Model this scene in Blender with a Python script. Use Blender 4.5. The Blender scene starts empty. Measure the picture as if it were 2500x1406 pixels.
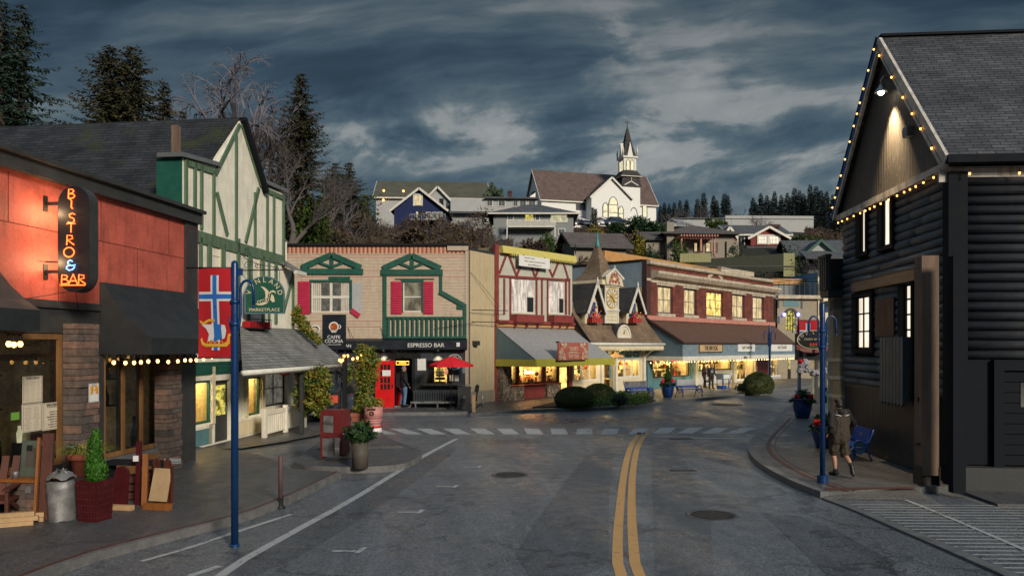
import bpy,math,random
from mathutils import Vector,Matrix
S=bpy.context.scene
COL=S.collection
R=math.radians
F,H,U0,V0=1850.0,3.0,1250.0,845.0
cam=bpy.data.cameras.new("camera");cam.sensor_width=36;cam.lens=36*F/2500
cam.shift_y=(V0-703)/2500;cam.clip_end=3000;cam.clip_start=.1
cob=bpy.data.objects.new("camera",cam);COL.objects.link(cob)
cob.location=(0,0,H);cob.rotation_euler=(R(90),0,0);S.camera=cob
S.view_settings.view_transform='Standard';S.view_settings.look='None'
S.view_settings.exposure=0.28;S.view_settings.gamma=1
S.render.engine='CYCLES'
S.cycles.use_denoising=True;S.cycles.denoising_prefilter='NONE';S.cycles.max_bounces=6;S.cycles.diffuse_bounces=3;S.cycles.glossy_bounces=3
S.cycles.transparent_max_bounces=8;S.cycles.sample_clamp_indirect=1.5;S.cycles.caustics_reflective=False;S.cycles.caustics_refractive=False
class NT:
 def __init__(s,tree):s.t=tree;s.n=tree.nodes;s.l=tree.links
 def new(s,typ,**kw):
  n=s.n.new(typ)
  for k,v in kw.items():
   if k.startswith('_'):setattr(n,k[1:],v)
  return n
 def set(s,sock,v):
  if v is None:return
  if hasattr(v,'is_output')or hasattr(v,'links'):s.l.new(v,sock)
  else:
   if isinstance(v,(tuple,list))and len(v)==3 and sock.type=='RGBA':v=(*v,1)
   sock.default_value=v
 def m(s,op,a,b=None,c=None,clamp=False):
  n=s.new('ShaderNodeMath',_operation=op);n.use_clamp=clamp
  for i,v in enumerate((a,b,c)):s.set(n.inputs[i],v)
  return n.outputs[0]
 def mix(s,f,a,b,blend='MIX'):
  n=s.new('ShaderNodeMix',_data_type='RGBA',_blend_type=blend)
  s.set(n.inputs[0],f);s.set(n.inputs[6],a);s.set(n.inputs[7],b);return n.outputs[2]
 def noise(s,vec,sc,det=4,rough=.55,dist=0,dim='3D'):
  n=s.new('ShaderNodeTexNoise',_noise_dimensions=dim);s.set(n.inputs['Vector'],vec)
  n.inputs['Scale'].default_value=sc;n.inputs['Detail'].default_value=det
  n.inputs['Roughness'].default_value=rough;n.inputs['Distortion'].default_value=dist
  return n.outputs[0]
 def vor(s,vec,sc,feat='F1',rnd=1,out=0):
  n=s.new('ShaderNodeTexVoronoi',_feature=feat);s.set(n.inputs['Vector'],vec);n.inputs['Scale'].default_value=sc
  n.inputs['Randomness'].default_value=rnd;return n.outputs[out]
 def map(s,v,a,b,c=0,d=1,smooth=False):
  n=s.new('ShaderNodeMapRange');n.interpolation_type='SMOOTHSTEP' if smooth else 'LINEAR'
  for i,x in enumerate((v,a,b,c,d)):s.set(n.inputs[i],x)
  return n.outputs[0]
 def sep(s,v):
  n=s.new('ShaderNodeSeparateXYZ');s.set(n.inputs[0],v);return n.outputs
 def comb(s,x,y,z=0):
  n=s.new('ShaderNodeCombineXYZ')
  for i,v in enumerate((x,y,z)):s.set(n.inputs[i],v)
  return n.outputs[0]
 def ramp(s,f,stops):
  n=s.new('ShaderNodeValToRGB');e=n.color_ramp.elements
  while len(e)<len(stops):e.new(.5)
  for i,(p,c)in enumerate(stops):e[i].position=p;e[i].color=(*c,1)
  s.set(n.inputs[0],f);return n.outputs[0]
 def scale(s,v,sc):
  n=s.new('ShaderNodeMapping');s.set(n.inputs[0],v);n.inputs['Scale'].default_value=sc;return n.outputs[0]
def hx(h,k=1.0):
 o=[]
 for i in(0,2,4):
  c=int(h[i:i+2],16)/255;o.append((c/12.92 if c<.04045 else((c+.055)/1.055)**2.4)*k)
 return tuple(o)
SUN_ELEV,SUN_AZ=22,32
w=bpy.data.worlds.new("World");S.world=w;w.use_nodes=True
nt=NT(w.node_tree);w.node_tree.nodes.clear()
d=nt.new('ShaderNodeTexCoord').outputs['Generated']
sx,sy,sz=nt.sep(d)
sky=nt.new('ShaderNodeTexSky',_sky_type='NISHITA');sky.sun_disc=False;sky.sun_elevation=R(SUN_ELEV);sky.sun_rotation=R(180-SUN_AZ)
den=nt.m('ADD',nt.m('MAXIMUM',sz,0.0),.20)
az=nt.m('DIVIDE',sx,nt.m('MAXIMUM',nt.m('ABSOLUTE',sy),.15));el=nt.m('DIVIDE',sz,nt.m('MAXIMUM',nt.m('ABSOLUTE',sy),.15))
back=nt.m('MULTIPLY',nt.m('LESS_THAN',sy,0),7.0)
q0=nt.comb(nt.m('ADD',az,back),nt.m('ADD',el,nt.m('MULTIPLY',az,-.10)),0)
wv=nt.new('ShaderNodeTexNoise');nt.set(wv.inputs['Vector'],nt.scale(q0,(1,2.2,1)));wv.inputs['Scale'].default_value=2.6;wv.inputs['Detail'].default_value=4
wr=nt.new('ShaderNodeVectorMath',_operation='MULTIPLY_ADD');nt.set(wr.inputs[0],wv.outputs[1]);wr.inputs[1].default_value=(.17,.075,0);nt.set(wr.inputs[2],q0)
q=wr.outputs[0]
streak=nt.noise(nt.scale(q,(1.1,7.0,1)),1.9,6,.55)
puff=nt.noise(nt.scale(q,(1.5,3.2,1)),2.7,8,.56,.25)
broad=nt.noise(nt.scale(q,(.6,2.0,1)),1.5,3,.5)
low_=nt.map(el,.10,.36,1,0,True)
body=nt.m('ADD',nt.m('MULTIPLY',broad,.40),nt.m('ADD',nt.m('MULTIPLY',streak,nt.m('SUBTRACT',.44,nt.m('MULTIPLY',low_,.22))),nt.m('MULTIPLY',puff,nt.m('ADD',.18,nt.m('MULTIPLY',low_,.24)))))
dx=nt.m('SUBTRACT',az,.26);dz=nt.m('SUBTRACT',el,.27)
gl=nt.m('POWER',2.718,nt.m('MULTIPLY',nt.m('ADD',nt.m('MULTIPLY',nt.m('MULTIPLY',dx,dx),8.0),nt.m('MULTIPLY',nt.m('MULTIPLY',dz,dz),60.0)),-1.0))
gl=nt.m('MULTIPLY',gl,nt.map(sy,0,.4,0,1))
def lobe(a,e,ka,ke):
 u_=nt.m('SUBTRACT',az,a);v_=nt.m('SUBTRACT',el,e)
 return nt.m('POWER',2.718,nt.m('MULTIPLY',nt.m('ADD',nt.m('MULTIPLY',nt.m('MULTIPLY',u_,u_),ka),nt.m('MULTIPLY',nt.m('MULTIPLY',v_,v_),ke)),-1.0))
brk=nt.m('ADD',nt.m('ADD',lobe(.03,.265,40,260),lobe(-.20,.27,45,420)),nt.m('ADD',lobe(.30,.27,16,150),lobe(.125,.405,420,500)))
brk=nt.m('MULTIPLY',brk,nt.map(sy,0,.4,0,1))
cum=nt.noise(nt.scale(q,(1.7,2.9,1)),3.0,9,.60,.18)
lum=nt.m('ADD',nt.map(body,.40,.64,.06,1,True),nt.m('ADD',nt.m('MULTIPLY',gl,.14),nt.m('MULTIPLY',brk,nt.map(cum,.38,.62,-.12,.46,True))))
cl=nt.ramp(lum,[(0,(.022,.040,.056)),(.28,(.038,.068,.092)),(.55,(.066,.102,.124)),(.78,(.110,.146,.158)),(1,(.225,.245,.24))])
hi=nt.m('MULTIPLY',nt.map(nt.m('ADD',nt.m('MULTIPLY',puff,.6),nt.m('MULTIPLY',streak,.4)),.53,.68,0,1,True),nt.m('ADD',nt.m('MULTIPLY',gl,.9),nt.m('MULTIPLY',low_,.30)))
hi=nt.m('ADD',hi,nt.m('MULTIPLY',brk,nt.map(cum,.50,.70,0,.80,True)))
cl=nt.mix(nt.m('MINIMUM',hi,1),cl,(.34,.35,.32))
tp=nt.map(el,.24,.46,1,.74,True);cl=nt.mix(1.0,cl,nt.comb(tp,tp,nt.m('ADD',nt.m('MULTIPLY',tp,.9),.1)),'MULTIPLY')
base=nt.mix(1.0,sky.outputs[0],(.012,.012,.012),'MULTIPLY')
col=nt.mix(.88,base,cl)
zen=nt.map(sz,.42,.8,1,4.2,True);col=nt.mix(1.0,col,nt.comb(zen,nt.m('MULTIPLY',zen,1.02),nt.m('MULTIPLY',zen,1.08)),'MULTIPLY')
low=nt.map(sz,-.02,.0,0,1)
col=nt.mix(low,(.02,.025,.03),col)
bg=nt.new('ShaderNodeBackground');nt.set(bg.inputs[0],nt.mix(1.0,col,(10,10,10),'MULTIPLY'));bg.inputs[1].default_value=.1
o=nt.new('ShaderNodeOutputWorld');nt.l.new(bg.outputs[0],o.inputs[0])
sl=bpy.data.lights.new("sun",'SUN');sl.energy=2.8;sl.angle=R(12);sl.color=(1,.89,.74)
so=bpy.data.objects.new("sun",sl);COL.objects.link(so)
tosun=Vector((math.sin(R(SUN_AZ))*math.cos(R(SUN_ELEV)),-math.cos(R(SUN_AZ))*math.cos(R(SUN_ELEV)),math.sin(R(SUN_ELEV))))
so.rotation_euler=tosun.to_track_quat('Z','Y').to_euler()
so.location=(30,-30,40)
def G(u,v,z=0.0):
 Y=F*(H-z)/(v-V0);return Vector(((u-U0)/F*Y,Y,z))
def P(u,v,Y):return Vector(((u-U0)/F*Y,Y,H+(V0-v)/F*Y))
class Fac:
 def __init__(s,o,ang):s.o=Vector((o[0],o[1]));s.a=ang;s.ex=Vector((math.cos(ang),math.sin(ang)));s.ey=Vector((-math.sin(ang),math.cos(ang)))
 def x(s,u,y=0.0):
  k=(u-U0)/F;q=s.o+s.ey*y;return(k*q.y-q.x)/(s.ex.x-k*s.ex.y)
 def xz(s,u,v,y=0.0):
  t=s.x(u,y);q=s.o+s.ey*y+s.ex*t;return t,H+(V0-v)/F*q.y
 def z(s,u,v,y=0.0):return s.xz(u,v,y)[1]
 def w(s,x,y=0,z=0):q=s.o+s.ex*x+s.ey*y;return Vector((q.x,q.y,z))
def tag(o,label=None,cat=None,group=None,kind=None):
 if label:o['label']=label
 if cat:o['category']=cat
 if group:o['group']=group
 if kind:o['kind']=kind
 return o
def thing(name,label,cat,loc=(0,0,0),rz=0.0,group=None):
 o=bpy.data.objects.new(name,None);COL.objects.link(o);o.location=loc;o.rotation_euler=(0,0,rz);o.empty_display_size=.2
 return tag(o,label,cat,group)
def copy_tree(o,parent=None):
 c=o.copy();COL.objects.link(c)
 if parent:c.parent=parent
 for ch in list(o.children):copy_tree(ch,c)
 return c
def dup(o,loc,rz=0,label=None,sc=1):
 c=copy_tree(o);c.location=loc;c.rotation_euler=(0,0,rz);c.scale=(sc,sc,sc)
 if label:c['label']=label
 return c
class MB:
 def __init__(s):s.v=[];s.f=[];s.m=[];s.sm=[]
 def add(s,vs,fs,m=0,smooth=False):
  b=len(s.v);s.v+=[tuple(v)for v in vs]
  for f in fs:s.f.append([b+i for i in f]);s.m.append(m);s.sm.append(smooth)
 def poly(s,pts,m=0):s.add(pts,[range(len(pts))],m)
 def box(s,x0,x1,y0,y1,z0,z1,m=0,T=None):
  vs=[Vector((x,y,z))for z in(z0,z1)for y in(y0,y1)for x in(x0,x1)]
  if T:vs=[T@v for v in vs]
  s.add(vs,[(0,2,3,1),(4,5,7,6),(0,1,5,4),(2,6,7,3),(0,4,6,2),(1,3,7,5)],m);return s
 def bar(s,a,b,w,h=None,m=0,up=(0,0,1)):
  a=Vector(a);b=Vector(b);h=h or w;d=(b-a).normalized();up=Vector(up)
  if abs(d.dot(up))>.98:up=Vector((0,1,0))
  sd=d.cross(up).normalized();up=sd.cross(d);vs=[]
  for q in(a,b):
   for i,j in((-1,-1),(1,-1),(1,1),(-1,1)):vs.append(q+sd*(w/2*i)+up*(h/2*j))
  s.add(vs,[(3,2,1,0),(4,5,6,7),(0,1,5,4),(1,2,6,5),(2,3,7,6),(3,0,4,7)],m);return s
 def tube(s,pts,r,n=6,m=0,smooth=True,cap=True):
  pts=[Vector(p)for p in pts];k=len(pts);vs=[];ref=None
  for i,p in enumerate(pts):
   d=(pts[min(i+1,k-1)]-pts[max(i-1,0)])
   d=d.normalized()if d.length>1e-9 else Vector((0,0,1))
   if ref is None:ref=Vector((1,0,0))if abs(d.x)<.8 else Vector((0,1,0))
   sd=d.cross(ref).normalized();ref=sd.cross(d).normalized()
   rr=r[i]if isinstance(r,(list,tuple))else r
   for j in range(n):
    a=2*math.pi*j/n;vs.append(p+(ref*math.cos(a)+sd*math.sin(a))*rr)
  fs=[(i*n+j,i*n+(j+1)%n,(i+1)*n+(j+1)%n,(i+1)*n+j)for i in range(k-1)for j in range(n)]
  if cap:fs+=[tuple(range(n-1,-1,-1)),tuple(range((k-1)*n,k*n))]
  s.add(vs,fs,m,smooth);return s
 def lathe(s,prof,n=16,c=(0,0,0),m=0,smooth=True,sx=1,sy=1):
  vs=[(c[0]+r*math.cos(2*math.pi*j/n)*sx,c[1]+r*math.sin(2*math.pi*j/n)*sy,c[2]+z)for r,z in prof for j in range(n)]
  fs=[(i*n+j,i*n+(j+1)%n,(i+1)*n+(j+1)%n,(i+1)*n+j)for i in range(len(prof)-1)for j in range(n)]
  fs+=[tuple(range(n-1,-1,-1)),tuple(range((len(prof)-1)*n,len(prof)*n))]
  s.add(vs,fs,m,smooth);return s
 def ball(s,c,r,n=8,m=0,sz=1):
  k=max(3,n//2);s.lathe([(max(1e-4,r*math.sin(math.pi*i/k)),-r*sz*math.cos(math.pi*i/k))for i in range(k+1)],n,c,m);return s
 def prism(s,poly,a,b,plane='xz',m=0):
  def q(p,t):return(p[0],t,p[1])if plane=='xz' else((t,p[0],p[1])if plane=='yz' else(p[0],p[1],t))
  n=len(poly);vs=[q(p,a)for p in poly]+[q(p,b)for p in poly]
  s.add(vs,[tuple(range(n)),tuple(range(2*n-1,n-1,-1))]+[(i,n+i,n+(i+1)%n,(i+1)%n)for i in range(n)],m);return s
 def flat(s,poly,y,m=0):
  s.add([(p[0],y,p[1])for p in poly],[range(len(poly))],m);return s
 def ring(s,c,r0,r1,y0,y1,a0=0,a1=360,n=24,m=0,sx=1):
  A=[R(a0+(a1-a0)*i/n)for i in range(n+1)]
  for i in range(n):
   q=[(c[0]+r*math.cos(a)*sx,c[1]+r*math.sin(a))for a,r in((A[i],r0),(A[i],r1),(A[i+1],r1),(A[i+1],r0))]
   s.prism(q,y0,y1,'xz',m)
  return s
 def mb(s,o,T=None,m=0):
  b=len(s.v);s.v+=[tuple(T@Vector(v))if T else v for v in o.v]
  s.f+=[[b+i for i in f]for f in o.f];s.m+=[x+m for x in o.m];s.sm+=o.sm;return s
 def text(s,t,x,z,size,y=0,m=0,align='CENTER',depth=.01,sx=1,rot=0,shear=0):
  vs,fs=text_data(t,align,shear);c,n=math.cos(rot),math.sin(rot)
  out=[]
  for a,b,e in vs:
   a,b=a*size*sx,b*size;out.append((x+a*c-b*n,y-e*depth,z+a*n+b*c))
  s.add(out,fs,m);return s
 def arc(s,t,cx,cz,r,size,a0,a1,y=0,m=0,depth=.01,ry=None):
  for i,ch in enumerate(t):
   a=R(a0+(a1-a0)*i/(len(t)-1));ry_=ry or r
   if ch!=' ':s.text(ch,cx+r*math.cos(a),cz+ry_*math.sin(a),size,y,m,rot=a-math.pi/2,depth=depth)
  return s
 def build(s,name,mats,parent=None,loc=None,rz=None):
  me=bpy.data.meshes.new(name);me.from_pydata(s.v,[],s.f)
  mats=mats if isinstance(mats,(list,tuple))else[mats]
  for q in mats:me.materials.append(q)
  if any(s.m):me.polygons.foreach_set('material_index',s.m)
  if any(s.sm):me.polygons.foreach_set('use_smooth',s.sm)
  me.update();o=bpy.data.objects.new(name,me);COL.objects.link(o)
  if parent:o.parent=parent
  if loc:o.location=loc
  if rz is not None:o.rotation_euler=(0,0,rz)
  return o
_tx={}
def text_data(t,align,shear):
 k=(t,align,shear)
 if k not in _tx:
  cu=bpy.data.curves.new('lettering','FONT');cu.body=t;cu.align_x=align;cu.extrude=.5;cu.resolution_u=3;cu.shear=shear
  ob=bpy.data.objects.new('lettering',cu);COL.objects.link(ob)
  me=bpy.data.meshes.new_from_object(ob.evaluated_get(bpy.context.evaluated_depsgraph_get()))
  vs=[tuple(v.co)for v in me.vertices];fs=[list(q.vertices)for q in me.polygons]
  h=.5;vs=[(a,b,e+h)for a,b,e in vs]
  bpy.data.objects.remove(ob);bpy.data.meshes.remove(me);bpy.data.curves.remove(cu);_tx[k]=(vs,fs)
 return _tx[k]
def structure(name,mb,m):return tag(mb.build(name,m),kind='structure')
def base_mat(name):
 m=bpy.data.materials.new(name);m.use_nodes=True;t=NT(m.node_tree);b=m.node_tree.nodes['Principled BSDF'];return m,t,b
def oc(t):return t.new('ShaderNodeTexCoord').outputs['Object']
def bump(t,b,h,s=.3,d=.02):
 n=t.new('ShaderNodeBump');n.inputs['Strength'].default_value=s;n.inputs['Distance'].default_value=d
 t.set(n.inputs['Height'],h);t.l.new(n.outputs[0],b.inputs['Normal'])
def mat(name,col,rough=.6,var=.25,sc=3.0,bmp=.15,metal=0,spec=.4,stretch=(1,1,1),dirt=0):
 m,t,b=base_mat(name);v=t.scale(oc(t),stretch);n=t.noise(v,sc,6,.6);f=t.noise(v,sc*9,3)
 k=t.map(t.m('ADD',t.m('MULTIPLY',n,.7),t.m('MULTIPLY',f,.3)),.3,.7,1-var,1+var)
 c=t.mix(1,col,t.comb(k,k,k),'MULTIPLY')
 if dirt:c=t.mix(t.map(t.noise(t.scale(oc(t),(3,3,.45)),2.2,5),.52,.72,0,dirt),c,(.05,.045,.035))
 t.set(b.inputs['Base Color'],c);t.set(b.inputs['Roughness'],t.map(n,.3,.7,max(.05,rough-.1),min(1,rough+.1)))
 b.inputs['Metallic'].default_value=metal;b.inputs['Specular IOR Level'].default_value=spec
 if bmp:bump(t,b,f,bmp,.01)
 return m
def lines(name,col,pitch,axis='z',rough=.6,gap=.1,var=.2,deep=.012,wave=False,groove=.45,dirt=0,col2=None,alt=0):
 m,t,b=base_mat(name);v=oc(t);X,Y,Z=t.sep(v)
 a={'x':X,'y':Y,'z':Z,'xy':t.m('ADD',X,Y)}[axis];q=t.m('DIVIDE',a,pitch);fr=t.m('FRACT',q);fl=t.m('FLOOR',q)
 if wave:h=t.m('ABSOLUTE',t.m('SINE',t.m('MULTIPLY',fr,math.pi)));dk=t.map(h,.0,.45,1-groove,1)
 else:h=t.map(fr,0,gap,0,1);dk=t.map(fr,0,gap,1-groove,1)
 wn=t.new('ShaderNodeTexWhiteNoise',_noise_dimensions='1D');t.set(wn.inputs['W'],fl)
 n=t.noise(t.scale(v,(1.5,1.5,4)if axis=='z' else(4,4,.8)),2.2,6,.62)
 k=t.m('MULTIPLY',t.m('MULTIPLY',dk,t.map(n,.3,.7,1-var,1+var)),t.map(wn.outputs[0],0,1,1-alt,1+alt))
 c=t.mix(1,col,t.comb(k,k,k),'MULTIPLY')
 if dirt:c=t.mix(t.map(t.noise(t.scale(v,(3,3,.4)),2,5),.5,.72,0,dirt),c,(.06,.05,.04))
 t.set(b.inputs['Base Color'],c);b.inputs['Roughness'].default_value=rough;b.inputs['Specular IOR Level'].default_value=.3
 bump(t,b,t.m('ADD',h,t.m('MULTIPLY',n,.15)),.9,deep);return m
def bricks(name,c1,c2,mort,bw,bh,ms=.012,axis='xz',rough=.75,var=.35,deep=.01,offset=.5,zk=1.0,sq=1,moss=None):
 m,t,b=base_mat(name);v=oc(t);X,Y,Z=t.sep(v)
 a={'xz':(t.m('ADD',X,Y),Z),'yz':(Y,Z),'xy':(X,Y)}[axis]
 w=t.noise(v,3,2);vec=t.comb(t.m('ADD',a[0],t.m('MULTIPLY',w,.015)),t.m('ADD',t.m('MULTIPLY',a[1],zk),t.m('MULTIPLY',w,.012)))
 n=t.new('ShaderNodeTexBrick');t.set(n.inputs['Vector'],vec);n.offset=offset;n.squash=sq
 t.set(n.inputs['Color1'],c1);t.set(n.inputs['Color2'],c2);t.set(n.inputs['Mortar'],mort)
 n.inputs['Scale'].default_value=1;n.inputs['Mortar Size'].default_value=ms;n.inputs['Brick Width'].default_value=bw;n.inputs['Row Height'].default_value=bh
 n.inputs['Bias'].default_value=0;n.inputs['Mortar Smooth'].default_value=.3
 k=t.map(t.noise(v,1.1,6,.65),.3,.7,1-var,1+var);k2=t.map(t.noise(v,26,2),.3,.7,.85,1.15);k=t.m('MULTIPLY',k,k2)
 c=t.mix(1,n.outputs[0],t.comb(k,k,k),'MULTIPLY')
 if moss:c=t.mix(t.map(t.noise(v,.9,7,.7),.56,.70,0,.8),c,moss)
 t.set(b.inputs['Base Color'],c);b.inputs['Roughness'].default_value=rough;b.inputs['Specular IOR Level'].default_value=.3
 fr=t.m('FRACT',t.m('DIVIDE',t.m('MULTIPLY',a[1],zk),bh))
 bump(t,b,t.m('SUBTRACT',t.m('SUBTRACT',t.m('MULTIPLY',t.noise(v,14,3),.4),n.outputs[1]),t.m('MULTIPLY',fr,.6 if moss is not None or zk!=1 else 0)),.9,deep);return m
def stones(name,cols,sc,mort,rough=.8,flat=(1,1,1),deep=.03):
 m,t,b=base_mat(name);v=t.scale(oc(t),flat);w=t.new('ShaderNodeTexNoise');t.set(w.inputs['Vector'],v);w.inputs['Scale'].default_value=2
 e=t.vor(v,sc,'DISTANCE_TO_EDGE');cc=t.vor(v,sc,'F1',1,1);g=t.sep(cc)[0]
 c=t.ramp(g,[(i/(len(cols)-1),q)for i,q in enumerate(cols)])
 k=t.map(t.noise(v,8,5),.3,.7,.7,1.3);c=t.mix(1,c,t.comb(k,k,k),'MULTIPLY')
 c=t.mix(t.map(e,.02,.09,1,0),c,mort);t.set(b.inputs['Base Color'],c);b.inputs['Roughness'].default_value=rough
 bump(t,b,t.map(e,0,.25,0,1,True),.9,deep);return m
def blockmat(name,cols):
 m,t,b=base_mat(name);v=oc(t);g=t.new('ShaderNodeNewGeometry').outputs['Random Per Island'];c=t.ramp(g,[(i/(len(cols)-1),q)for i,q in enumerate(cols)]);n=t.noise(v,7,6,.65);k=t.map(n,.3,.7,.6,1.4)
 t.set(b.inputs['Base Color'],t.mix(1,c,t.comb(k,k,k),'MULTIPLY'));b.inputs['Roughness'].default_value=.85;bump(t,b,n,.8,.02);return m
def emit(name,col,st):
 m,t,b=base_mat(name);b.inputs['Base Color'].default_value=(*col,1);b.inputs['Emission Color'].default_value=(*col,1);b.inputs['Emission Strength'].default_value=st
 if 'bulb' in name or 'fairy' in name or 'neon' in name:m.cycles.emission_sampling='NONE'
 return m
def glow(name,c_lo,c_hi,st,sc=2.0,vert=.6,gloss=.08,dim=.25):
 m,t,b=base_mat(name);v=oc(t);X,Y,Z=t.sep(v);q=t.comb(t.m('ADD',X,Y),t.m('MULTIPLY',Z,vert),t.m('MULTIPLY',Y,.3))
 n=t.noise(q,sc,4,.6,.4);n2=t.vor(q,sc*3.2,'F1',1,1);g=t.sep(n2)[0]
 k=t.m('MULTIPLY',t.map(n,.36,.62,dim,1,True),t.map(g,0,.5,.55,1))
 c=t.mix(k,c_lo,c_hi);t.set(b.inputs['Emission Color'],c);b.inputs['Emission Strength'].default_value=st
 b.inputs['Base Color'].default_value=(.01,.01,.01,1);b.inputs['Roughness'].default_value=gloss;return m
def pane_mat(name,tint=(1,1,1),ref=1.0):
 m=bpy.data.materials.new(name);m.use_nodes=True;t=NT(m.node_tree);t.n.clear()
 tr=t.new('ShaderNodeBsdfTransparent');tr.inputs[0].default_value=(*tint,1)
 gl=t.new('ShaderNodeBsdfGlossy');gl.inputs['Roughness'].default_value=.03
 lw=t.new('ShaderNodeLayerWeight');lw.inputs[0].default_value=.25
 mx=t.new('ShaderNodeMixShader');t.set(mx.inputs[0],t.m('MULTIPLY',t.m('ADD',lw.outputs[0],.05),ref,clamp=True));t.l.new(tr.outputs[0],mx.inputs[1]);t.l.new(gl.outputs[0],mx.inputs[2])
 o=t.new('ShaderNodeOutputMaterial');t.l.new(mx.outputs[0],o.inputs[0]);return m
def leafm(name,cols,rough=.55,sc=1.2):
 m,t,b=base_mat(name);v=oc(t);g=t.new('ShaderNodeNewGeometry').outputs['Random Per Island']
 k=t.m('ADD',t.m('MULTIPLY',t.noise(v,sc,4),.6),t.m('MULTIPLY',g,.4))
 c=t.ramp(k,[(.25+.5*i/max(1,len(cols)-1),q)for i,q in enumerate(cols)])
 t.set(b.inputs['Base Color'],c);b.inputs['Roughness'].default_value=rough;b.inputs['Specular IOR Level'].default_value=.25;return m
def asphalt(name,c,wet=.5,crack=1.0,rot=0.0,fine=1.0,bright=1.0):
 m,t,b=base_mat(name);v=oc(t)
 mp=t.new('ShaderNodeMapping');t.set(mp.inputs[0],v);mp.inputs['Rotation'].default_value=(0,0,rot);r=mp.outputs[0]
 big=t.noise(t.scale(r,(1,.25,1)),.55,5,.6);mid=t.noise(v,2.6,5,.65);gr=t.noise(v,36,4,.85)
 sp=t.sep(t.vor(v,42,'F1',1,1))[0];sp2=t.sep(t.vor(v,95,'F1',1,1))[1]
 ptc=t.map(t.noise(t.scale(r,(1,.18,1)),.9,6,.7,.8),.46,.57,.80,1.0)
 k=t.m('MULTIPLY',t.m('MULTIPLY',ptc,t.map(big,.3,.7,.88,1.16)),t.m('MULTIPLY',t.map(mid,.3,.7,.93,1.07),t.m('MULTIPLY',t.map(gr,.3,.7,1-.6*fine,1+.7*fine),t.m('MULTIPLY',t.map(sp,0,1,1-.38*fine,1+.45*fine),t.map(sp2,0,1,1-.3*fine,1+.35*fine)))))
 col=t.mix(1,c,t.comb(k,k,k),'MULTIPLY')
 if crack:
  w=t.noise(v,1.3,5,.7);ww=t.comb(t.m('MULTIPLY',w,1.6),t.m('MULTIPLY',t.noise(v,1.7,5),1.6),0)
  va=t.new('ShaderNodeVectorMath',_operation='ADD');t.set(va.inputs[0],v);t.set(va.inputs[1],ww)
  e1=t.vor(va.outputs[0],.32,'DISTANCE_TO_EDGE');e2=t.vor(va.outputs[0],1.5,'DISTANCE_TO_EDGE')
  msk=t.map(t.noise(v,.28,3),.44,.52,0,1);msk2=t.map(t.noise(v,.45,3),.53,.60,0,1)
  cr=t.m('MAXIMUM',t.m('MULTIPLY',t.map(e1,.005,.018,1,0),t.m('MULTIPLY',msk,.8)),t.m('MULTIPLY',t.map(e2,.012,.045,1,0),t.m('MULTIPLY',msk2,.9)))
  col=t.mix(t.m('MULTIPLY',cr,crack),col,(.010,.010,.011))
 t.set(b.inputs['Base Color'],col)
 pud=t.map(t.m('ADD',t.m('MULTIPLY',big,.55),t.m('MULTIPLY',mid,.45)),.40,.62,0,1,True)
 t.set(b.inputs['Roughness'],t.m('ADD',t.map(pud,0,1,.62-.1*wet,.62-.46*wet),t.map(gr,.3,.7,-.08,.08)));b.inputs['Specular IOR Level'].default_value=.5
 bump(t,b,t.m('ADD',gr,t.m('MULTIPLY',sp,.6)),.35,.006);return m
def paint(name,c,wear=.45,under=(.045,.047,.05)):
 m,t,b=base_mat(name);v=oc(t);n=t.noise(v,3.2,8,.75);g=t.noise(v,30,3)
 k=t.map(t.m('ADD',t.m('MULTIPLY',n,.75),t.m('MULTIPLY',g,.25)),wear,wear+.12,0,1)
 t.set(b.inputs['Base Color'],t.mix(k,t.mix(1,c,t.comb(*[t.map(n,.3,.7,.8,1.1)]*3),'MULTIPLY'),under));b.inputs['Roughness'].default_value=.5
 bump(t,b,g,.3,.004);return m
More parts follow.
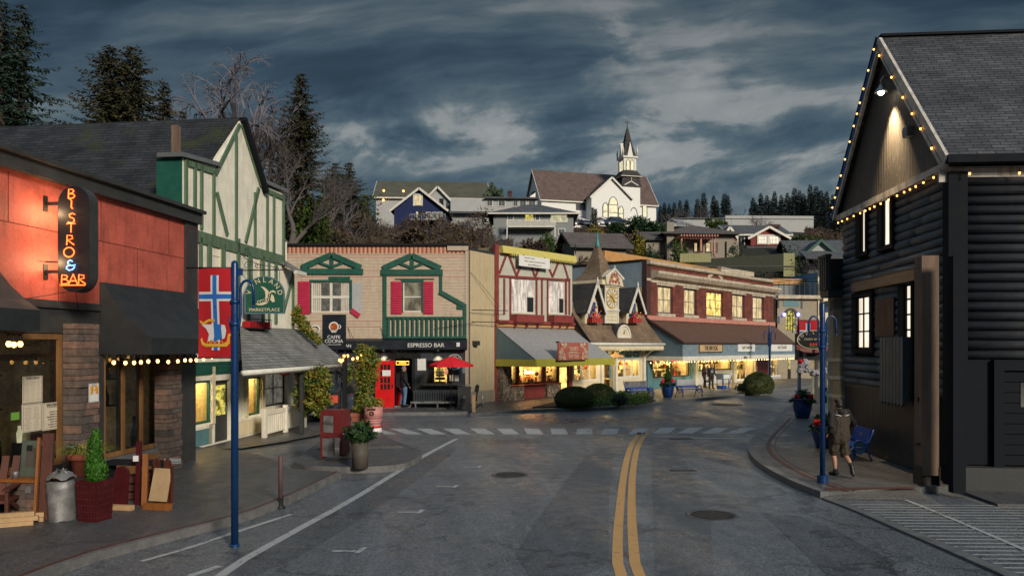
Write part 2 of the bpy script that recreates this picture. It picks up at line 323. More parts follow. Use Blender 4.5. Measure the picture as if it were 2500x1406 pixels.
K=dict(asph=lambda:asphalt('asphalt',(.112,.121,.133),.76,.6,R(-8)),walk=lambda:asphalt('worn_concrete_walk',(.072,.074,.078),.45,.5,0,.8),asph_d=lambda:asphalt('older_dark_asphalt',(.078,.085,.095),.85,.7,R(-8),1.0),walk_r=lambda:asphalt('wet_paving',(.085,.085,.085),.8,.4,0,.7),kerb=lambda:mat('kerb_concrete',(.13,.13,.13),.55,.4,4,.4),redkerb=lambda:mat('red_kerb_paint',(.085,.030,.022),.6,.6,5,.3,dirt=.6),bed=lambda:mat('soil',(.035,.028,.02),.9,.5,6,.6),white_line=lambda:paint('white_road_paint',(.40,.41,.41),.52),yellow_line=lambda:paint('yellow_road_paint',(.58,.32,.11),.55),faint_line=lambda:paint('worn_road_paint',(.36,.36,.36),.52),iron=lambda:mat('cast_iron',(.03,.03,.032),.45,.4,8,.3,.6),hill=lambda:mat('hillside_soil',(.020,.019,.012),.95,.5,.25,.6),grass=lambda:mat('wet_lawn',(.03,.055,.016),.9,.5,1.5,.5),black=lambda:mat('black_paint',(.011,.012,.015),.65,.3,3,spec=.2),charcoal=lambda:mat('charcoal_trim',(.035,.037,.038),.6,.3,3,.2,dirt=.3),dark=lambda:mat('dark_interior',(.008,.008,.009),.8,.2,2),stucco_red=lambda:mat('orange_red_stucco',(.44,.095,.065),.62,.38,1.6,.6,dirt=.5),seam=lambda:mat('stucco_seam',(.10,.018,.012),.8,.3,6),canvas=lambda:mat('black_canvas',(.017,.020,.023),.7,.25,3,.3),wood_t=lambda:mat('tan_wood',(.20,.10,.035),.55,.35,3,.2,stretch=(1,1,.25)),wood_d=lambda:mat('dark_red_wood',(.075,.022,.014),.55,.4,3,.2,stretch=(2,2,.4)),wood_o=lambda:mat('orange_wood',(.24,.085,.022),.5,.3,3,.2,stretch=(2,2,.5)),wood_p=lambda:mat('pale_cut_wood',(.42,.27,.14),.7,.3,5,.3),wood_g=lambda:mat('weathered_post_wood',(.16,.105,.075),.8,.45,2.2,.5,stretch=(3,3,.25),dirt=.5),ledge=lambda:blockmat('ledge_stone',[(.05,.045,.042),(.12,.085,.07),(.08,.07,.065),(.20,.115,.085),(.10,.075,.06)]),silver=lambda:mat('grey_metal',(.26,.27,.28),.4,.25,3,.1,.7),alu=lambda:mat('window_alloy',(.22,.23,.24),.4,.15,3,.05,.5),white=lambda:mat('white_paint',(.66,.64,.57),.5,.15,2.5,.1,dirt=.15),cream=lambda:mat('cream_paint',(.66,.58,.40),.5,.16,2.5,.1,dirt=.12),vwall=lambda:mat('cream_render',(.78,.74,.62),.75,.16,2.2,.5,dirt=.28),vgreen=lambda:mat('sage_green_timber',(.095,.155,.095),.65,.3,3,.3,stretch=(3,3,.5),dirt=.25),dgreen=lambda:mat('deep_green_paint',(.012,.082,.058),.5,.25,3,.15),signgreen=lambda:mat('sign_green',(.012,.075,.052),.45,.12,3,.05),gold=lambda:mat('gold_paint',(.55,.38,.14),.4,.2,4,.1),goldpale=lambda:mat('pale_gold_lettering',(.60,.53,.36),.5,.12,4,0),roof_v=lambda:bricks('dark_composition_shingle',(.018,.020,.024),(.034,.036,.042),(.005,.005,.006),.55,.125,.010,'yz',.8,.5,.02,.37,1.18,moss=(.035,.045,.012)),roof_p=lambda:bricks('grey_shingle',(.17,.17,.16),(.24,.24,.225),(.05,.05,.047),.30,.13,.010,'xz',.8,.3,.015,.5,1.55),roof_l=lambda:bricks('charcoal_shingle',(.045,.047,.053),(.080,.083,.09),(.010,.010,.012),.36,.105,.010,'yz',.75,.4,.02,.43,1.35),roof_c=lambda:bricks('brown_wood_shingle',(.17,.118,.078),(.24,.165,.105),(.055,.038,.028),.20,.14,.008,'xz',.8,.35,.012,.5,1.25),roof_s=lambda:bricks('dark_dormer_shingle',(.045,.043,.042),(.065,.062,.06),(.018,.017,.017),.3,.13,.01,'yz',.8,.3,.012,.5,1.2),roof_tile=lambda:lines('brown_pantile',(.13,.072,.052),.20,'x',.6,wave=True,var=.35,deep=.05,groove=.5),pink=lambda:lines('peach_lap_siding',(.50,.40,.30),.15,'z',.65,.10,.14,.008,groove=.16,dirt=.22),corr_p=lambda:lines('terracotta_corrugated_iron',(.52,.24,.155),.20,'x',.5,wave=True,var=.2,deep=.06,groove=.6),crimson=lambda:mat('crimson_shutter',(.44,.020,.060),.5,.15,3,.1),red=lambda:mat('bright_red_paint',(.62,.008,.010),.4,.15,3,.05),redcloth=lambda:mat('red_canvas',(.72,.012,.025),.7,.15,3,.1),navy=lambda:mat('navy_black_fascia',(.013,.017,.024),.4,.2,3),cafe_dk=lambda:mat('slate_black_paint',(.028,.034,.042),.55,.3,2.5,.1),beige=lambda:lines('beige_panel_siding',(.50,.41,.255),.30,'x',.65,.035,.12,.01,groove=.3,dirt=.2),beige2=lambda:mat('beige_stucco',(.30,.26,.19),.75,.2,3,.3,dirt=.2),maroon=lambda:mat('maroon_trim',(.22,.045,.040),.5,.2,3,.1),tgrey=lambda:mat('grey_green_render',(.47,.47,.40),.65,.14,2.5,.2,dirt=.1),yellow=lambda:mat('yellow_paint',(.56,.49,.14),.5,.1,3,.05),olive=lambda:mat('olive_yellow_fascia',(.36,.34,.05),.5,.12,3,.05),corr_g=lambda:lines('grey_corrugated_awning',(.36,.36,.355),.21,'x',.5,wave=True,var=.15,deep=.05,groove=.93),bluegrey=lambda:mat('blue_grey_paint',(.10,.16,.20),.6,.2,2,.1),teal=lambda:mat('teal_paint',(.09,.20,.22),.55,.15,3,.1),cobble=lambda:stones('river_cobble',[(.10,.085,.07),(.30,.22,.15),(.16,.14,.125),(.38,.31,.23),(.20,.13,.10)],6.5,(.03,.026,.022)),brick=lambda:bricks('red_brick',(.24,.058,.040),(.16,.040,.030),(.075,.045,.038),.42,.13,.022,var=.4,deep=.012),brickdk=lambda:mat('old_brick_side',(.06,.028,.024),.8,.4,4,.4),stonetrim=lambda:mat('worn_stone_trim',(.50,.43,.33),.75,.35,3,.5,dirt=.55),pinktrim=lambda:mat('salmon_trim',(.50,.22,.17),.6,.2,3,.2),bluewall=lambda:mat('pale_blue_render',(.24,.31,.36),.7,.18,1.2,.2,dirt=.2),orangetrim=lambda:mat('ochre_fascia',(.50,.27,.10),.6,.2,2,.1),bluepost=lambda:mat('cobalt_post_paint',(.005,.034,.125),.3,.2,3,.05),bluewood=lambda:mat('blue_bench_paint',(.018,.075,.36),.4,.2,4,.1),bluepot=lambda:mat('cobalt_glaze',(.008,.035,.14),.2,.25,4,.05,spec=.6),bluetex=lambda:lines('blue_lap_siding',(.13,.30,.46),.18,'z',.6,.1,.15,.012,groove=.3),flagred=lambda:mat('red_banner_cloth',(.36,.006,.012),.8,.15,3,.15),flagwhite=lambda:mat('white_banner_cloth',(.55,.54,.54),.8,.08,3,0),flagblue=lambda:mat('blue_banner_cloth',(.012,.115,.40),.8,.12,3,0),flaggold=lambda:mat('gold_banner_cloth',(.58,.30,.025),.8,.15,8,0),lognear=lambda:mat('shade_darkened_log',(.022,.026,.034),.6,.55,2.4,.4,stretch=(3,.4,3),dirt=.35),log=lambda:mat('slate_painted_log',(.075,.092,.108),.6,.5,2.4,.4,stretch=(.4,.4,3),dirt=.45),logtrim=lambda:mat('black_blue_trim',(.010,.012,.016),.8,.25,3,.15,spec=.12),corr_l=lambda:lines('charcoal_batten_siding',(.085,.076,.068),.155,'x',.55,.32,.2,.02,groove=.65),corr_k=lambda:lines('black_batten_skirt',(.026,.032,.036),.16,'x',.5,.3,.2,.02,groove=.7),gableboard=lambda:mat('bulb_lit_peeling_barge',(.52,.48,.42),.7,.4,4,.3,dirt=.5),slat=lambda:mat('slate_blue_slat',(.045,.075,.092),.5,.2,3,.1),plank=lambda:mat('brown_header_board',(.20,.135,.085),.75,.4,3,.4,stretch=(.5,.5,3)),churchw=lambda:lines('white_church_siding',(.80,.80,.78),.22,'z',.6,.1,.06,.012,groove=.15),roof_ch=lambda:bricks('brown_church_shingle',(.125,.088,.078),(.165,.115,.10),(.06,.045,.04),.45,.22,.02,'xz',.85,.25,.02,.5,1.2),roof_m=lambda:mat('moss_grey_roof',(.085,.080,.055),.85,.35,.5,.3),roof_g=lambda:bricks('slate_grey_roof',(.085,.09,.098),(.11,.115,.125),(.05,.05,.055),.5,.2,.02,'xz',.85,.2,.02),roof_b=lambda:bricks('brown_grey_roof',(.105,.085,.078),(.14,.115,.105),(.05,.04,.04),.5,.22,.02,'xz',.85,.2,.02),hgrey=lambda:lines('grey_house_siding',(.23,.25,.26),.2,'z',.65,.1,.1,.01,groove=.25),hblue=lambda:lines('royal_blue_siding',(.009,.020,.085),.2,'z',.6,.1,.15,.01,groove=.25),hred=lambda:lines('barn_red_siding',(.20,.022,.022),.2,'z',.6,.1,.15,.01,groove=.3),hbeige=lambda:mat('beige_house_render',(.27,.24,.19),.75,.15,2,.2),hwhite=lambda:mat('off_white_render',(.38,.39,.39),.7,.12,.6,.2,dirt=.15),fence=lambda:lines('olive_fence_boards',(.040,.045,.030),.3,'x',.8,.08,.25,.01),fencep=lambda:lines('pale_fence_boards',(.30,.29,.15),.28,'x',.8,.1,.2,.01),bark=lambda:mat('bark',(.055,.042,.034),.9,.4,6,.5,stretch=(2,2,.4)),barkg=lambda:mat('grey_bark',(.10,.085,.078),.9,.35,6,.3,stretch=(2,2,.4)),twig=lambda:mat('purple_brown_twig',(.092,.080,.078),.9,.3,1,0),twigpale=lambda:mat('hazy_grey_twig',(.16,.15,.18),.9,.25,1,0),scrub=lambda:leafm('bramble_scrub',[(.03,.022,.018),(.075,.048,.038),(.105,.075,.05),(.06,.06,.026)],.9,.35),conifer=lambda:leafm('spruce_needles',[(.013,.028,.020),(.028,.052,.036),(.055,.078,.050)],.6,.5),conif2=lambda:leafm('fir_needles',[(.018,.022,.011),(.045,.046,.022),(.088,.074,.036)],.6,.6),coniffar=lambda:leafm('distant_fir_needles',[(.010,.020,.020),(.018,.034,.032),(.028,.046,.042)],.7,.2),hedge=lambda:leafm('clipped_hedge_leaf',[(.028,.050,.018),(.055,.085,.027),(.11,.105,.038)],.5,2),cover=lambda:leafm('ground_cover_leaf',[(.03,.06,.010),(.07,.13,.018),(.11,.16,.03)],.5,3),sage=lambda:leafm('grey_green_leaf',[(.05,.075,.05),(.10,.13,.09)],.6,4),vine=lambda:leafm('vine_leaf',[(.03,.075,.012),(.085,.13,.018),(.20,.19,.025),(.26,.13,.025)],.5,2.2),lime=lambda:leafm('bright_cypress',[(.012,.05,.005),(.026,.10,.008),(.055,.16,.014)],.6,6),strap=lambda:leafm('grass_blade',[(.06,.09,.015),(.18,.18,.03),(.30,.26,.06)],.5,6),dkleaf=lambda:leafm('glossy_dark_leaf',[(.008,.022,.010),(.02,.05,.016),(.05,.09,.03)],.35,5),greenb=lambda:leafm('bright_shrub_leaf',[(.02,.045,.010),(.05,.09,.014),(.09,.12,.02)],.6,.8),yelb=lambda:leafm('golden_shrub_leaf',[(.08,.075,.012),(.20,.17,.02),(.30,.23,.03)],.6,1),terracotta=lambda:mat('terracotta',(.26,.075,.045),.7,.25,3,.2),oxblood=lambda:mat('oxblood_glaze',(.060,.008,.010),.35,.25,4,.1),galv=lambda:mat('dented_galvanised',(.20,.20,.20),.5,.45,5,.4,.4),canvasb=lambda:mat('tan_canvas',(.42,.29,.16),.85,.2,4,.3),khakig=lambda:mat('grey_green_board',(.085,.105,.085),.5,.3,4,.15),brownmetal=lambda:mat('brown_bollard_paint',(.10,.055,.055),.6,.35,4,.2),potbrown=lambda:mat('grey_brown_planter',(.075,.063,.052),.7,.25,3,.2),newsred=lambda:mat('maroon_box_paint',(.13,.018,.018),.45,.3,3,.1),paper=lambda:mat('paper',(.62,.55,.42),.8,.1,3,0),ink=lambda:mat('ink',(.05,.045,.04),.8,.1,3,0),inkg=lambda:mat('grey_ink',(.30,.27,.21),.8,.1,3,0),whitelet=lambda:mat('white_lettering',(.72,.72,.70),.5,.05,3,0),orange=lambda:mat('orange_foam',(.60,.13,.015),.5,.1,3,0),ltgreen=lambda:mat('green_sticker',(.16,.38,.06),.5,.1,3,0),stain=lambda:mat('rust_sign_paint',(.36,.10,.075),.6,.35,4,.3),tanboard=lambda:mat('tan_sign_board',(.52,.36,.19),.6,.15,4,.1),ltblue=lambda:mat('pale_blue_fascia',(.17,.23,.27),.6,.35,4,.2,dirt=.2),skin=lambda:mat('skin',(.42,.22,.15),.55,.12,6,0),hair=lambda:mat('dark_hair',(.02,.015,.012),.6,.3,20,.3),hairg=lambda:mat('grey_hair',(.20,.18,.16),.6,.3,20,.3),jkt=lambda:mat('black_jacket',(.012,.012,.015),.8,.3,8,.3),vest=lambda:mat('olive_brown_vest',(.045,.035,.026),.85,.25,8,.3),shorts=lambda:mat('dark_khaki_shorts',(.050,.038,.026),.85,.25,8,.3),jeans=lambda:mat('blue_jeans',(.09,.17,.28),.85,.3,8,.3),dkpants=lambda:mat('dark_trousers',(.022,.023,.028),.85,.25,8,.2),shoe=lambda:mat('black_shoe',(.015,.015,.016),.5,.2,8,.1),maroonj=lambda:mat('dark_plum_coat',(.030,.014,.020),.85,.3,8,.3),reflect=lambda:mat('pale_reflective_tape',(.50,.50,.48),.4,.1,8,0),plastic=lambda:mat('white_plastic_bag',(.60,.60,.58),.4,.15,8,.3),carpaint=lambda:mat('slate_blue_car_paint',(.055,.075,.11),.2,.1,2,0,spec=.6),carblue=lambda:mat('dark_blue_car_paint',(.02,.035,.07),.2,.1,2,0,spec=.6),carsilver=lambda:mat('silver_car_paint',(.28,.29,.31),.25,.1,2,0,.4),tyre=lambda:mat('tyre_rubber',(.015,.015,.015),.8,.2,6,.1),carglass=lambda:mat('car_glass',(.02,.025,.03),.05,.1,2,0,spec=.8),darkglass=lambda:mat('dark_window_glass',(.018,.020,.020),.06,.2,1,0,spec=.8),greyglass=lambda:mat('sky_grey_window_glass',(.09,.11,.12),.08,.3,.8,0,spec=.7),olivepane=lambda:glow('dim_bistro_glass',(.010,.008,.005),(.135,.105,.060),.55,.8,.35,.05,.15),curtain=lambda:lines('white_curtain',(.55,.50,.42),.09,'x',.8,wave=True,var=.2,deep=.02,groove=.35),pane=lambda:pane_mat('clear_pane'),g_shop=lambda:glow('lit_shop_interior',(.09,.045,.006),(.98,.64,.17),1.9,2.4),g_yel=lambda:glow('lit_yellow_room',(.035,.032,.004),(.86,.72,.14),.9,3.2,1.4,.08,.06),g_warm=lambda:glow('lit_curtained_room',(.26,.17,.07),(.98,.76,.40),.85,3,.3,dim=.4),g_church=lambda:glow('lit_stained_window',(.45,.33,.10),(1.0,.90,.62),1.0,3,dim=.5),g_white=lambda:glow('bright_curtained_room',(.55,.42,.28),(1.0,.90,.72),1.0,4,.15,dim=.6),g_curt=lambda:glow('draped_curtain_room',(.30,.23,.20),(.96,.84,.70),.8,4.5,.22,dim=.25),g_bis=lambda:glow('dim_bistro_interior',(.030,.026,.014),(.30,.24,.13),.8,1.6,.6,.3,.1),g_dim=lambda:glow('dim_lit_room',(.05,.045,.03),(.40,.35,.22),.5,2,dim=.3),g_grey=lambda:glow('grey_reflecting_room',(.05,.05,.045),(.30,.28,.22),.38,5,.8,.06,.4),g_pale=lambda:glow('pale_blue_lit_room',(.25,.20,.10),(.80,.78,.50),.7,2,.5,dim=.4),bulb=lambda:emit('bulb_glow',(1,.50,.13),5),bulbs=lambda:emit('small_bulb_glow',(1,.42,.085),4.5),fairy=lambda:emit('fairy_light_glow',(1,.70,.30),4),neon=lambda:emit('red_neon',(1,.085,.012),7.0),neonb=lambda:emit('blue_neon',(.10,.32,1),6),neonw=lambda:emit('amber_neon',(1,.45,.06),3),lampglow=lambda:emit('lamp_glow',(1,.85,.6),25),globe=lambda:emit('yellow_globe',(1,.72,.10),2.4),lampdim=lambda:emit('ceiling_lamp_glow',(1,.70,.24),8),lav=lambda:emit('blue_wall_lamp',(.25,.25,1),4),pomp=lambda:mat('white_pompom',(.52,.48,.50),.9,.3,14,.9),bauble=lambda:mat('red_bauble',(.55,.01,.012),.25,.1,3,0),flower_r=lambda:mat('red_petal',(.70,.015,.012),.6,.2,5,0),flower_o=lambda:mat('orange_petal',(.75,.20,.02),.6,.2,5,0),flower_p=lambda:mat('pink_petal',(.60,.12,.22),.6,.2,5,0),flower_v=lambda:mat('violet_petal',(.30,.20,.50),.6,.2,5,0),flower_y=lambda:mat('yellow_petal',(.75,.55,.10),.6,.2,5,0),facepink=lambda:mat('pink_planter_paint',(.50,.22,.20),.6,.3,5,.2),petrol=lambda:mat('petrol_blue_paint',(.012,.055,.085),.5,.2,4,.1),copper=lambda:mat('verdigris_copper',(.04,.26,.24),.5,.25,4,.1),blackred=lambda:mat('dark_red_door',(.12,.008,.018),.45,.2,3,.1),goods1=lambda:mat('goods_dark',(.05,.03,.015),.6,.5,9,0),goods2=lambda:mat('goods_pale',(.65,.55,.38),.6,.5,9,0),goods3=lambda:mat('goods_red',(.45,.05,.02),.6,.5,9,0),goods4=lambda:mat('goods_green',(.08,.16,.05),.6,.5,9,0),)
_m={}
def mm(k):
 if isinstance(k,(list,tuple)):return[mm(q)for q in k]
 if k not in _m:_m[k]=K[k]()
 return _m[k]
def lerp(x,xs,ys):
 if x<=xs[0]:return ys[0]
 for i in range(len(xs)-1):
  if x<=xs[i+1]:return ys[i]+(ys[i+1]-ys[i])*(x-xs[i])/(xs[i+1]-xs[i])
 return ys[-1]
def sstep(t):t=min(1,max(0,t));return t*t*(3-2*t)
def hill0(X):return lerp(X,(-60,-26,-12,-1,18,40,60),(30,30,49,58,79,80,80))
def terr(X,Y):
 if Y<20:return 0.0
 z=lerp(Y,(40,60,75,90,115,140,170,250,400,900),(1,6,9.5,13.2,19.4,24,27,41,58,75))
 return z*sstep((Y-hill0(X))/20)
def axis(a):
 o=[]
 for s,e,d in a:
  x=s
  while x<e:o.append(x);x+=d
 return o+[a[-1][1]]
xs=axis([(-700,-100,60),(-100,-40,10),(-40,90,3),(90,200,12),(200,800,60)]);ys=axis([(-300,-20,40),(-20,25,5),(25,160,2.5),(160,300,12),(300,1500,80)])
random.seed(3)
b=MB();vs=[]
for y in ys:
 for x in xs:
  z=terr(x,y);vs.append((x,y,(z+random.uniform(-.25,.25)*min(1,z/8))-.03))
n=len(xs);b.add(vs,[(j*n+i,j*n+i+1,(j+1)*n+i+1,(j+1)*n+i)for j in range(len(ys)-1)for i in range(n-1)],0,True)
structure('ground',b,mm('hill'))
def dense(poly,z,mb,m=0):mb.poly([(p[0],p[1],z)for p in poly],m)
b=MB();dense([(-40,-25),(60,-25),(60,95),(36,95),(20,72),(-1,46),(-14,46),(-14,38),(-40,38)],0,b);structure('road',b,mm('asph'))
def slab(poly,mb,z=None):mb.prism([(p[0],p[1])for p in poly],-.02,WALK if z is None else z,'xy')
def g2(l,z=0.0):return[tuple(G(u,v,z).xy)for u,v in l]
def offs(line,w):
 o=[]
 for i,p in enumerate(line):
  a=Vector(line[max(0,i-1)]);c=Vector(line[min(len(line)-1,i+1)]);d=(c-a).normalized();o.append((p[0]-d.y*w,p[1]+d.x*w))
 return o
def smooth(l,k=2):
 for _ in range(k):
  o=[l[0]]
  for a,c in zip(l,l[1:]):o+=[(a[0]*.75+c[0]*.25,a[1]*.75+c[1]*.25),(a[0]*.25+c[0]*.75,a[1]*.25+c[1]*.75)]
  l=o+[l[-1]]
 return l
def strip(mb,line,w,z0,z1,m=0,side=1):
 o=offs(line,w*side);n=len(line)
 vs=[(*p,z0)for p in line]+[(*p,z1)for p in line]+[(*p,z1)for p in o]+[(*p,z0)for p in o]
 fs=[]
 for i in range(n-1):
  for k in range(3):fs.append((k*n+i,k*n+i+1,(k+1)*n+i+1,(k+1)*n+i))
 mb.add(vs,fs+[(0,n,2*n,3*n),(n-1,2*n-1,3*n-1,4*n-1)],m)
WALK=.13
kl=smooth([(-6.9,-6),(-6.5,4)]+g2([(130,1400),(400,1325),(590,1278),(690,1238),(760,1205),(822,1172)])+g2([(838,1166),(820,1163)]),2)
b=MB();inner=offs(kl,.16);slab(inner+g2([(806,1163),(760,1162),(702,1154),(660,1130),(600,1112)])+[(-9.6,22),(-10,22),(-10,-6)],b);structure('pavement',b,mm('walk'))
b=MB();k=int(len(kl)*.62);strip(b,kl,.10,0,WALK+.004);structure('kerb',b,mm('kerb'));b=MB();strip(b,offs(kl,.10)[:k+1],.075,.02,WALK+.006);strip(b,offs(kl,.10)[k:],.06,.02,WALK+.002);structure('kerb_band',b,mm('redkerb'))
b=MB();dense(g2([(585,1100),(700,1082),(800,1062),(905,1035),(860,1022),(790,1035)])+[(-9.6,27),(-9.8,21.6)],.07,b);structure('pavement',b,mm('walk'))
isl=smooth(g2([(716,1143),(760,1152),(860,1156),(960,1151),(1000,1143),(1035,1118),(1020,1108),(930,1075),(860,1068),(790,1078),(716,1143)]),2)
b=MB();dense(isl,WALK+.02,b);n=len(isl);b.add([(*p,0)for p in isl]+[(*p,WALK+.02)for p in isl],[(i,(i+1)%n,n+(i+1)%n,n+i)for i in range(n)],1);o_=b.build('traffic_island',[mm('walk'),mm('kerb')]);tag(o_,kind='structure')
b=MB();dense(g2([(770,1120),(960,1108),(925,1072),(865,1066),(800,1075)]),0,b);ip=g2([(775,1112),(985,1106),(935,1074),(865,1070),(800,1080)]);b=MB();b.prism(ip,WALK-.01,.21,'xy');structure('raised_slab',b,mm('walk'))
kc=smooth(g2([(640,1022),(800,1016),(940,1014),(1120,1013),(1150,1011)]),1)
b=MB();slab(offs(kc,.14)+[(-1.3,41.2),(-13,41.2)],b);structure('pavement',b,mm('walk'));b=MB();strip(b,kc,.15,0,WALK+.004);structure('kerb',b,mm('kerb'))
kf=smooth(g2([(1150,1018),(1240,1009),(1330,1005),(1400,1003),(1500,1000),(1570,995),(1620,986),(1700,979),(1800,969),(1900,955),(1990,944),(2060,936),(2200,925)]),2)
b=MB();slab(offs(kf,.14)+[(46,78),(23.5,69.5),(-1.3,42),(-1.4,38.5)],b);structure('pavement',b,mm('walk'));b=MB();strip(b,kf,.15,0,WALK+.004);structure('kerb',b,mm('kerb'))
b=MB();b.prism(g2([(1300,1003),(1360,1001),(1560,993),(1600,985),(1575,975),(1455,974),(1380,982)]),WALK-.02,WALK+.05,'xy');structure('planting_bed',b,mm('bed'))
kr=smooth(g2([(2003,1216),(1925,1185),(1862,1150),(1830,1120),(1824,1098),(1838,1075),(1880,1040),(1932,992),(1966,966),(2040,951),(2200,941)]),3)
b=MB();slab([(p[0],p[1])for p in offs(kr,-.16)]+[(40,62),(16,40),(9.75,22.1),(9.2,15.9),(9.0,15.6)]+g2([(2236,1205)]),b);structure('pavement',b,mm('walk_r'));b=MB();strip(b,kr,.17,0,WALK+.004,0,-1);structure('kerb',b,mm('kerb'))
b=MB();strip(b,offs(kr[:int(len(kr)*.62)],-.5),.11,WALK,WALK+.006,0,-1);strip(b,offs(kr[:int(len(kr)*.62)],-.72),.025,WALK,WALK+.006,0,-1);structure('paving_joint',b,mm('redkerb'))
b=MB();q=g2([(2016,1191),(2232,1188),(2232,1193),(2010,1196)],WALK);dense(q,WALK+.005,b);structure('paving_joint',b,mm('redkerb'))
b=MB();a_,c_=g2([(2022,1207),(2236,1205)],.0);e_,f_=g2([(2012,1219),(2262,1222)]);b.add([(*a_,WALK),(*c_,WALK),(*f_,.008),(*e_,.008),(*a_,0),(*c_,0)],[(0,1,2,3)]);structure('pavement_ramp',b,mm('walk_r'))
b=MB();b.prism([(9.1,14.2),(30,13.2),(30,15.9),(9.2,15.62)],-.01,.05,'xy');structure('apron',b,mm('walk'))
for pl in([(1455,1092),(1500,1092),(1487,1200),(1486,1300),(1488,1404),(1225,1404),(1330,1240),(1400,1150)],[(910,1178),(1062,1104),(1128,1086),(1035,1160),(880,1268),(650,1404),(545,1404),(700,1316)],[(1180,1072),(1320,1070),(1330,1082),(1190,1084)],[(1590,1092),(1660,1092),(1790,1404),(1600,1404)],[(1860,1250),(1980,1262),(2250,1404),(2020,1404)],[(1330,1024),(1700,1014),(1730,1022),(1340,1034)]):
 b=MB();dense(smooth(g2(pl),1),.003,b);structure('road_patch',b,mm('asph_d'))
def line(pts,w,m,z=.006,w2=None,label=None):
 l=smooth([tuple(p)for p in pts],2);a=offs(l,w/2);c=offs(l,-w/2);n=len(l);mb=MB()
 mb.add([(*p,z)for p in a]+[(*p,z)for p in c],[(i,i+1,n+i+1,n+i)for i in range(n-1)]);structure('road_marking',mb,mm(m))
line([(1.30,2)]+g2([(1509,1406),(1507,1330),(1512,1250),(1522,1160),(1535,1100),(1548,1075),(1562,1056)]),.155,'yellow_line')
line([(1.62,2)]+g2([(1553,1406),(1546,1330),(1541,1250),(1543,1160),(1553,1100),(1563,1078),(1577,1056)]),.155,'yellow_line')
line([(-3.6,6)]+g2([(525,1406),(690,1312),(850,1226),(960,1158),(1050,1104),(1115,1071)]),.15,'white_line')
line(g2([(345,1370),(460,1338),(560,1304),(640,1278),(712,1255)]),.10,'white_line');line(g2([(462,1406),(538,1381)]),.12,'white_line')
for u,v in((1090,1188),(1000,1250),(848,1345),(1152,1140)):
 q=G(u,v);b=MB();b.poly([(q.x-.22,q.y-.04,.006),(q.x+.12,q.y-.04,.006),(q.x+.12,q.y+.04,.006),(q.x-.22,q.y+.04,.006)]);b.poly([(q.x+.121,q.y-.10,.006),(q.x+.2,q.y-.10,.006),(q.x+.26,q.y+.2,.006),(q.x+.17,q.y+.2,.006)]);structure('road_marking',b,mm('white_line'))
b=MB()
for i in range(15):
 u=925+i*62.5+(8 if i>9 else 0);lean=28*(1-i/7.8)
 q=g2([(u-16-lean*.9,1046-(i>10)*2),(u+20-lean*.9,1046-(i>10)*2),(u+22+lean*.9,1060-(i>10)*2),(u-18+lean*.9,1060-(i>10)*2)]);dense(q,.006,b)
structure('road_marking',b,mm('white_line'))
line(g2([(700,1062),(930,1063),(1300,1063),(1600,1062),(1850,1066)]),.07,'faint_line');line(g2([(940,1044),(1300,1043),(1600,1042),(1890,1046)]),.06,'faint_line');line(g2([(1600,1065),(1700,1069),(1840,1071)]),.3,'faint_line',.0055)
b=MB()
for v in(1006,1011,1016.5):dense(g2([(1165,v+2),(1262,v-1.4),(1262,v-.1),(1162,v+3.6)]),.006,b)
structure('road_marking',b,mm('white_line'))
line(g2([(900,1027),(1100,1024)]),.1,'faint_line');line(g2([(1600,1005),(1760,990),(1900,975)]),.1,'faint_line',.0055)
edge=[(p[0],p[1])for p in smooth(g2([(2005,1218),(2080,1246),(2180,1290),(2300,1342),(2440,1404)]),2)]+[(6.2,7.5),(6.0,4)]
b=MB();strip(b,edge,.20,0,.035);structure('kerb',b,mm('kerb'))
b=MB()
for i in range(26):
 Y=14.35-i*.215;x0=5.60+.20+lerp(Y,(4,9.8,14.9),(.35,.62,.55))+(14.5-Y)*-.02
 x0=lerp(Y,[p[1]for p in reversed(edge)],[p[0]for p in reversed(edge)])+.28
 b.poly([(x0,Y-.035,.006),(x0+9,Y-.25-.035,.006),(x0+9,Y-.25+.03,.006),(x0,Y+.03,.006)])
structure('road_marking',b,mm('faint_line'))
line(g2([(2196,1215),(2260,1240),(2380,1290),(2560,1368)]),.09,'white_line',.011)
def cover(u,v,r,label,sq=False):
 t=thing('manhole_cover',label,'manhole cover',G(u,v,.001));b=MB()
 if sq:b.box(-r,r,-r*.55,r*.55,.001,.012);b.build('lid',mm('iron'),t);b=MB();b.box(-r-.05,r+.05,-r*.55-.05,-r*.55-.003,.001,.010);b.box(-r-.05,r+.05,r*.55+.003,r*.55+.05,.001,.010);b.build('frame',mm('kerb'),t)
 else:
  b.lathe([(r,0),(r,.010),(r*.92,.010),(r*.90,.004),(.001,.004)],28);
  for i in range(-4,5):
   h=math.sqrt(max(.01,(r*.85)**2-(i*r*.19)**2));b.box(-h,h,i*r*.19-.02,i*r*.19+.02,.004,.011)
  b.build('lid',mm('iron'),t);b=MB();b.lathe([(r+.10,0),(r+.09,.008),(r+.012,.009),(r+.01,0)],28);b.build('collar',mm('walk'),t)
cover(1738,1257,.37,'large round iron manhole cover in the right lane, nearest the camera');cover(1245,1159,.34,'round iron manhole cover in the left lane of the road');cover(1668,1149,.3,'small rectangular iron cover in the right lane before the crossing',True);cover(1660,1070,.36,'rectangular iron cover just in front of the right end of the crossing',True);cover(1770,988,.8,'round iron cover in the far road before the brick shops')
def building(name,label,fac,cat='building'):return thing(name,label,cat,(fac.o.x,fac.o.y,0),fac.a)
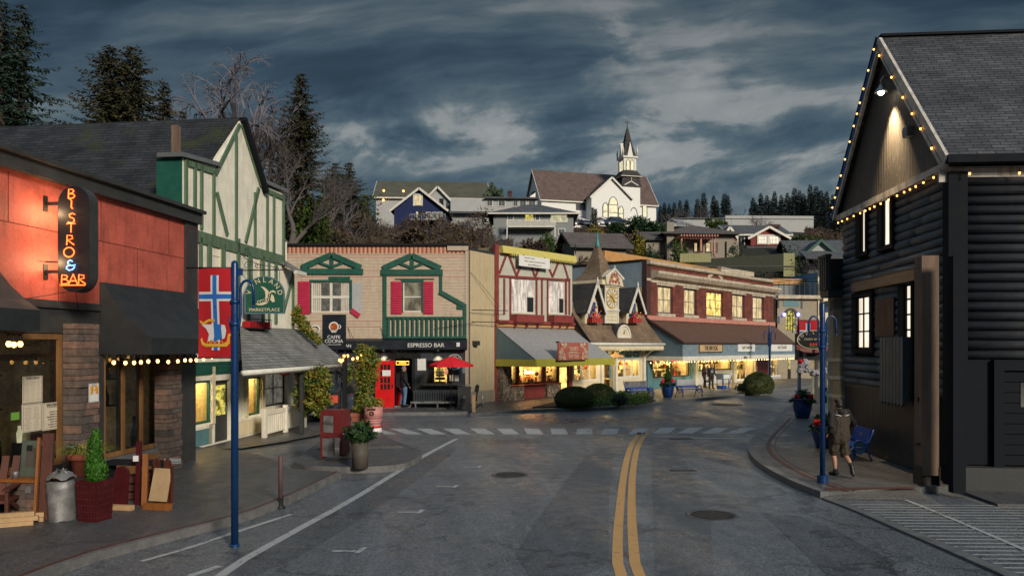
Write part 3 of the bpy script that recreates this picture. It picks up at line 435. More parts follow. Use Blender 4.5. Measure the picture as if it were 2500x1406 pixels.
def wall(parent,m,x0,x1,z0,z1,ops=(),y=0,t=.25,name='wall',m2=None):
 b=MB();X=sorted({x0,x1,*[min(x1,max(x0,o[k]))for o in ops for k in(0,1)]});Z=sorted({z0,z1,*[min(z1,max(z0,o[k]))for o in ops for k in(2,3)]})
 for a,c in zip(X,X[1:]):
  for e,f in zip(Z,Z[1:]):
   mx,mz=(a+c)/2,(e+f)/2
   if any(o[0]<mx<o[1]and o[2]<mz<o[3]for o in ops):continue
   b.poly([(a,y,e),(c,y,e),(c,y,f),(a,y,f)])
 for o in ops:
  a,c,e,f=o[:4]
  for q in(((a,e),(a,f)),((c,e),(c,f)),((a,e),(c,e)),((a,f),(c,f))):b.poly([(q[0][0],y,q[0][1]),(q[1][0],y,q[1][1]),(q[1][0],y+t,q[1][1]),(q[0][0],y+t,q[0][1])])
 return b.build(name,mm(m),parent)
def shell(parent,m,x0,x1,y0,y1,z0,z1,name='wall',roof=None):
 b=MB();b.poly([(x0,y0,z0),(x0,y1,z0),(x0,y1,z1),(x0,y0,z1)]);b.poly([(x1,y0,z0),(x1,y1,z0),(x1,y1,z1),(x1,y0,z1)]);b.poly([(x0,y1,z0),(x1,y1,z0),(x1,y1,z1),(x0,y1,z1)]);o=b.build(name,mm(m),parent)
 if roof:b=MB();b.poly([(x0,y0,z1-.15),(x1,y0,z1-.15),(x1,y1,z1-.15),(x0,y1,z1-.15)]);b.build('roof',mm(roof),parent)
 return o
def win(parent,x0,x1,z0,z1,glass,frame='white',cols=2,rows=2,y=0,fw=.06,recess=.10,mun=.03,sill=None,trim=None,tw=.1,name='window',curtain=False,arch=False):
 b=MB();ya,yb=y+recess-.04,y+recess+.04
 b.box(x0,x1,ya,yb,z0,z0+fw);b.box(x0,x1,ya,yb,z1-fw,z1);b.box(x0,x0+fw,ya,yb,z0+fw,z1-fw);b.box(x1-fw,x1,ya,yb,z0+fw,z1-fw)
 for i in range(1,cols):x=x0+(x1-x0)*i/cols;b.box(x-mun/2,x+mun/2,ya+.01,yb-.01,z0+fw,z1-fw)
 for j in range(1,rows):z=z0+(z1-z0)*j/rows;b.box(x0+fw,x1-fw,ya+.013,yb-.013,z-mun/2,z+mun/2)
 if trim:
  a=y-.03;b.box(x0-tw,x0,a,y+.02,z0-tw*.5,z1+tw,1);b.box(x1,x1+tw,a,y+.02,z0-tw*.5,z1+tw,1);b.box(x0,x1,a-.003,y+.02,z1,z1+tw,1)
 w=b.build(name,[mm(frame),mm(trim or frame)],parent)
 b=MB();b.poly([(x0+fw,y+recess,z0+fw),(x1-fw,y+recess,z0+fw),(x1-fw,y+recess,z1-fw),(x0+fw,y+recess,z1-fw)]);b.build('pane',mm(glass),w)
 if curtain:
  dx=(x1-x0)*.22
  for s in(0,1):
   b=MB();xa,xb=(x0+fw,x0+fw+dx)if s==0 else(x1-fw-dx,x1-fw);b.box(xa,xb,y+recess-.006,y+recess-.003,z0+fw,z1-fw);b.build('curtain',mm('curtain'),w)
 if sill:b=MB();b.box(x0-.08,x1+.08,y-.09,y+.06,z0-.10,z0);b.build('sill',mm(sill),w)
 return w
def shop(parent,x0,x1,z0,z1,glow_='g_shop',frame='white',cols=3,y=0,depth=1.1,fw=.07,n=16,seed=1,head=None,lamp=True):
 rnd=random.Random(seed);b=MB();ya,yb=y+.03,y+.11
 b.box(x0,x1,ya,yb,z0,z0+fw);b.box(x0,x1,ya,yb,z1-fw,z1)
 for i in range(cols+1):
  x=x0+fw/2+(x1-x0-fw)*i/cols;b.box(x-fw/2,x+fw/2,ya+.003,yb-.003,z0+fw,z1-fw)
 if head:zz=z1-(z1-z0)*head;b.box(x0+fw,x1-fw,ya+.006,yb-.006,zz-fw/2,zz+fw/2)
 w=b.build('window',mm(frame),parent)
 b=MB();b.poly([(x0+.02,y+.07,z0+.02),(x1-.02,y+.07,z0+.02),(x1-.02,y+.07,z1-.02),(x0+.02,y+.07,z1-.02)]);b.build('pane',mm('pane'),w)
 b=MB();Y=y+depth
 b.poly([(x0,Y,z0-.1),(x1,Y,z0-.1),(x1,Y,z1+.1),(x0,Y,z1+.1)],0)
 for x in(x0,x1):b.poly([(x,y+.13,z0),(x,Y,z0),(x,Y,z1),(x,y+.13,z1)],1)
 b.poly([(x0,y+.13,z0),(x1,y+.13,z0),(x1,Y,z0),(x0,Y,z0)],1);b.poly([(x0,y+.13,z1),(x1,y+.13,z1),(x1,Y,z1),(x0,Y,z1)],2)
 b.build('display_interior',[mm(glow_),mm('goods2'),mm('lampdim' if lamp else 'goods2')],w)
 b=MB();hz=z1-z0;shelves=[z0+.001,z0+hz*.42,z0+hz*.68]if hz>1.1 else[z0+.001]
 for z in shelves[1:]:b.box(x0+.1,x1-.1,y+depth*.55,y+depth*.9,z-.03,z,0)
 for i in range(int(n*1.8)):
  s=rnd.uniform(.05,.16);x=rnd.uniform(x0+.15,x1-.15);fl=rnd.choice(shelves);yy=y+(rnd.uniform(.3,depth-.25)if fl==shelves[0]else depth*.72);k=rnd.random();mi=rnd.choice((0,0,1,2,3));h=rnd.uniform(.10,.34)*hz*(1.2 if fl==shelves[0]else.6)
  if k<.4:b.box(x-s,x+s,yy-s*.6,yy+s*.6,fl,fl+h,mi)
  elif k<.75:b.lathe([(s*.7,0),(s*.9,h*.4),(s*.35,h*.75),(s*.4,h),(.001,h)],8,(x,yy,fl),mi)
  else:zc=rnd.uniform(z0+h,z1-.2);b.ball((x,yy,zc),s*.8,8,mi);b.box(x-.006,x+.006,yy-.006,yy+.006,zc,z1,mi)
 b.build('goods',mm(['goods1','goods2','goods3','goods4']),w)
 return w
def string(name,label,pts,n,m='bulb',r=.028,drop=.09,sag=.1,group=None,cap=True,cat='string lights'):
 pts=[Vector(p)for p in pts];t=thing(name,label,cat,pts[0],0,group);o=pts[0];L=[0]
 for a,c in zip(pts,pts[1:]):L.append(L[-1]+(c-a).length)
 def at(s):
  for i in range(len(pts)-1):
   if s<=L[i+1]+1e-6:
    f=(s-L[i])/max(1e-6,L[i+1]-L[i]);q=pts[i].lerp(pts[i+1],f);q.z-=sag*4*f*(1-f);return q-o
  return pts[-1]-o
 b=MB();b.tube([at(L[-1]*i/(len(pts)*8))for i in range(len(pts)*8+1)],.007,4);b.build('cable',mm('black'),t)
 proto=None
 for i in range(n):
  q=at(L[-1]*(i+.5+.28*math.sin(i*7.3+n))/n)
  if proto is None:
   b=MB()
   if cap:b.lathe([(r*.5,-drop+r),(r*.55,-.01),(r*.2,0)],6,(0,0,0),1)
   b.ball((0,0,-drop),r,8,0,1.25);proto=b.build('bulb',mm([m,'black']),t);proto.location=q
  else:c=proto.copy();COL.objects.link(c);c.parent=t;c.location=q
 return t
def hit(p0,n0,u,v):
 d=Vector(((u-U0)/F,1,(V0-v)/F));o=Vector((0,0,H));k=(Vector(p0)-o).dot(Vector(n0))/d.dot(Vector(n0));return o+d*k
A1=math.atan2(1,.1243)
BIS=Fac(G(445,1143),A1);VIN=Fac(G(445,1110),A1)
t=building('bistro_building','single storey orange red bistro with dark fascia and stone pillars at the left edge',BIS)
xr=BIS.x(478);xm=-22
wall(t,'stucco_red',xm,xr-.55,3.8,6.08,t=.2)
b=MB();zs=BIS.z(300,600)
for i in range(int(22/1.22)):
 x=xr-1.2-i*1.22;zz=zs+(.03 if i%2 else 0);b.box(x-.006,x+.006,-.004,.01,3.85 if i%2 else zs,zs if i%2 else 6.05)
b.box(xm,xr-.56,-.005,.01,zs-.007,zs+.007);b.build('wall_seam',mm('seam'),t)
x155,x258,x393=BIS.x(156),BIS.x(254),BIS.x(394)
wall(t,'charcoal',xm,xr,0,3.8,[(x155-6.2,x155,.75,3.25),(x258,x393,.62,3.0)],t=.3)
b=MB();b.box(xm,xr+.02,-.16,.0,6.08,6.34);b.prism([(-.26,6.34),(-.26,6.42),(.1,6.52),(1.2,6.62),(1.2,6.34)],xm,xr+.06,'yz');b.box(xm,xr-.3,-.05,0,3.72,3.86);b.build('fascia',mm('charcoal'),t)
b=MB();b.box(xr-.55,xr,-.06,.2,2.9,6.08);b.build('corner_pilaster',mm('charcoal'),t)
b=MB()
for q in(xr-.50,xr-.06):b.box(q,q+.02,-.068,-.055,3.4,5.95)
b.box(xr-.50,xr-.04,-.068,-.055,5.95,5.97);b.build('trim_line',mm('seam'),t)
shell(t,'charcoal',xm,xr,.2,11,0,6.4);b=MB();b.poly([(xm,0,6.5),(xr,0,6.5),(xr,11,6.9),(xm,11,6.9)]);b.build('roof',mm('roof_m'),t)
for ua,ub,zt in((182,243,3.42),(398,445,2.95)):
 b=MB();xa,xb=BIS.x(ub,-.32)-.62,BIS.x(ub,-.32)
 z=.1
 while z<zt:
  hs=min(random.uniform(.09,.17),zt-z+.02);c=sorted([xa,xb]+[random.uniform(xa+.1,xb-.1)for _ in range(random.choice((1,1,2)))])
  for p,q in zip(c,c[1:]):b.box(p+.004,q-.004,-.32+random.uniform(-.015,.025),-.005,z+.005,z+hs-.005)
  z+=hs
 b.build('stone_pillar',mm('ledge'),t)
for zo,xa,xb in((0,x258-.15,xr-.45),(.42,xm,BIS.x(98,-1.15))):
 b=MB();b.prism([(-.004,4.32+zo),(-.10,4.31+zo),(-.30,3.96+zo),(-.62,3.58+zo),(-.9,3.34+zo),(-1.15,3.17+zo),(-1.15,2.83+zo),(-.004,2.83+zo)],xa,xb,'yz')
 for i in range(int((xb-xa)/.9)+1):b.box(xa+i*.9,xa+i*.9+.012,-1.154,-1.15,2.83+zo,3.17+zo)
 b.build('awning',mm('canvas'),t)
w_=shop(t,x258,x393,.66,3.0,'g_bis','wood_t',3,0,1.8,.10,12,51,lamp=False);b=MB();b.box(x258-.08,x393+.08,-.09,.02,.56,.655);b.build('sill',mm('alu'),w_)
b=MB()
for i in range(3):
 xa=x258+(x393-x258)*i/3+.09;xb=x258+(x393-x258)*(i+1)/3-.06
 for x in(xa,xb-.04):b.box(x,x+.04,.09,.13,.78,2.9)
 b.box(xa,xb,.09,.13,.74,.78)
b.build('inner_frame',mm('alu'),w_)
b=MB();b.box(x258-.1,x393+.1,-.10,-.002,.13,.56);b.build('plank_base',mm('wood_t'),t)
w_=shop(t,x155-6.2,x155,.75,3.25,'g_bis','wood_t',3,0,2.2,.12,22,52,lamp=False)
b=MB();z=BIS.z(100,872);b.box(x155-6.1,x155-.1,.1,.2,z-.05,z+.06);b.build('transom',mm('wood_t'),w_)
b=MB();xs_=BIS.x(145,.1);zt=z+.08
def curl(mb,cx,cz,r,turns=1.6,a0=0,y=.08,th=.007,flip=1,m=0):
 pts=[]
 for i in range(26):
  f=i/25;a=a0+flip*f*turns*2*math.pi;rr=r*(1-.8*f);pts.append((cx+rr*math.cos(a),y,cz+rr*math.sin(a)))
 mb.tube(pts,th,4,m)
for i,(dx,dz,r)in enumerate(((-.1,.12,.07),(-.12,.3,.08),(-.28,.34,.09),(-.22,.2,.06),(-.45,.28,.09),(-.38,.42,.07),(-.14,.44,.06),(-.56,.42,.07))):curl(b,xs_+dx,zt+dz-.02,r,1.7,i*1.3,flip=(-1)**i)
b.tube([(xs_-.95,.08,zt+.12),(xs_-.5,.08,zt+.22),(xs_-.2,.08,zt+.1),(xs_-.05,.08,zt)],.007,4);b.build('iron_scroll',mm('iron'),w_)
def notice(name,label,ua,ub,va,vb,fac,y,head=None,lines_=12,cols=1,cat='notice',m='paper',body=None,hm='ink',shear=0):
 xa,xb=fac.x(ua,y),fac.x(ub,y);um=(ua+ub)/2;za,zb=fac.z(um,vb,y),fac.z(um,va,y);W,Hh=xb-xa,zb-za
 o=fac.w((xa+xb)/2,y,za);t=thing(name,label,cat,o,fac.a);b=MB();b.box(-W/2,W/2,-.006,.004,0,Hh);b.build('sheet',mm(m),t)
 b=MB();r=random.Random(int(ua));
 for s in((-W*.46,W*.46,Hh*.965,Hh*.972),(-W*.46,W*.46,Hh*.028,Hh*.035),(-W*.46,-W*.45,.03*Hh,.97*Hh),(W*.45,W*.46,.03*Hh,.97*Hh)):b.box(s[0],s[1],-.009,-.006,s[2],s[3],0)
 top=Hh*.88
 if head:
  for i,hd in enumerate(head):b.text(hd,0,Hh*(.90-i*.085),W*1.2/max(7,len(hd)),-.008,0,depth=.003)
  top=Hh*(.90-len(head)*.085)
 if body:
  for i,q in enumerate(body):b.text(q,W*.40,top-(i+1)*(top-.06*Hh)/(len(body)+.3),W*1.25/18,-.008,0,'RIGHT',.003)
 else:
  for c in range(cols):
   for i in range(lines_):
    z=top-(i+.5)*(top-.08*Hh)/lines_;cw=W*.84/cols;xc=-W*.42+cw*(c+.5);h=cw*r.uniform(.2,.44);b.box(xc-h,xc+h,-.008,-.006,z-Hh*.006,z+Hh*.006,1)
 b.build('lettering',mm([hm,'inkg']),t);return t
notice('menu_sheet','tall cream dinner menu in three columns taped inside the bistro window, upper sheet',55,103,918,983,BIS,.055,['BORREA DINE IN'],9,3)
notice('menu_sheet','cream menu page in two columns taped below the dinner menu on the bistro window',53.5,102,985,1053,BIS,.055,None,16,2)
notice('hours_sheet','cream spring and summer opening hours sheet taped right of the menus',104,150,982,1048,BIS,.055,['SPRING / SUMMER','HOURS'],body=['MONDAY CLOSED','TUESDAY CLOSED','WEDNESDAY 4pm-8pm','THURSDAY 4pm-8pm','FRIDAY 4pm-9pm','SATURDAY 4pm-9pm','SUNDAY 4pm-8pm'])
notice('window_sticker','small square green sticker low on the bistro window',27,47,1006,1025,BIS,.055,None,2,1,'sticker','ltgreen')
tq=notice('pillar_plaque','white plaque with blue heading and gold crest on the stone pillar',217,241,936,981,BIS,-.335,['Borrea House'],1,1,'plaque','whitelet',None,'flagblue')
b=MB();xq=(BIS.x(241,-.335)-BIS.x(217,-.335))/2
for s in(-1,1):
 b.prism([(s*xq*.25,.18),(s*xq*.75,.14),(s*xq*.8,.34),(s*xq*.6,.28),(s*xq*.45,.36),(s*xq*.25,.26)],-.014,-.007)
b.ring((0,.27),.03,.05,-.014,-.007);b.build('crest',mm('flaggold'),tq)
def blade(fac,x,z=0,y=0):q=fac.w(x,y,z);return q,fac.a-math.pi/2
xs_=BIS.x(110);zb=BIS.z(160,720);zb=3.99
q,rz=blade(BIS,xs_,zb)
t=thing('neon_sign','black capsule blade sign with red neon letters on the orange red bistro wall','neon sign',q,rz)
x0,x1,Hh=.35,.97,1.94;r=(x1-x0)/2;cx=(x0+x1)/2
cap=[(cx+r*math.cos(R(a)),Hh-r+r*math.sin(R(a)))for a in range(0,181,10)]+[(cx+r*math.cos(R(a)),r+r*math.sin(R(a)))for a in range(180,361,10)]
b=MB();b.prism(cap,-.11,.13);b.build('case',mm('black'),t)
b=MB();n=len(cap);b.add([(p[0]*1+(p[0]-cx)*.012,-.112,p[1])for p in cap]+[(p[0]+(p[0]-cx)*.012,.132,p[1])for p in cap],[(i,(i+1)%n,n+(i+1)%n,n+i)for i in range(n)],0,True);b.build('case_rim',mm('charcoal'),t)
for z in(.36,1.62):
 b=MB();b.box(.012,x0,-.025,.025,z,z+.06);b.box(.002,.02,-.05,.05,z-.11,z+.17)
 if z<1:b.box(.012,x0,-.012,.012,z+.2,z+.225)
 b.build('bracket',mm('iron'),t)
for p in(((.6,.02,1.93),(.0,1.2,2.15)),((.6,-.02,1.93),(.0,-.9,2.2)),((.6,.02,.03),(.0,.9,-.3)),((.6,-.02,.03),(.0,-.8,-.2))):b=MB();b.tube([p[0],p[1]],.006,4);b.build('guy_wire',mm('iron'),t)
SF={'B':[[(.1,0),(.15,1),(.65,.95),(.8,.78),(.6,.58),(.2,.52),(.75,.45),(.95,.25),(.7,.04),(.1,0)]],'I':[[(.35,1.05),(.6,.85),(.55,.15),(.75,-.05)]],'S':[[(.9,.85),(.6,1),(.25,.85),(.3,.62),(.75,.45),(.85,.18),(.5,0),(.1,.12)]],'T':[[(.05,.9),(.1,1),(.95,.95)],[(.52,.97),(.5,0)]],'R':[[(.15,0),(.2,1),(.75,.92),(.8,.65),(.25,.5),(.95,0)]],'O':[[(.5+.5*math.cos(R(a)),.5+.5*math.sin(R(a)))for a in range(0,361,24)]],'&':[[(.95,.35),(.75,.1),(.4,0),(.1,.2),(.2,.42),(.55,.52),(.3,.6),(.25,.82),(.5,1),(.72,.85)],[(.6,.45),(1,.52)]],'A':[[(0,0),(.5,1),(.95,0)],[(.2,.36),(.8,.36)]]}
lett=[('B',.285,1.71,.15,.17),('I',.275,1.53,.13,.16),('S',.285,1.26,.17,.18),('T',.275,1.09,.18,.165),('R',.255,.86,.18,.18),('O',.235,.64,.21,.175),('B',.07,.145,.17,.17),('A',.225,.135,.19,.19),('R',.40,.145,.17,.17)]
b=MB();b2=MB()
for ch,lx,lz,wd,hh in lett:
 xo=x0+lx-(wd/2 if lz>.3 else 0)+(0 if lz>.3 else 0)
 for st in SF[ch]:b.tube([(xo+p[0]*wd,-.135,lz+p[1]*hh)for p in st],.0085,5)
b.tube([(x0+.06,-.135,.125),(x0+.56,-.135,.125)],.007,5)
for st in SF['&']:b2.tube([(x0+.16+p[0]*.2,-.135,.395+p[1]*.19)for p in st],.0085,5)
b.build('neon_tubing',mm('neon'),t);b2.build('neon_tubing',mm('neonb'),t)['label']='blue neon ampersand'
for z in(.55,1.45):
 for s in(-.2,.22):
  l=bpy.data.lights.new('neon_backlight','POINT');l.energy=14;l.color=(1,.62,.32);l.shadow_soft_size=.08;o=bpy.data.objects.new('neon_backlight',l);COL.objects.link(o);o.parent=t;o.location=(.33,s,z)
q=lambda u,v,y:BIS.w(*[*(BIS.xz(u,v,y))[:1]],y,BIS.z(u,v,y))
string('string_lights','three warm bulbs hanging from the left awning over the bistro window',[q(12,812,-1.0),q(62,812,-1.0)],3,r=.042,drop=.16,sag=.03)
string('string_lights','row of warm bulbs hanging under the right bistro awning and past its end',[q(262,868,-1.0),q(375,866,-1.0),q(450,866,-1.0),q(525,858,-1.0)],13,r=.036,drop=.12,sag=.03)
t=building('half_timbered_building','white half-timbered shop with green beams and a steep dark gable roof',VIN);V=VIN
pk,lf,rt=V.xz(586,296),V.xz(529,410),V.xz(640,449)
l0,r0=V.xz(446,386),V.xz(692,474);X=V.x
zb=V.z(480,880)
b=MB();front=[(0,zb),(r0[0],zb),(r0[0],r0[1]),(rt[0],V.z(640,452)),pk,(lf[0],V.z(528,408)),(0,l0[1])]
b.prism(front,0,.25);b.build('wall',mm('vwall'),t)
sl_=(pk[1]-lf[1])/(pk[0]-lf[0])
b=MB();e=lambda x:pk[1]+.12-abs(x-pk[0])*sl_
for s,xe in((-1,-.9),(1,rt[0]+.12)):
 b.poly([(pk[0],-.22,e(pk[0])),(xe,-.22,e(xe)),(xe,26,e(xe)),(pk[0],26,e(pk[0]))])if s>0 else b.poly([(pk[0],-.02,e(pk[0])),(xe,.76 if xe<0 else 0,e(xe)),(xe,26,e(xe)),(pk[0],26,e(pk[0]))])
b.build('roof',mm('roof_v'),t)
b=MB();xw=lf[0]-.0
for s,q in((1,rt),):b.bar((pk[0],-.16,e(pk[0])-.06),(q[0]-s*.0,-.16,e(q[0])-.06),.15,.12,0,(0,-1,0))
b.build('barge_board',mm('logtrim'),t)
b=MB()
Bm=lambda p,q_,wd,y=-.03,m=0:b.bar((*V.xz(*p)[:1],y,V.xz(*p)[1]),(V.xz(*q_)[0],y,V.xz(*q_)[1]),wd,.06,m,(0,-1,0))
Bm((465,573),(690,636),.34)
for u,va,vb in((474,398,560),(490,405,560),(520,418,575),(575,330,590),(621,470,600),(651,468,615),(667,475,620)):Bm((u,va),(u,vb),.11)
Bm((452,397),(528,422),.16);Bm((642,462),(690,484),.16)
Bm((528,418),(583,306),.13);Bm((588,304),(640,455),.13)
Bm((527,470),(553,575),.13);Bm((630,460),(598,592),.13)
Bm((592,320),(634,455),.05);Bm((488,580),(488,870),.13);Bm((509,590),(509,870),.19);Bm((544,596),(544,860),.15);Bm((580,583),(580,820),.16);Bm((606,616),(606,800),.14);Bm((641,625),(641,790),.14);Bm((655,630),(655,790),.10);Bm((672,640),(672,790),.16);Bm((690,476),(690,640),.12);Bm((452,388),(452,870),.12)
b.build('timber_framing',mm('vgreen'),t)
b=MB();b.box(-.03,-.001,.0,.75,zb+.2,l0[1]);b.build('parapet_side',mm('dgreen'),t);b=MB();b.box(r0[0]-.1,r0[0]+.16,.0,.7,V.z(690,650),r0[1]);b.build('parapet_side',mm('dgreen'),t)
for p,q_ in(((440,384),(529,407)),((640,447),(694,470))):
 b=MB();a,c=V.xz(*p),V.xz(*q_);b.bar((a[0]-.1,.25,a[1]+.06),(c[0],.25,c[1]+.06),.12,.75,0,(0,1,0));b.build('coping',mm('alu'),t)
b=MB();xq,zq=V.xz(429,308,.9);b.box(xq-.10,xq+.10,.8,.98,5,zq);b.build('roof_post',mm('wood_g'),t)
for i,(ua,ub,va,vb)in enumerate(((514,538,588,662),(614,633,616,700))):
 um=(ua+ub)/2;win(t,X(ua),X(ub),V.z(um,vb),V.z(um,va),'g_dim','cream',1,2,-.02,.06,.03,.03,trim='vgreen',tw=.06)
xl,xd,xe=X(516),X(600),X(716);zt=zb+.02
wall(t,'vwall',0,xe,0,zb,[(X(450),X(516),.75,V.z(483,930)),(X(525),X(562),.1,V.z(540,928)),(X(606),X(636),.72,V.z(620,920)),(X(648),X(700),.9,V.z(670,905))],t=.25)
b=MB();za=V.z(480,893);b.box(0,xe,-.06,-.002,za-.26,za);b.box(0,xe,-.035,-.002,za+.02,za+.10);b.build('dark_beam',mm('dgreen'),t)
shop(t,X(450),X(516),.75,V.z(483,930),'g_yel','dgreen',1,0,1.3,.07,26,41);shop(t,X(606),X(636),.72,V.z(620,920),'g_yel','dgreen',1,0,1.3,.06,16,42)
win(t,X(648),X(700),.9,V.z(670,905),'g_grey','charcoal',2,2,0,.06,.14)
b=MB();xa,xb,zd=X(525),X(562),V.z(540,928);b.box(xa,xb,.10,.15,.1,zd);d_=b.build('door',mm('charcoal'),t);b=MB();b.poly([(xa+.1,.098,.9),(xb-.12,.098,.9),(xb-.12,.098,zd-.15),(xa+.1,.098,zd-.15)]);b.build('pane',mm('g_yel'),d_);b=MB();b.box(xb-.1,xb-.07,.05,.1,.95,1.15);b.build('handle',mm('alu'),d_)
b=MB()
for xa,xb,m in((X(450),X(516),1),(X(520)-.3,X(520),0),(X(562),X(604),0),(X(604),X(640),0),(X(642),xe,0)):
 k=int((xb-xa)/.11)
 for i in range(k):b.box(xa+i*.11+.012,xa+i*.11+.098,-.035,-.002,.14,.60,m)
 b.box(xa,xb,-.05,-.002,.60,.68,2)
b.build('wainscot',mm(['cream','teal','vwall']),t)
for xa in(X(518),X(600),X(640)):
 b=MB()
 for j in range(10):b.box(xa-.09,xa+.09,-.06,-.012-.02*(j%2),.7+j*.17,.7+j*.17+.165)
 b.build('shingle_pilaster',mm('cream'),t)
shell(t,'vwall',0,xe,.25,24,0,6.9)
z1,z0=V.z(690,618),V.z(700,655,-.5);x7=X(740,-.5)
b=MB();b.prism([(.5,z1),(-.55,z0),(-.55,z0-.06),(.5,z1-.1)],r0[0]-.3,x7,'yz');b.build('pent_roof',mm('roof_p'),t)
b=MB();b.bar((r0[0]-.3,-.58,z0-.08),(x7,-.58,z0-.08),.12,.13);b.build('gutter',mm('white'),t)
wall(t,'vwall',r0[0],xe,zb,z0+.1,t=.25)
b=MB();b.bar((xe-.1,-.04,z0-.1),(X(690),-.04,z0-1.5),.12,.06,0,(0,-1,0));b.box(xe-.16,xe,-.05,-.002,zb,z0+.05);b.build('timber_framing',mm('vgreen'),t)
yg=-1.75;zg=V.z(610,901,yg);xa,xb=X(592,yg),X(850,yg);zt=V.z(660,800);xtb=X(748)
b=MB();b.poly([(xa,yg,zg),(xb,yg,zg),(xtb,-.01,zt),(X(585),-.01,zt)]);b.poly([(xa,yg,zg-.08),(xb,yg,zg-.08),(xtb,-.01,zt-.08),(X(585),-.01,zt-.08)]);b.poly([(xb,yg,zg),(xb,yg,zg-.08),(xtb,-.01,zt-.08),(xtb,-.01,zt)]);b.poly([(xa,yg,zg),(xa,yg,zg-.08),(X(585),-.01,zt-.08),(X(585),-.01,zt)])
b.build('porch_roof',mm('roof_p'),t)
b=MB();b.tube([(xa-.1,yg-.06,zg-.09),(xb+.05,yg-.06,zg-.09)],.075,8);b.box(xa,xb,yg-.01,yg+.02,zg-.2,zg-.09);b.build('gutter',mm('white'),t)
b=MB()
for x in(X(738,yg+.15),X(838,yg+.15)):b.box(x-.06,x+.06,yg+.1,yg+.22,.1,zg-.09)
b.build('porch_post',mm('charcoal'),t)
b=MB();x0,x1=X(645,-.75),X(742,-.75);b.box(x0,x1,-.80,-.72,.78,.92);b.box(x0,x1,-.78,-.74,.17,.22)
k=int((x1-x0)/.16)
for i in range(k+1):b.box(x0+i*.16,x0+i*.16+.10,-.775,-.745,.22,.78)
for x in(x0,(x0+x1)/2,x1):b.box(x-.06,x+.06,-.83,-.69,.05,1.0)
b.build('porch_railing',mm('vwall'),t)
b=MB();x0,x1=X(800,yg+.4),X(852,yg-.3)
for i in range(9):q=x0+(x1-x0)*i/8;b.box(q-.02,q+.02,yg-.2,yg+.7,zg-.40,zg-.30)
b.box(x0,x1,yg-.1,yg-.04,zg-.52,zg-.41);b.build('trellis',mm('charcoal'),t)
xa,xb=X(606,-.25),X(655,-.25);zq=V.z(630,803,-.25);tw_=thing('window_box','red flower box in an iron rack on the half-timbered front under the green sign','window box',V.w((xa+xb)/2,-.2,zq),V.a);W=(xb-xa)/2
b=MB();b.box(-W,W,-.13,.13,.03,.24);b.build('box',mm('flagred'),tw_)
b=MB()
for i in range(8):x=-W+W*2*i/7;b.tube([(x,-.15,0),(x,-.16,.22),(x+.03,-.17,.30)],.009,4)
b.box(-W,W,-.155,.19,-.01,.02);b.box(-W,W,-.165,-.145,.3,.33);b.build('rack',mm('iron'),tw_)
YC=36.0;CAF=Fac(((690-U0)/F*YC,YC),0.0);V=CAF;X=V.x;Z=lambda v:V.z(900,v)
t=building('cafe_building','peach two storey cafe with green gable trim, red shutters and a black fascia',CAF)
x1=X(1141);x0=-1.6
wall(t,'pink',x0,x1,Z(838),Z(619),[(X(760),X(855),Z(762),Z(688)),(X(984),X(1030),Z(761),Z(688))],t=.25)
b=MB();b.box(x0,x1,.05,.15,Z(620),Z(600));b.build('corrugated_parapet',mm('corr_p'),t)
b=MB();b.box(x0,x1+.06,-.10,.3,Z(600),Z(595));b.build('coping',mm('black'),t);b=MB();b.box(X(1092),x1+.05,-.06,.049,Z(612),Z(601));b.box(x1-.10,x1+.03,-.03,.3,Z(990),Z(602));b.box(x0,x1,-.02,.05,Z(622),Z(619));b.build('corner_trim',mm('pink'),t)
shell(t,'pink',x0,x1,.25,10,0,Z(604),roof='roof_m')
w_=win(t,X(760),X(855),Z(762),Z(688),'g_grey','white',2,2,0,.05,.10,.12,curtain=True,trim='dgreen',tw=.09)
win(t,X(984),X(1030),Z(761),Z(688),'g_dim','white',1,2,0,.05,.10,.05,trim='dgreen',tw=.09)
for a,c in((728,757),(955,981),(1034,1058)):
 b=MB();b.box(X(a),X(c),-.05,-.002,Z(767),Z(687));n=13
 for i in range(n):z=Z(765)+(Z(689)-Z(765))*i/n;b.prism([(-.052,z+.02),(-.085,z+.03),(-.052,z+.10)],X(a)+.06,X(c)-.06,'yz')
 b.build('shutter',mm('crimson'),t)
b=MB();b.box(X(857),X(883),-.008,-.001,Z(765),Z(690));b.build('shutter_patch',mm('hwhite'),t)  # thin off-white plate on the siding beside the window
b=MB();b.bar((X(858),-.06,Z(757)),(X(878),-.06,Z(772)),.22,.04,0,(0,-1,0));b.build('shutter_fragment',mm('crimson'),t)
b=MB()
def truss(cu,hw,vp,vb):
 c,e,p,q=X(cu),(X(cu+hw)-X(cu-hw))/2,Z(vp),Z(vb)
 for s in(-1,1):b.bar((c,-.07,p-.1),(c+s*e,-.07,q+.32),.26,.10,0,(0,-1,0));b.bar((c,-.06,q+.35),(c+s*e*.52,-.06,q+.62),.11,.07,0,(0,-1,0))
 b.box(c-e-.1,c+e+.1,-.10,-.002,q,q+.27);b.box(c-.09,c+.09,-.055,-.002,q+.27,p-.2)
truss(810,72,617,670);truss(1006,70,619,672)
b.box(X(803),X(855),-.05,-.002,Z(682),Z(675))
b.box(X(935),X(944),-.06,-.002,Z(826),Z(672));b.box(X(1073),X(1080),-.06,-.002,Z(718),Z(672));b.bar((X(1074),-.06,Z(712)),(X(1136),-.06,Z(747)),.20,.08,0,(0,-1,0));b.box(X(1116),X(1139),-.07,-.002,Z(755),Z(744));b.box(X(1131),X(1139),-.06,-.002,Z(826),Z(755));b.box(X(965),X(1060),-.04,-.002,Z(683),Z(680))
b.build('green_trim',mm('dgreen'),t)
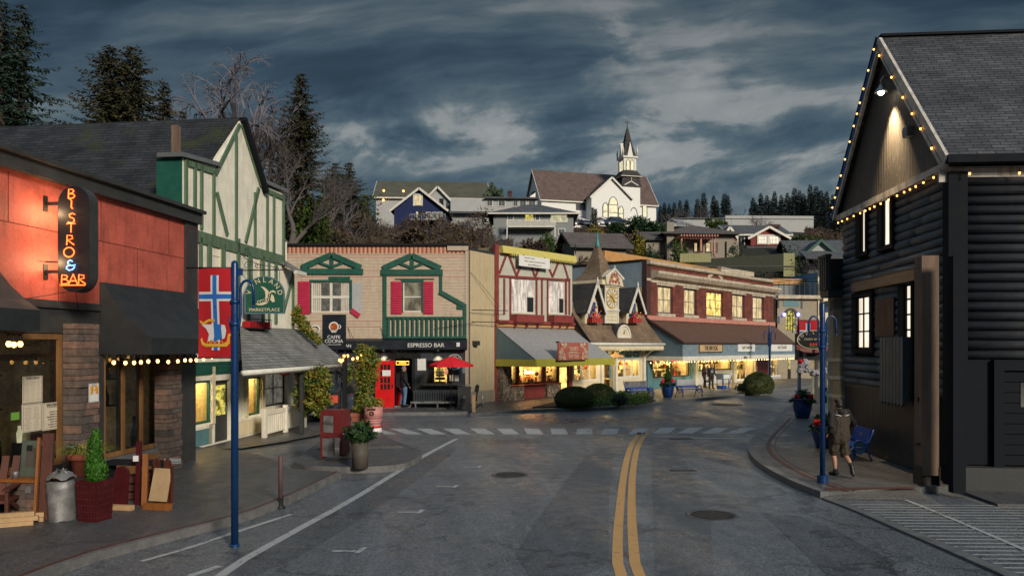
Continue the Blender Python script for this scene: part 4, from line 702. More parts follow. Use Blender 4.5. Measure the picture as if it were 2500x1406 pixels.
b=MB();b.box(X(944),X(1131),-.12,-.03,Z(778),Z(773));b.box(X(944),X(1131),-.12,-.03,Z(826),Z(821))
for i in range(16):x=X(944)+(X(1131)-X(944))*(i+.5)/16;b.box(x-.05,x+.05,-.11,-.04,Z(821),Z(778))
b.build('balustrade',mm('dgreen'),t)
b=MB()
for v in(628,660,676,784,797):b.box(x0,X(930)if v>700 else x1,-.012,-.002,Z(v)-.012,Z(v)+.012)
b.build('siding_batten',mm('pinktrim'),t)
b=MB()
for q in((850,800,868,832),(930,800,948,836),(1060,803,1160,788)):b.tube([(X(q[0]),-.03,Z(q[1])),(X(q[2]),-.3,Z(q[3]))],.012,4)
b.build('conduit',mm('iron'),t)
b=MB();b.box(x0,x1,-.38,-.003,Z(853),Z(832));b.prism([(-.38,Z(832)),(-.003,Z(832)),(-.003,Z(826))],x0,x1,'yz');f_=b.build('fascia',mm('navy'),t)
b=MB();b.text('ESPRESSO BAR',X(1042),Z(845)-.04,.27,-.385,0,depth=.02,sx=1.0);b.text('TAN',X(862),Z(845)-.05,.2,-.385,0,'RIGHT',.02);b.box(X(1116),X(1124),-.40,-.384,Z(846),Z(836));b.text('CO',X(760),Z(815),.62,-.06,0,depth=.05);f2=b.build('lettering',mm('whitelet'),f_)
od,ow=(X(964),X(1006),0,Z(868)),(X(1040),X(1104),Z(938),Z(880))
wall(t,'cafe_dk',x0,x1,0,Z(838),[od,ow],t=.3)
b=MB();b.box(od[0]-.4,ow[1]+.4,.9,.95,0,Z(850));b.box(od[0]-.4,ow[1]+.4,.3,.9,Z(850),Z(849));b.build('dim_interior',mm('dark'),t)
for c in(X(938),X(1070)):
 l=bpy.data.lights.new('downlight','SPOT');l.energy=260;l.color=(1,.78,.45);l.spot_size=R(75);l.spot_blend=.7;l.shadow_soft_size=.03;o=bpy.data.objects.new('downlight',l);COL.objects.link(o);o.parent=t;o.location=(c,-.25,Z(858));o.rotation_euler=(R(14),0,0)
 b=MB();b.lathe([(.07,0),(.07,.08),(.03,.1)],10,(c,-.25,Z(857)));b.build('downlight_can',mm('silver'),t)
b=MB();ax,az=(od[0]+od[1])/2,Z(875)
b.ring((ax,az),.72,.84,-.05,.0,0,180,20);b.prism([(ax+.72*math.cos(R(a)),az+.72*math.sin(R(a)))for a in range(0,181,12)],-.012,-.003,m=1)
for a in range(30,180,30):b.bar((ax,-.03,az),(ax+.72*math.cos(R(a)),-.03,az+.72*math.sin(R(a))),.05,.04,0,(0,-1,0))
b.box(od[0]-.14,od[0],-.05,.0,0,az);b.box(od[1],od[1]+.14,-.05,.0,0,az);b.build('arched_surround',mm(['black','darkglass']),t)
b=MB();xa,xb,zd=X(919),X(965),Z(880);hz=(zd-.13);D=-.28
b.box(xa,xb,D,D+.05,.13,zd);dr=b.build('door',mm('red'),t)
b=MB();pa,pb=X(930),X(956)
for i in range(3):
 for j in range(4):b.box(pa+(pb-pa)*i/3+.025,pa+(pb-pa)*(i+1)/3-.025,D-.006,D-.001,Z(951)+(Z(888)-Z(951))*j/4+.025,Z(951)+(Z(888)-Z(951))*(j+1)/4-.025)
b.build('pane',mm('darkglass'),dr);b=MB();b.box(X(936),X(956),D-.012,D-.007,Z(917),Z(903));b.build('notice',mm('whitelet'),dr);b=MB();b.box(xb-.1,xb-.06,D-.06,D-.001,1.05,1.2);b.build('handle',mm('iron'),dr)
b=MB();b.box(X(966),X(988),.12,.2,.13,Z(945));b.bar((X(967),.11,Z(948)),(X(986),.11,Z(962)),.12,.04,1,(0,-1,0));b.build('half_door',mm(['red','black']),t)
b=MB();b.box(X(966),X(1006),-.5,.3,.13,.2);b.build('door_step',mm('kerb'),t)
b=MB();b.box(ow[0]-.2,ow[1]+.55,-.45,.3,ow[2]-.06,ow[2]);b.build('counter',mm('black'),t)
w_=win(t,ow[0],ow[1],ow[2],ow[3],'pane','black',2,1,0,.06,.12,.05)
b=MB();cx=X(1072)
for i,(h,r)in enumerate(((0,.28),(.2,.24),(.36,.2),(.5,.2),(.64,.15),(.78,.15))):b.lathe([(r,0),(r,.1),(r*.7,.12),(.001,.13)],10,(cx,.5,ow[2]+h),i%2)
b.build('pastry_stack',mm(['flower_y','goods2']),w_);
b=MB();b.box(cx-.3,cx+.3,.75,.78,ow[2],ow[3]-.3);b.build('lit_back_panel',mm('g_shop'),w_)
b=MB();xa,xb=X(1012),X(1128)
for i in range(20):x=xa+(xb-xa)*i/20;b.box(x,x+(xb-xa)/20*.62,-.34,-.30,.3,ow[2]-.25)
b.box(xa,xb,-.30,-.27,.45,.52);b.box(xa,xb,-.30,-.27,ow[2]-.4,ow[2]-.32);b.build('slat_front',mm('cafe_dk'),t)
b=MB();b.box(xa-.1,xb-.3,-.75,-.42,.34,.42);
for x in(xa+.1,(xa+xb)/2,xb-.5):b.box(x,x+.06,-.72,-.45,.13,.34)
tb=b.build('low_bench',mm('silver'));tb.location=(CAF.o.x,CAF.o.y,0);tag(tb,'long low grey bench along the slatted black cafe front','bench')
notice('cafe_poster','tall floral poster on the dark cafe wall right of the doorway',1019,1040,875,904,CAF,-.01,None,7,1,'poster','whitelet')
notice('cafe_notice','left of two white notices on the dark cafe wall behind the umbrella pole',1097.5,1107,915,930,CAF,-.01,None,5,1,'notice','whitelet')
notice('cafe_notice','right of two white notices on the dark cafe wall behind the umbrella pole',1110,1120,915,930,CAF,-.01,None,5,1,'notice','whitelet')
notice('cafe_poster','pale blue poster at the right end of the dark cafe wall',1129,1140,896,911,CAF,-.01,None,4,1,'poster','ltblue')
notice('cafe_poster','small red and white picture poster beside the cafe service window',1086,1094,900,913,CAF,-.01,None,3,1,'poster','facepink')
ts=thing('cafe_emblem','round white ring emblem with lettering on the dark cafe wall behind the umbrella','emblem',CAF.w(X(1110),-.012,Z(883)),0);b=MB();b.ring((0,0),.34,.365,-.012,0);b.ring((0,0),.22,.235,-.012,0);b.arc('RISING SUN',0,0,.25,.10,165,15,-.005);b.arc('EEFFOC'[::-1],0,0,.33,.10,240,300,-.005);b.prism([(-.1,-.15),(.1,-.15),(.14,.05),(-.14,.05)],-.012,0);b.build('lettering',mm('whitelet'),ts)
ts=thing('open_sign','small amber neon frame sign glowing in the cafe doorway','neon sign',CAF.w((od[0]+od[1])/2-.05,.05,Z(891)),0);b=MB();b.box(-.32,.32,0,.03,0,.20);b.build('back_panel',mm('black'),ts);b=MB();b.tube([(-.3,-.01,.02),(.3,-.01,.02),(.3,-.01,.18),(-.3,-.01,.18),(-.3,-.01,.02)],.014,5);b.text('OPEN',0,.06,.13,-.005,0);b.build('neon_tubing',mm('neonw'),ts)
q=G(1107,1002,.13);tu=thing('patio_umbrella','red patio umbrella open in front of the dark espresso bar','umbrella',(X(1107)+CAF.o.x,YC-1.3,.13),.2);b=MB();b.tube([(0,0,0),(0,0,2.42)],.022,6);b.lathe([(.22,0),(.22,.06),(.05,.1)],12);b.build('pole',mm('iron'),tu)
b=MB();n=8;rr=1.02;vs=[(0,0,2.42)]
for j in range(n):vs.append((rr*.55*math.cos(2*math.pi*j/n),rr*.55*math.sin(2*math.pi*j/n),2.22))
for j in range(n):vs.append((rr*math.cos(2*math.pi*j/n),rr*math.sin(2*math.pi*j/n),2.02))
for j in range(n):vs.append((rr*math.cos(2*math.pi*j/n)*1.0,rr*math.sin(2*math.pi*j/n),1.93))
b.add(vs,[(0,1+j,1+(j+1)%n)for j in range(n)]+[(1+k*n+j,1+k*n+(j+1)%n,1+(k+1)*n+(j+1)%n,1+(k+1)*n+j)for k in(0,1)for j in range(n)]);b.build('canopy',mm('redcloth'),tu)
b=MB()
for j in range(n):b.tube([(0,0,2.38),(rr*math.cos(2*math.pi*j/n),rr*math.sin(2*math.pi*j/n),2.0)],.008,3)
b.build('ribs',mm('iron'),tu)
FL=Fac((X(1143)+CAF.o.x,37.6),math.atan2(1.9,1.33));FL.ex=(Vector((-.857,39.64))-FL.o).normalized();FL.a=math.atan2(FL.ex.y,FL.ex.x);FL.ey=Vector((-FL.ex.y,FL.ex.x));L=(Vector((-.857,39.64))-FL.o).length
t=building('beige_annex','plain beige panel sided wall between the cafe and the tattoo shop',FL)
zt=FL.z(1175,615);wall(t,'beige',0,L-.02,.75,zt,t=.2);b=MB();b.box(0,L-.02,-.05,.0,0,.75);b.build('base_board',mm('beige2'),t);b=MB();b.box(0,L,-.06,.3,zt,zt+.09);b.build('coping',mm('charcoal'),t);shell(t,'beige',0,L-.02,.2,6,0,zt)
b=MB();b.box(FL.x(1153),FL.x(1162),-.25,-.002,FL.z(1157,843),FL.z(1157,832));b.build('wall_lamp',mm('charcoal'),t)
b=MB();b.tube([(0,-.05,FL.z(1150,665)),(L,-.3,FL.z(1200,750))],.012,4);b.tube([(-.3,-.3,FL.z(1143,757)),(L+.4,-.5,FL.z(1195,757))],.02,4);b.tube([(-.3,-.3,FL.z(1143,786)),(L+.4,-.5,FL.z(1195,786))],.02,4);b.tube([(L-.4,-.35,FL.z(1190,757)),(L-.6,-.4,FL.z(1186,786))],.012,4);b.build('pipe',mm('iron'),t)
A2=math.atan2(1,.892);THO=Fac((-.857,39.64),A2);V=THO;X=V.x
t=building('tattoo_shop','grey two storey shop with maroon half-timber strips, yellow cornice and striped awning',THO)
W=X(1397);zt=V.z(1240,606)
zA=V.z(1212,770)
def rect(ua,ub,va,vb,y=0):um=(ua+ub)/2;return X(ua,y),X(ub,y),V.z(um,vb,y),V.z(um,va,y)
o1,o2=rect(1247,1307,680,764),rect(1338,1380,686,766)
wall(t,'tgrey',0,W,3.2,zt,[o1,o2],t=.25);shell(t,'beige',0,W,.25,12,0,zt,roof='roof_m')
b=MB();ya=zt-.02;b.prism([(-.32,ya-.30),(-.02,ya-.30),(-.02,ya+.08),(-.25,ya+.08)],X(1218),W+.05,'yz')
for i in range(34):x=X(1240)+(W-X(1240))*i/34;b.box(x,x+.08,-.30,-.02,ya-.38,ya-.30)
b.build('cornice',mm('yellow'),t)
b=MB();Bm=lambda p,q_,wd:b.bar((V.xz(*p)[0],-.03,V.xz(*p)[1]),(V.xz(*q_)[0],-.03,V.xz(*q_)[1]),wd,.06,0,(0,-1,0))
b.box(-.12,.16,-.09,.1,.1,zt+.1);Bm((1216,674),(1390,684),.12)
for p in(((1218,668),(1236,620)),((1240,620),(1260,674)),((1260,674),(1270,650)),((1298,653),(1304,674)),((1306,676),(1315,654)),((1338,652),(1348,676)),((1348,676),(1364,636)),((1373,636),(1386,680))):Bm(*p,.12)
for u in(1230,1245,1309,1322,1336,1381,1389):Bm((u,680),(u,768),.11)
b.build('timber_strip',mm('maroon'),t)
for o,gl in((o1,'g_white'),(o2,'g_white')):
 w_=win(t,*o,'g_curt','white',3 if o is o1 else 2,1,0,.07,.10,.08)
 b=MB()
 xa,xb=o[0]+.08,o[0]+(o[1]-o[0])*.26
 for a,c in((o[0]+.07,o[0]+(o[1]-o[0])*.3),(o[1]-(o[1]-o[0])*.3,o[1]-.07)):b.box(a,c,.06,.1,(o[2]+o[3])/2-.04,(o[2]+o[3])/2+.04)
 b.build('meeting_rail',mm('white'),w_)
 b=MB();a,c=(o[1]-(o[1]-o[0])*.29,o[1]-.08);b.box(a,c,.085,.095,o[2]+.07,(o[2]+o[3])/2-.05);b.build('dark_lower_pane',mm('darkglass'),w_)
 b=MB();b.prism([(-.55,o[2]-.10),(-.002,o[2]-.10),(-.002,o[2]-.75),(-.28,o[2]-.62),(-.55,o[2]-.52)],o[0]-.12,o[1]+.12,'yz');b.build('bay_sill',mm('maroon'),t)
 b=MB()
 for x in(o[0]+.1,(o[0]+o[1])/2,o[1]-.1):b.prism([(-.48,o[2]-.54),(-.004,o[2]-.76),(-.004,o[2]-1.0),(-.1,o[2]-.95)],x-.05,x+.05,'yz')
 b.build('bracket',mm('maroon'),t)
zw,zf=V.z(1215,797),V.z(1310,878,-2.75);yb=-2.75
b=MB();b.poly([(0,-.02,zw),(W,-.02,zw),(W+.3,yb,zf),(0,yb,zf)]);b.poly([(0,-.02,zw-.06),(W,-.02,zw-.06),(W+.3,yb,zf-.04),(0,yb,zf-.04)]);b.build('striped_awning',mm('corr_g'),t)
b=MB();b.box(-.05,W,-.18,-.003,zw,zw+.16);b.build('ledge',mm('orangetrim'),t);b=MB();b.box(-.05,W,-.3,-.003,zw+.165,zw+.34);b.build('ledge_cap',mm('maroon'),t)
b=MB();b.poly([(-.01,-.02,zw-.02),(-.01,yb,zf-.04),(-.01,-.02,zf-.04)]);b.poly([(-.06,-.02,zw-.02),(-.06,yb,zf-.04),(-.06,-.02,zf-.04)]);b.build('awning_cheek',mm('bluegrey'),t)
b=MB();b.box(-.08,W+.3,yb-.06,yb,zf-.36,zf+.02);b.box(-.10,-.02,yb-.06,-.02,zf-.36,zf+.0);b.build('awning_valance',mm('olive'),t)
zh=zf-.3
zs=.95
wall(t,'maroon',0,W,0,3.2,[(X(1233),X(1263),zs,zh),(X(1267),X(1327),zs,zh),(X(1332),X(1363),zs,zh),(X(1366),X(1391),.1,zh)],t=.3)
b=MB();b.prism([(.02,-.5),(X(1232),-.5),(X(1232),-.003),(.02,-.003)],.1,zh,'xy');b.prism([(X(1232),-.5),(X(1262),-.5),(X(1268),-.003),(X(1232),-.003)],.1,zs-.1,'xy');b.build('cobble_plinth',mm('cobble'),t);b=MB();b.box(X(1330),X(1364),-.18,-.003,.1,zs-.1);b.build('cobble_plinth',mm('cobble'),t)
b=MB();b.box(X(1232),X(1264),-.52,-.003,zs-.1,zs-.02);b.box(X(1265),X(1364),-.2,-.003,zs-.1,zs-.03);b.build('plinth_cap',mm('maroon'),t)
shop(t,X(1233),X(1263),zs,zh,'g_shop','charcoal',1,0,1.2,.07,18,3);shop(t,X(1267),X(1327),zs,zh,'g_shop','charcoal',1,0,1.2,.07,34,4);shop(t,X(1332),X(1363),zs,zh,'g_shop','charcoal',1,0,1.2,.07,18,5)
b=MB();b.box(X(1366),X(1391),.12,.17,.12,zh);d_=b.build('door',mm('black'),t);b=MB();b.box(X(1366)+.15,X(1391)-.15,.112,.118,.5,zh-.25);b.build('pane',mm('g_shop'),d_);b=MB();b.box(X(1391)-.1,X(1391)-.05,.06,.12,1.0,1.3);b.build('handle',mm('alu'),d_)
ts=thing('neon_script','pink white neon script in the middle tattoo shop window','neon sign',V.w(X(1300),.28,zh-.55),V.a);b=MB();b.text('Tattoo',0,0,.32,0,0,depth=.02,shear=.3);b.build('neon_tubing',mm('lampdim'),ts);b=MB();b.tube([(-.45,0,-.08),(0,0,-.14),(.45,0,-.02)],.015,5);b.build('underline',mm('neon'),ts)
ts=thing('neon_script','red neon word low in the middle tattoo shop window','neon sign',V.w(X(1304),.28,zs+.75),V.a);b=MB();b.text('TATTOO',0,0,.22,0,0,depth=.02);b.tube([(-.5,0,-.07),(.5,0,-.07),(.5,0,.25),(-.5,0,.25),(-.5,0,-.07)],.015,5);b.build('neon_tubing',mm('neon'),ts)
xa,za=V.xz(1362,876,yb-.25);xb=X(1434,yb-.25);q=V.w((xa+xb)/2,yb-.25,V.z(1398,879,yb-.25));tS=thing('tattoo_sign','rust red board with pale scrollwork and the tattoo shop lettering on the awning edge','sign',q,V.a);hw=(xb-xa)/2;hh=V.z(1398,836,yb-.25)-V.z(1398,879,yb-.25)
b=MB();b.box(-hw,-.01,-.04,.04,0,hh);b.box(-.005,hw,-.04,.04,.015,hh);b.build('board',mm('stain'),tS);b=MB();b.text("THOR'S",0,hh*.55,hh*.30,-.045,0,sx=.8);b.text('HAMMER & NEEDLE',0,hh*.41,hh*.12,-.045,0,sx=.8);b.text('TATTOO',0,hh*.12,hh*.29,-.045,0,sx=.8);b.box(-hw*.45,hw*.45,-.052,-.042,hh*.385,hh*.40)
for s in(-1,1):
 for i,(dx,dz,r)in enumerate(((.62,.78,.10),(.8,.55,.09),(.72,.30,.11),(.88,.2,.08),(.5,.88,.07),(.62,.1,.07),(.9,.42,.06),(.78,.9,.05))):curl(b,s*hw*dx,hh*dz,r*hh*1.6,1.5,i*1.1 if s>0 else math.pi-i*1.1,-.05,.018,s)
b.build('lettering',mm('goldpale'),tS);b=MB();b.box(-hw-.15,-hw+.1,-.02,.02,hh*.98,hh*1.06);b.box(-hw*.6,-hw*.55,.04,.35,hh*.9,hh*.95);b.box(hw*.55,hw*.6,.04,.35,hh*.9,hh*.95);b.build('bracket',mm('iron'),tS)
xa,xb,za,zb_=rect(1267,1342,627,653,-.36);tS=thing('banner_sign','white banner with small print and a web address under the yellow cornice','banner',V.w((xa+xb)/2,-.36,za),V.a);hw=(xb-xa)/2;hh=zb_-za;b=MB();b.box(-hw,hw,-.012,.012,0,hh);b.build('cloth',mm('whitelet'),tS);b=MB();b.text('satoriwellbeing.com',0,hh*.13,hh*.25,-.014,0);b.text('MASSAGE  COUNSELING  AROMATHERAPY  NUTRITION',0,hh*.45,hh*.15,-.014,0,sx=.8);b.text('WELLBEING CENTRE',-hw*.35,hh*.74,hh*.16,-.014,0);b.build('lettering',mm('inkg'),tS)
b=MB();b.box(-hw*.7,-hw*.68,.0,.3,hh,hh+.06);b.box(hw*.68,hw*.7,.0,.3,hh,hh+.06);b.build('hook',mm('iron'),tS)
V=THO;X=V.x;C0,C1=W+.03,X(1577)-.04;YG=-1.3
t=building('clock_house','cream clock house with steep brown shingle roof, two flower dormers and a clock turret',THO)
zg=V.z(1500,838,YG)
prof=[(YG,zg),(-.75,zg+.62),(-.25,zg+1.25),(.9,zg+2.9),(1.7,zg+3.9)]
b=MB()
for(ya,za),(yb_,zb_)in zip(prof,prof[1:]):b.poly([(C0-(0 if ya>-.3 else.05),ya,za),(C1+.1,ya,za),(C1+.1,yb_,zb_),(C0,yb_,zb_)])
for x in(C0-.02,C1+.12):b.poly([(x,p[0],p[1])for p in prof]+[(x,1.7,zg),])
b.poly([(C0,1.7,zg+3.9),(C1,1.7,zg+3.9),(C1,12,zg+3.9),(C0,12,zg+3.9)]);b.build('roof',mm('roof_c'),t)
b=MB()
for(ya,za),(yb_,zb_)in zip(prof,prof[1:]):b.bar((C0-.06,ya,za+.04),(C0-.06,yb_,zb_+.04),.16,.10,0,(1,0,0));b.bar((C1+.16,ya,za+.04),(C1+.16,yb_,zb_+.04),.16,.10,0,(1,0,0))
b.build('roof_edge',mm('black'),t)
b=MB();b.tube([(C0-.1,YG-.08,zg-.05),(C1+.7,YG-.08,zg-.05)],.09,8);b.box(C0-.1,C1+.7,YG-.02,YG+.04,zg-.2,zg+.02);b.build('gutter',mm('white'),t)
b=MB();n=46;x0,x1=C0+.05,C1+.6;b.box(x0,x1,YG-.03,YG+.01,zg-.36,zg-.2)
for i in range(n):x=x0+(x1-x0)*(i+.5)/n;b.prism([(x-.06,zg-.36),(x-.03,zg-.45),(x+.03,zg-.45),(x+.06,zg-.36)],YG-.028,YG+.008)
b.build('lace_trim',mm('cream'),t)
def dormer(x,y0,hw,zb_,ze,zp,seed):
 b=MB();b.prism([(x-hw,zb_),(x+hw,zb_),(x+hw,ze),(x,zp-.12),(x-hw,ze)],y0,y0+.12);
 b.poly([(x-hw,y0+.12,zb_),(x-hw,1.6,zb_),(x-hw,1.6,ze),(x-hw,y0+.12,ze)]);b.poly([(x+hw,y0+.12,zb_),(x+hw,1.6,zb_),(x+hw,1.6,ze),(x+hw,y0+.12,ze)])
 d_=b.build('dormer',mm('cream'),t)
 b=MB();o=.42;k=(zp-ze)/hw
 for s in(-1,1):
  e=(x+s*(hw+.28),ze-.28*k)
  b.add([(x,y0-o,zp),(e[0],y0-o,e[1]),(e[0],3.2,e[1]),(x,3.2,zp),(x,y0-o,zp-.08),(e[0],y0-o,e[1]-.08),(e[0],3.2,e[1]-.08),(x,3.2,zp-.08)],[(0,1,2,3),(4,5,6,7),(1,2,6,5)])
 b.build('dormer_roof',mm('roof_s'),d_)
 b=MB()
 for s in(-1,1):b.bar((x,y0-o-.03,zp-.06),(x+s*(hw+.30),y0-o-.03,ze-.30*k-.05),.17,.06,0,(0,-1,0))
 b.tube([(x,y0-o-.03,zp-.1),(x,y0-o-.03,zp+.12),(x,y0-o-.03,zp+.34)],[.05,.06,.012],6)
 for s in(-1,1):
  for j in range(5):b.ball((x+s*hw*.78,y0-.01,zb_+.15+j*.28),.045,6)
 b.build('barge_board',mm('white'),d_)
 w_=win(t,x-hw*.52,x+hw*.52,zb_+.25,ze+.12,'greyglass','bluewood',2,2,y0-.12,.06,.1,.04);w_.name='dormer_window'
 o_=V.w(x,y0-.2,zb_+.06);tb_=thing('window_box','red dormer flower box with %s flowers, %s dormer of the clock house'%(seed[0],seed[1]),'window box',o_,V.a)
 b=MB();b.box(-hw*.75,hw*.75,-.2,.12,0,.26);b.build('box',mm('flagred'),tb_);b=MB()
 for i in range(7):xx=-hw*.75+hw*1.5*i/6;b.box(xx-.02,xx+.02,-.225,-.2,-.02,.3)
 b.build('slat',mm('stain'),tb_)
 b=MB();rn=random.Random(seed[2])
 for i in range(60):
  px_,py_,pz_=rn.gauss(0,hw*.38),rn.uniform(-.2,.1),.28+abs(rn.gauss(0,.26));b.ball((px_,py_,pz_),rn.uniform(.045,.085),6,rn.choice(seed[3]),.7)
 b.build('flowers',mm(['flower_o','flower_r','flower_v','flower_p','flower_y','greenb']),tb_)
yD=-.35
xd=X(1444,yD);dormer(xd,yD,.66,V.z(1444,790,yD),V.z(1444,742,yD),V.z(1452,690,yD-.3),('orange and violet','left',4,(0,0,1,2,3,4,5)))
xd=X(1543,yD);dormer(xd,yD,.66,V.z(1543,790,yD),V.z(1543,745,yD),V.z(1553,701,yD-.3),('pink and yellow','right',9,(1,3,3,4,5,5)))
y0=-.55;xa,xb=X(1477,y0),X(1508,y0);hw=(xb-xa)/2;cx=(xa+xb)/2;cy=y0+hw;zb_,zt_=V.z(1492,790,y0),V.z(1492,700,y0);zc=V.z(1492,727,y0)
b=MB();b.box(cx-hw,cx+hw,y0,y0+2*hw,zb_,zt_+.35);tt=b.build('clock_turret',mm('cream'),t)
b=MB();b.box(cx-hw-.1,cx+hw+.1,y0-.1,y0+2*hw,zt_,zt_+.08);zz=V.z(1492,757,y0);b.box(cx-hw-.1,cx+hw+.1,y0-.1,y0+2*hw,zz-.04,zz+.05)
for s in(-1,1):b.box(cx+s*hw-.06,cx+s*hw+.06,y0-.05,y0-.001,zb_,zt_)
b.box(cx-hw+.07,cx+hw-.07,y0-.045,y0-.001,zz-.13,zz-.06);b.box(cx-hw+.07,cx+hw-.07,y0-.045,y0-.001,zb_+.02,zb_+.1)
for j in range(2):
 for i in range(6):b.ball((cx-hw*.65+i*hw*.26,y0-.02,zb_+.25+j*.2),.05,6)
b.build('moulding',mm('white'),tt)
b=MB();r=min(hw*.86,.58);b.ring((cx,zc),0.001,r*1.12,y0-.05,y0-.002,n=28);ck=b.build('clock',mm('white'),tt)
b=MB();b.ring((cx,zc),r*.05,r*.62,y0-.056,y0-.045,n=24,m=1);b.ring((cx,zc),r*.98,r*1.12,y0-.075,y0-.04,n=28,m=1)
for i in range(12):a=R(i*30);b.bar((cx+r*.7*math.cos(a),y0-.06,zc+r*.7*math.sin(a)),(cx+r*.92*math.cos(a),y0-.06,zc+r*.92*math.sin(a)),.05,.015,0,(0,-1,0))
b.build('numerals',mm(['ink','gold']),ck);b=MB();b.bar((cx,y0-.075,zc),(cx+r*.5,y0-.075,zc-r*.55),.05,.01,0,(0,-1,0));b.bar((cx,y0-.075,zc),(cx-r*.38,y0-.075,zc+r*.2),.06,.01,0,(0,-1,0));b.build('hand',mm('ink'),ck)
zs=V.z(1492,698,y0)
b=MB();b.prism([(cx-hw-.12,zs+.05),(cx+hw+.12,zs+.05),(cx+hw+.22,zs+.5),(cx,zs+1.0),(cx-hw-.22,zs+.5)],y0-.22,y0+.3);b.build('turret_gable',mm('cream'),tt)
b=MB()
for s in(-1,1):b.bar((cx,y0-.25,zs+1.04),(cx+s*(hw+.3),y0-.25,zs+.46),.12,.08,0,(0,-1,0))
b.tube([(cx,y0-.25,zs+.7),(cx,y0-.25,zs+1.25)],.03,5);b.build('barge_board',mm('white'),tt)
b=MB()
for s in(-1,1):
 for i,(dx,dz,rr_)in enumerate(((.2,.62,.16),(.5,.42,.17),(.22,.28,.13),(.62,.2,.1))):curl(b,cx+s*dx*(hw+.1),zs+dz,rr_,1.5,i*1.4 if s>0 else math.pi-i*1.4,y0-.235,.028,s)
b.build('scrollwork',mm('stain'),tt)
zf=zs+.38;S1=hw*1.35
b=MB();yc=cy+.35
ring_=lambda s,z:[(cx-s,yc-s,z),(cx+s,yc-s,z),(cx+s,yc+s,z),(cx-s,yc+s,z)]
za_=V.z(1467,600,.4);levels=[(S1*1.25,zf-.35),(S1*1.2,zf-.05),(S1*.72,zf+.45),(S1*.55,zf+.9),(.10,za_)]
vs=[p for s,z in levels for p in ring_(s,z)]
b.add(vs,[(4*k+j,4*k+(j+1)%4,4*k+4+(j+1)%4,4*k+4+j)for k in range(1,4)for j in range(4)]);b.build('spire',mm('roof_c'),tt)
b=MB();b.add(vs[:8],[(j,(j+1)%4,4+(j+1)%4,4+j)for j in range(4)]+[(0,1,2,3)]);b.build('spire_cornice',mm('cream'),tt)
b=MB();b.lathe([(.17,za_-.15),(.14,za_),(.07,za_+.35),(.02,V.z(1467,566,.4))],6,(cx,yc,0));b.build('finial',mm('copper'),tt)
ye=-1.0;xe,ze=V.xz(1523,822,ye);re=.66
b=MB();hs=[(xe+re*math.cos(R(a)),ze+re*1.15*math.sin(R(a)))for a in range(0,181,15)];b.prism(hs,ye,ye+.06);e_=b.build('eyebrow_vent',mm('cream'),t)
b=MB();b.ring((xe,ze),re*.98,re*1.14,ye-.06,ye+.02,0,180,16);b.ring((xe,ze),re*.66,re*.74,ye-.03,ye-.002,0,180,16);b.box(xe-re*1.1,xe+re*1.1,ye-.06,ye,ze-.08,ze);b.build('vent_frame',mm('white'),e_)
b=MB();n=len(hs);hs2=[(xe+re*1.14*math.cos(R(a)),ze+re*1.28*math.sin(R(a)))for a in range(0,181,15)];b.add([(p[0],ye+.021,p[1])for p in hs2]+[(p[0],1.2,p[1])for p in hs2],[(i,i+1,n+i+1,n+i)for i in range(n-1)]);b.build('vent_roof',mm('roof_s'),e_)
b=MB();b.prism([(xe-.08,ze+.2),(xe+.02,ze+.28),(xe+.12,ze+.42),(xe+.05,ze+.3),(xe+.1,ze+.22),(xe,ze+.16)],ye-.02,ye-.001);b.build('bird_ornament',mm('iron'),e_)
ow1,od1=(X(1506),X(1563),.95,zg-.35),(X(1470),X(1498),.1,zg-.45)
ow0=(X(1400),X(1459),.9,zg-.55)
wall(t,'cream',C0,C1,0,zg,[ow0,ow1,od1],y=.0,t=.3);shop(t,*ow0,'g_shop','white',3,-.02,1.2,.11,26,6);shell(t,'beige',C0,C1,.3,12,0,zg+3.8)
sw=shop(t,ow1[0],ow1[1],ow1[2],ow1[3]-.62,'g_shop','white',3,-.02,1.2,.12,14,7)
b=MB();b.box(ow1[0],ow1[1],.03,.11,ow1[3]-.62,ow1[3]);b.build('transom',mm('white'),sw);b=MB();ww=ow1[1]-ow1[0]
for i in range(3):b.box(ow1[0]+ww*i/3+.08,ow1[0]+ww*(i+1)/3-.08,.015,.029,ow1[3]-.56,ow1[3]-.08)
b.build('transom_panel',mm('copper'),sw);b=MB()
for i,q in enumerate(('SENIOR','CITIZENS','LOUNGE')):b.text(q,ow1[0]+ww*(i+.5)/3,ow1[3]-.40,.26,.012,0,sx=.85)
b.build('lettering',mm('whitelet'),sw)
b=MB();b.box(od1[0],od1[1],.6,.66,.1,od1[3]);d_=b.build('door',mm('wood_o'),t);b=MB();b.box(od1[0]+.15,od1[1]-.15,.58,.6,.9,od1[3]-.2);b.build('pane',mm('g_yel'),d_)
for u in(1467,1501,1570):b=MB();x=X(u);b.box(x-.11,x+.11,-.16,-.002,.1,zg-.1);b.build('white_pilaster',mm('white'),t)
b=MB();b.box(X(1575),C1,-.05,-.003,.1,1.0);b.build('base_panel',mm('white'),t)
b=MB();b.ball(V.w(0,0,0)*0+Vector((X(1467,-.4),-.4,V.z(1467,852,-.4))),.19,12);b.build('globe_lamp',mm('globe'),t)
l=bpy.data.lights.new('porch_light','POINT');l.energy=45;l.color=(1,.72,.28);l.shadow_soft_size=.2;o=bpy.data.objects.new('porch_light',l);COL.objects.link(o);o.parent=t;o.location=(X(1480,-.7),-.75,zg-.5)
for u in(1495,1572):b=MB();b.bar((X(u,-.1),-.1,zg-.9),(X(u,-.1),-1.1,zg-.2),.09,.09);b.build('bracket',mm('white'),t)
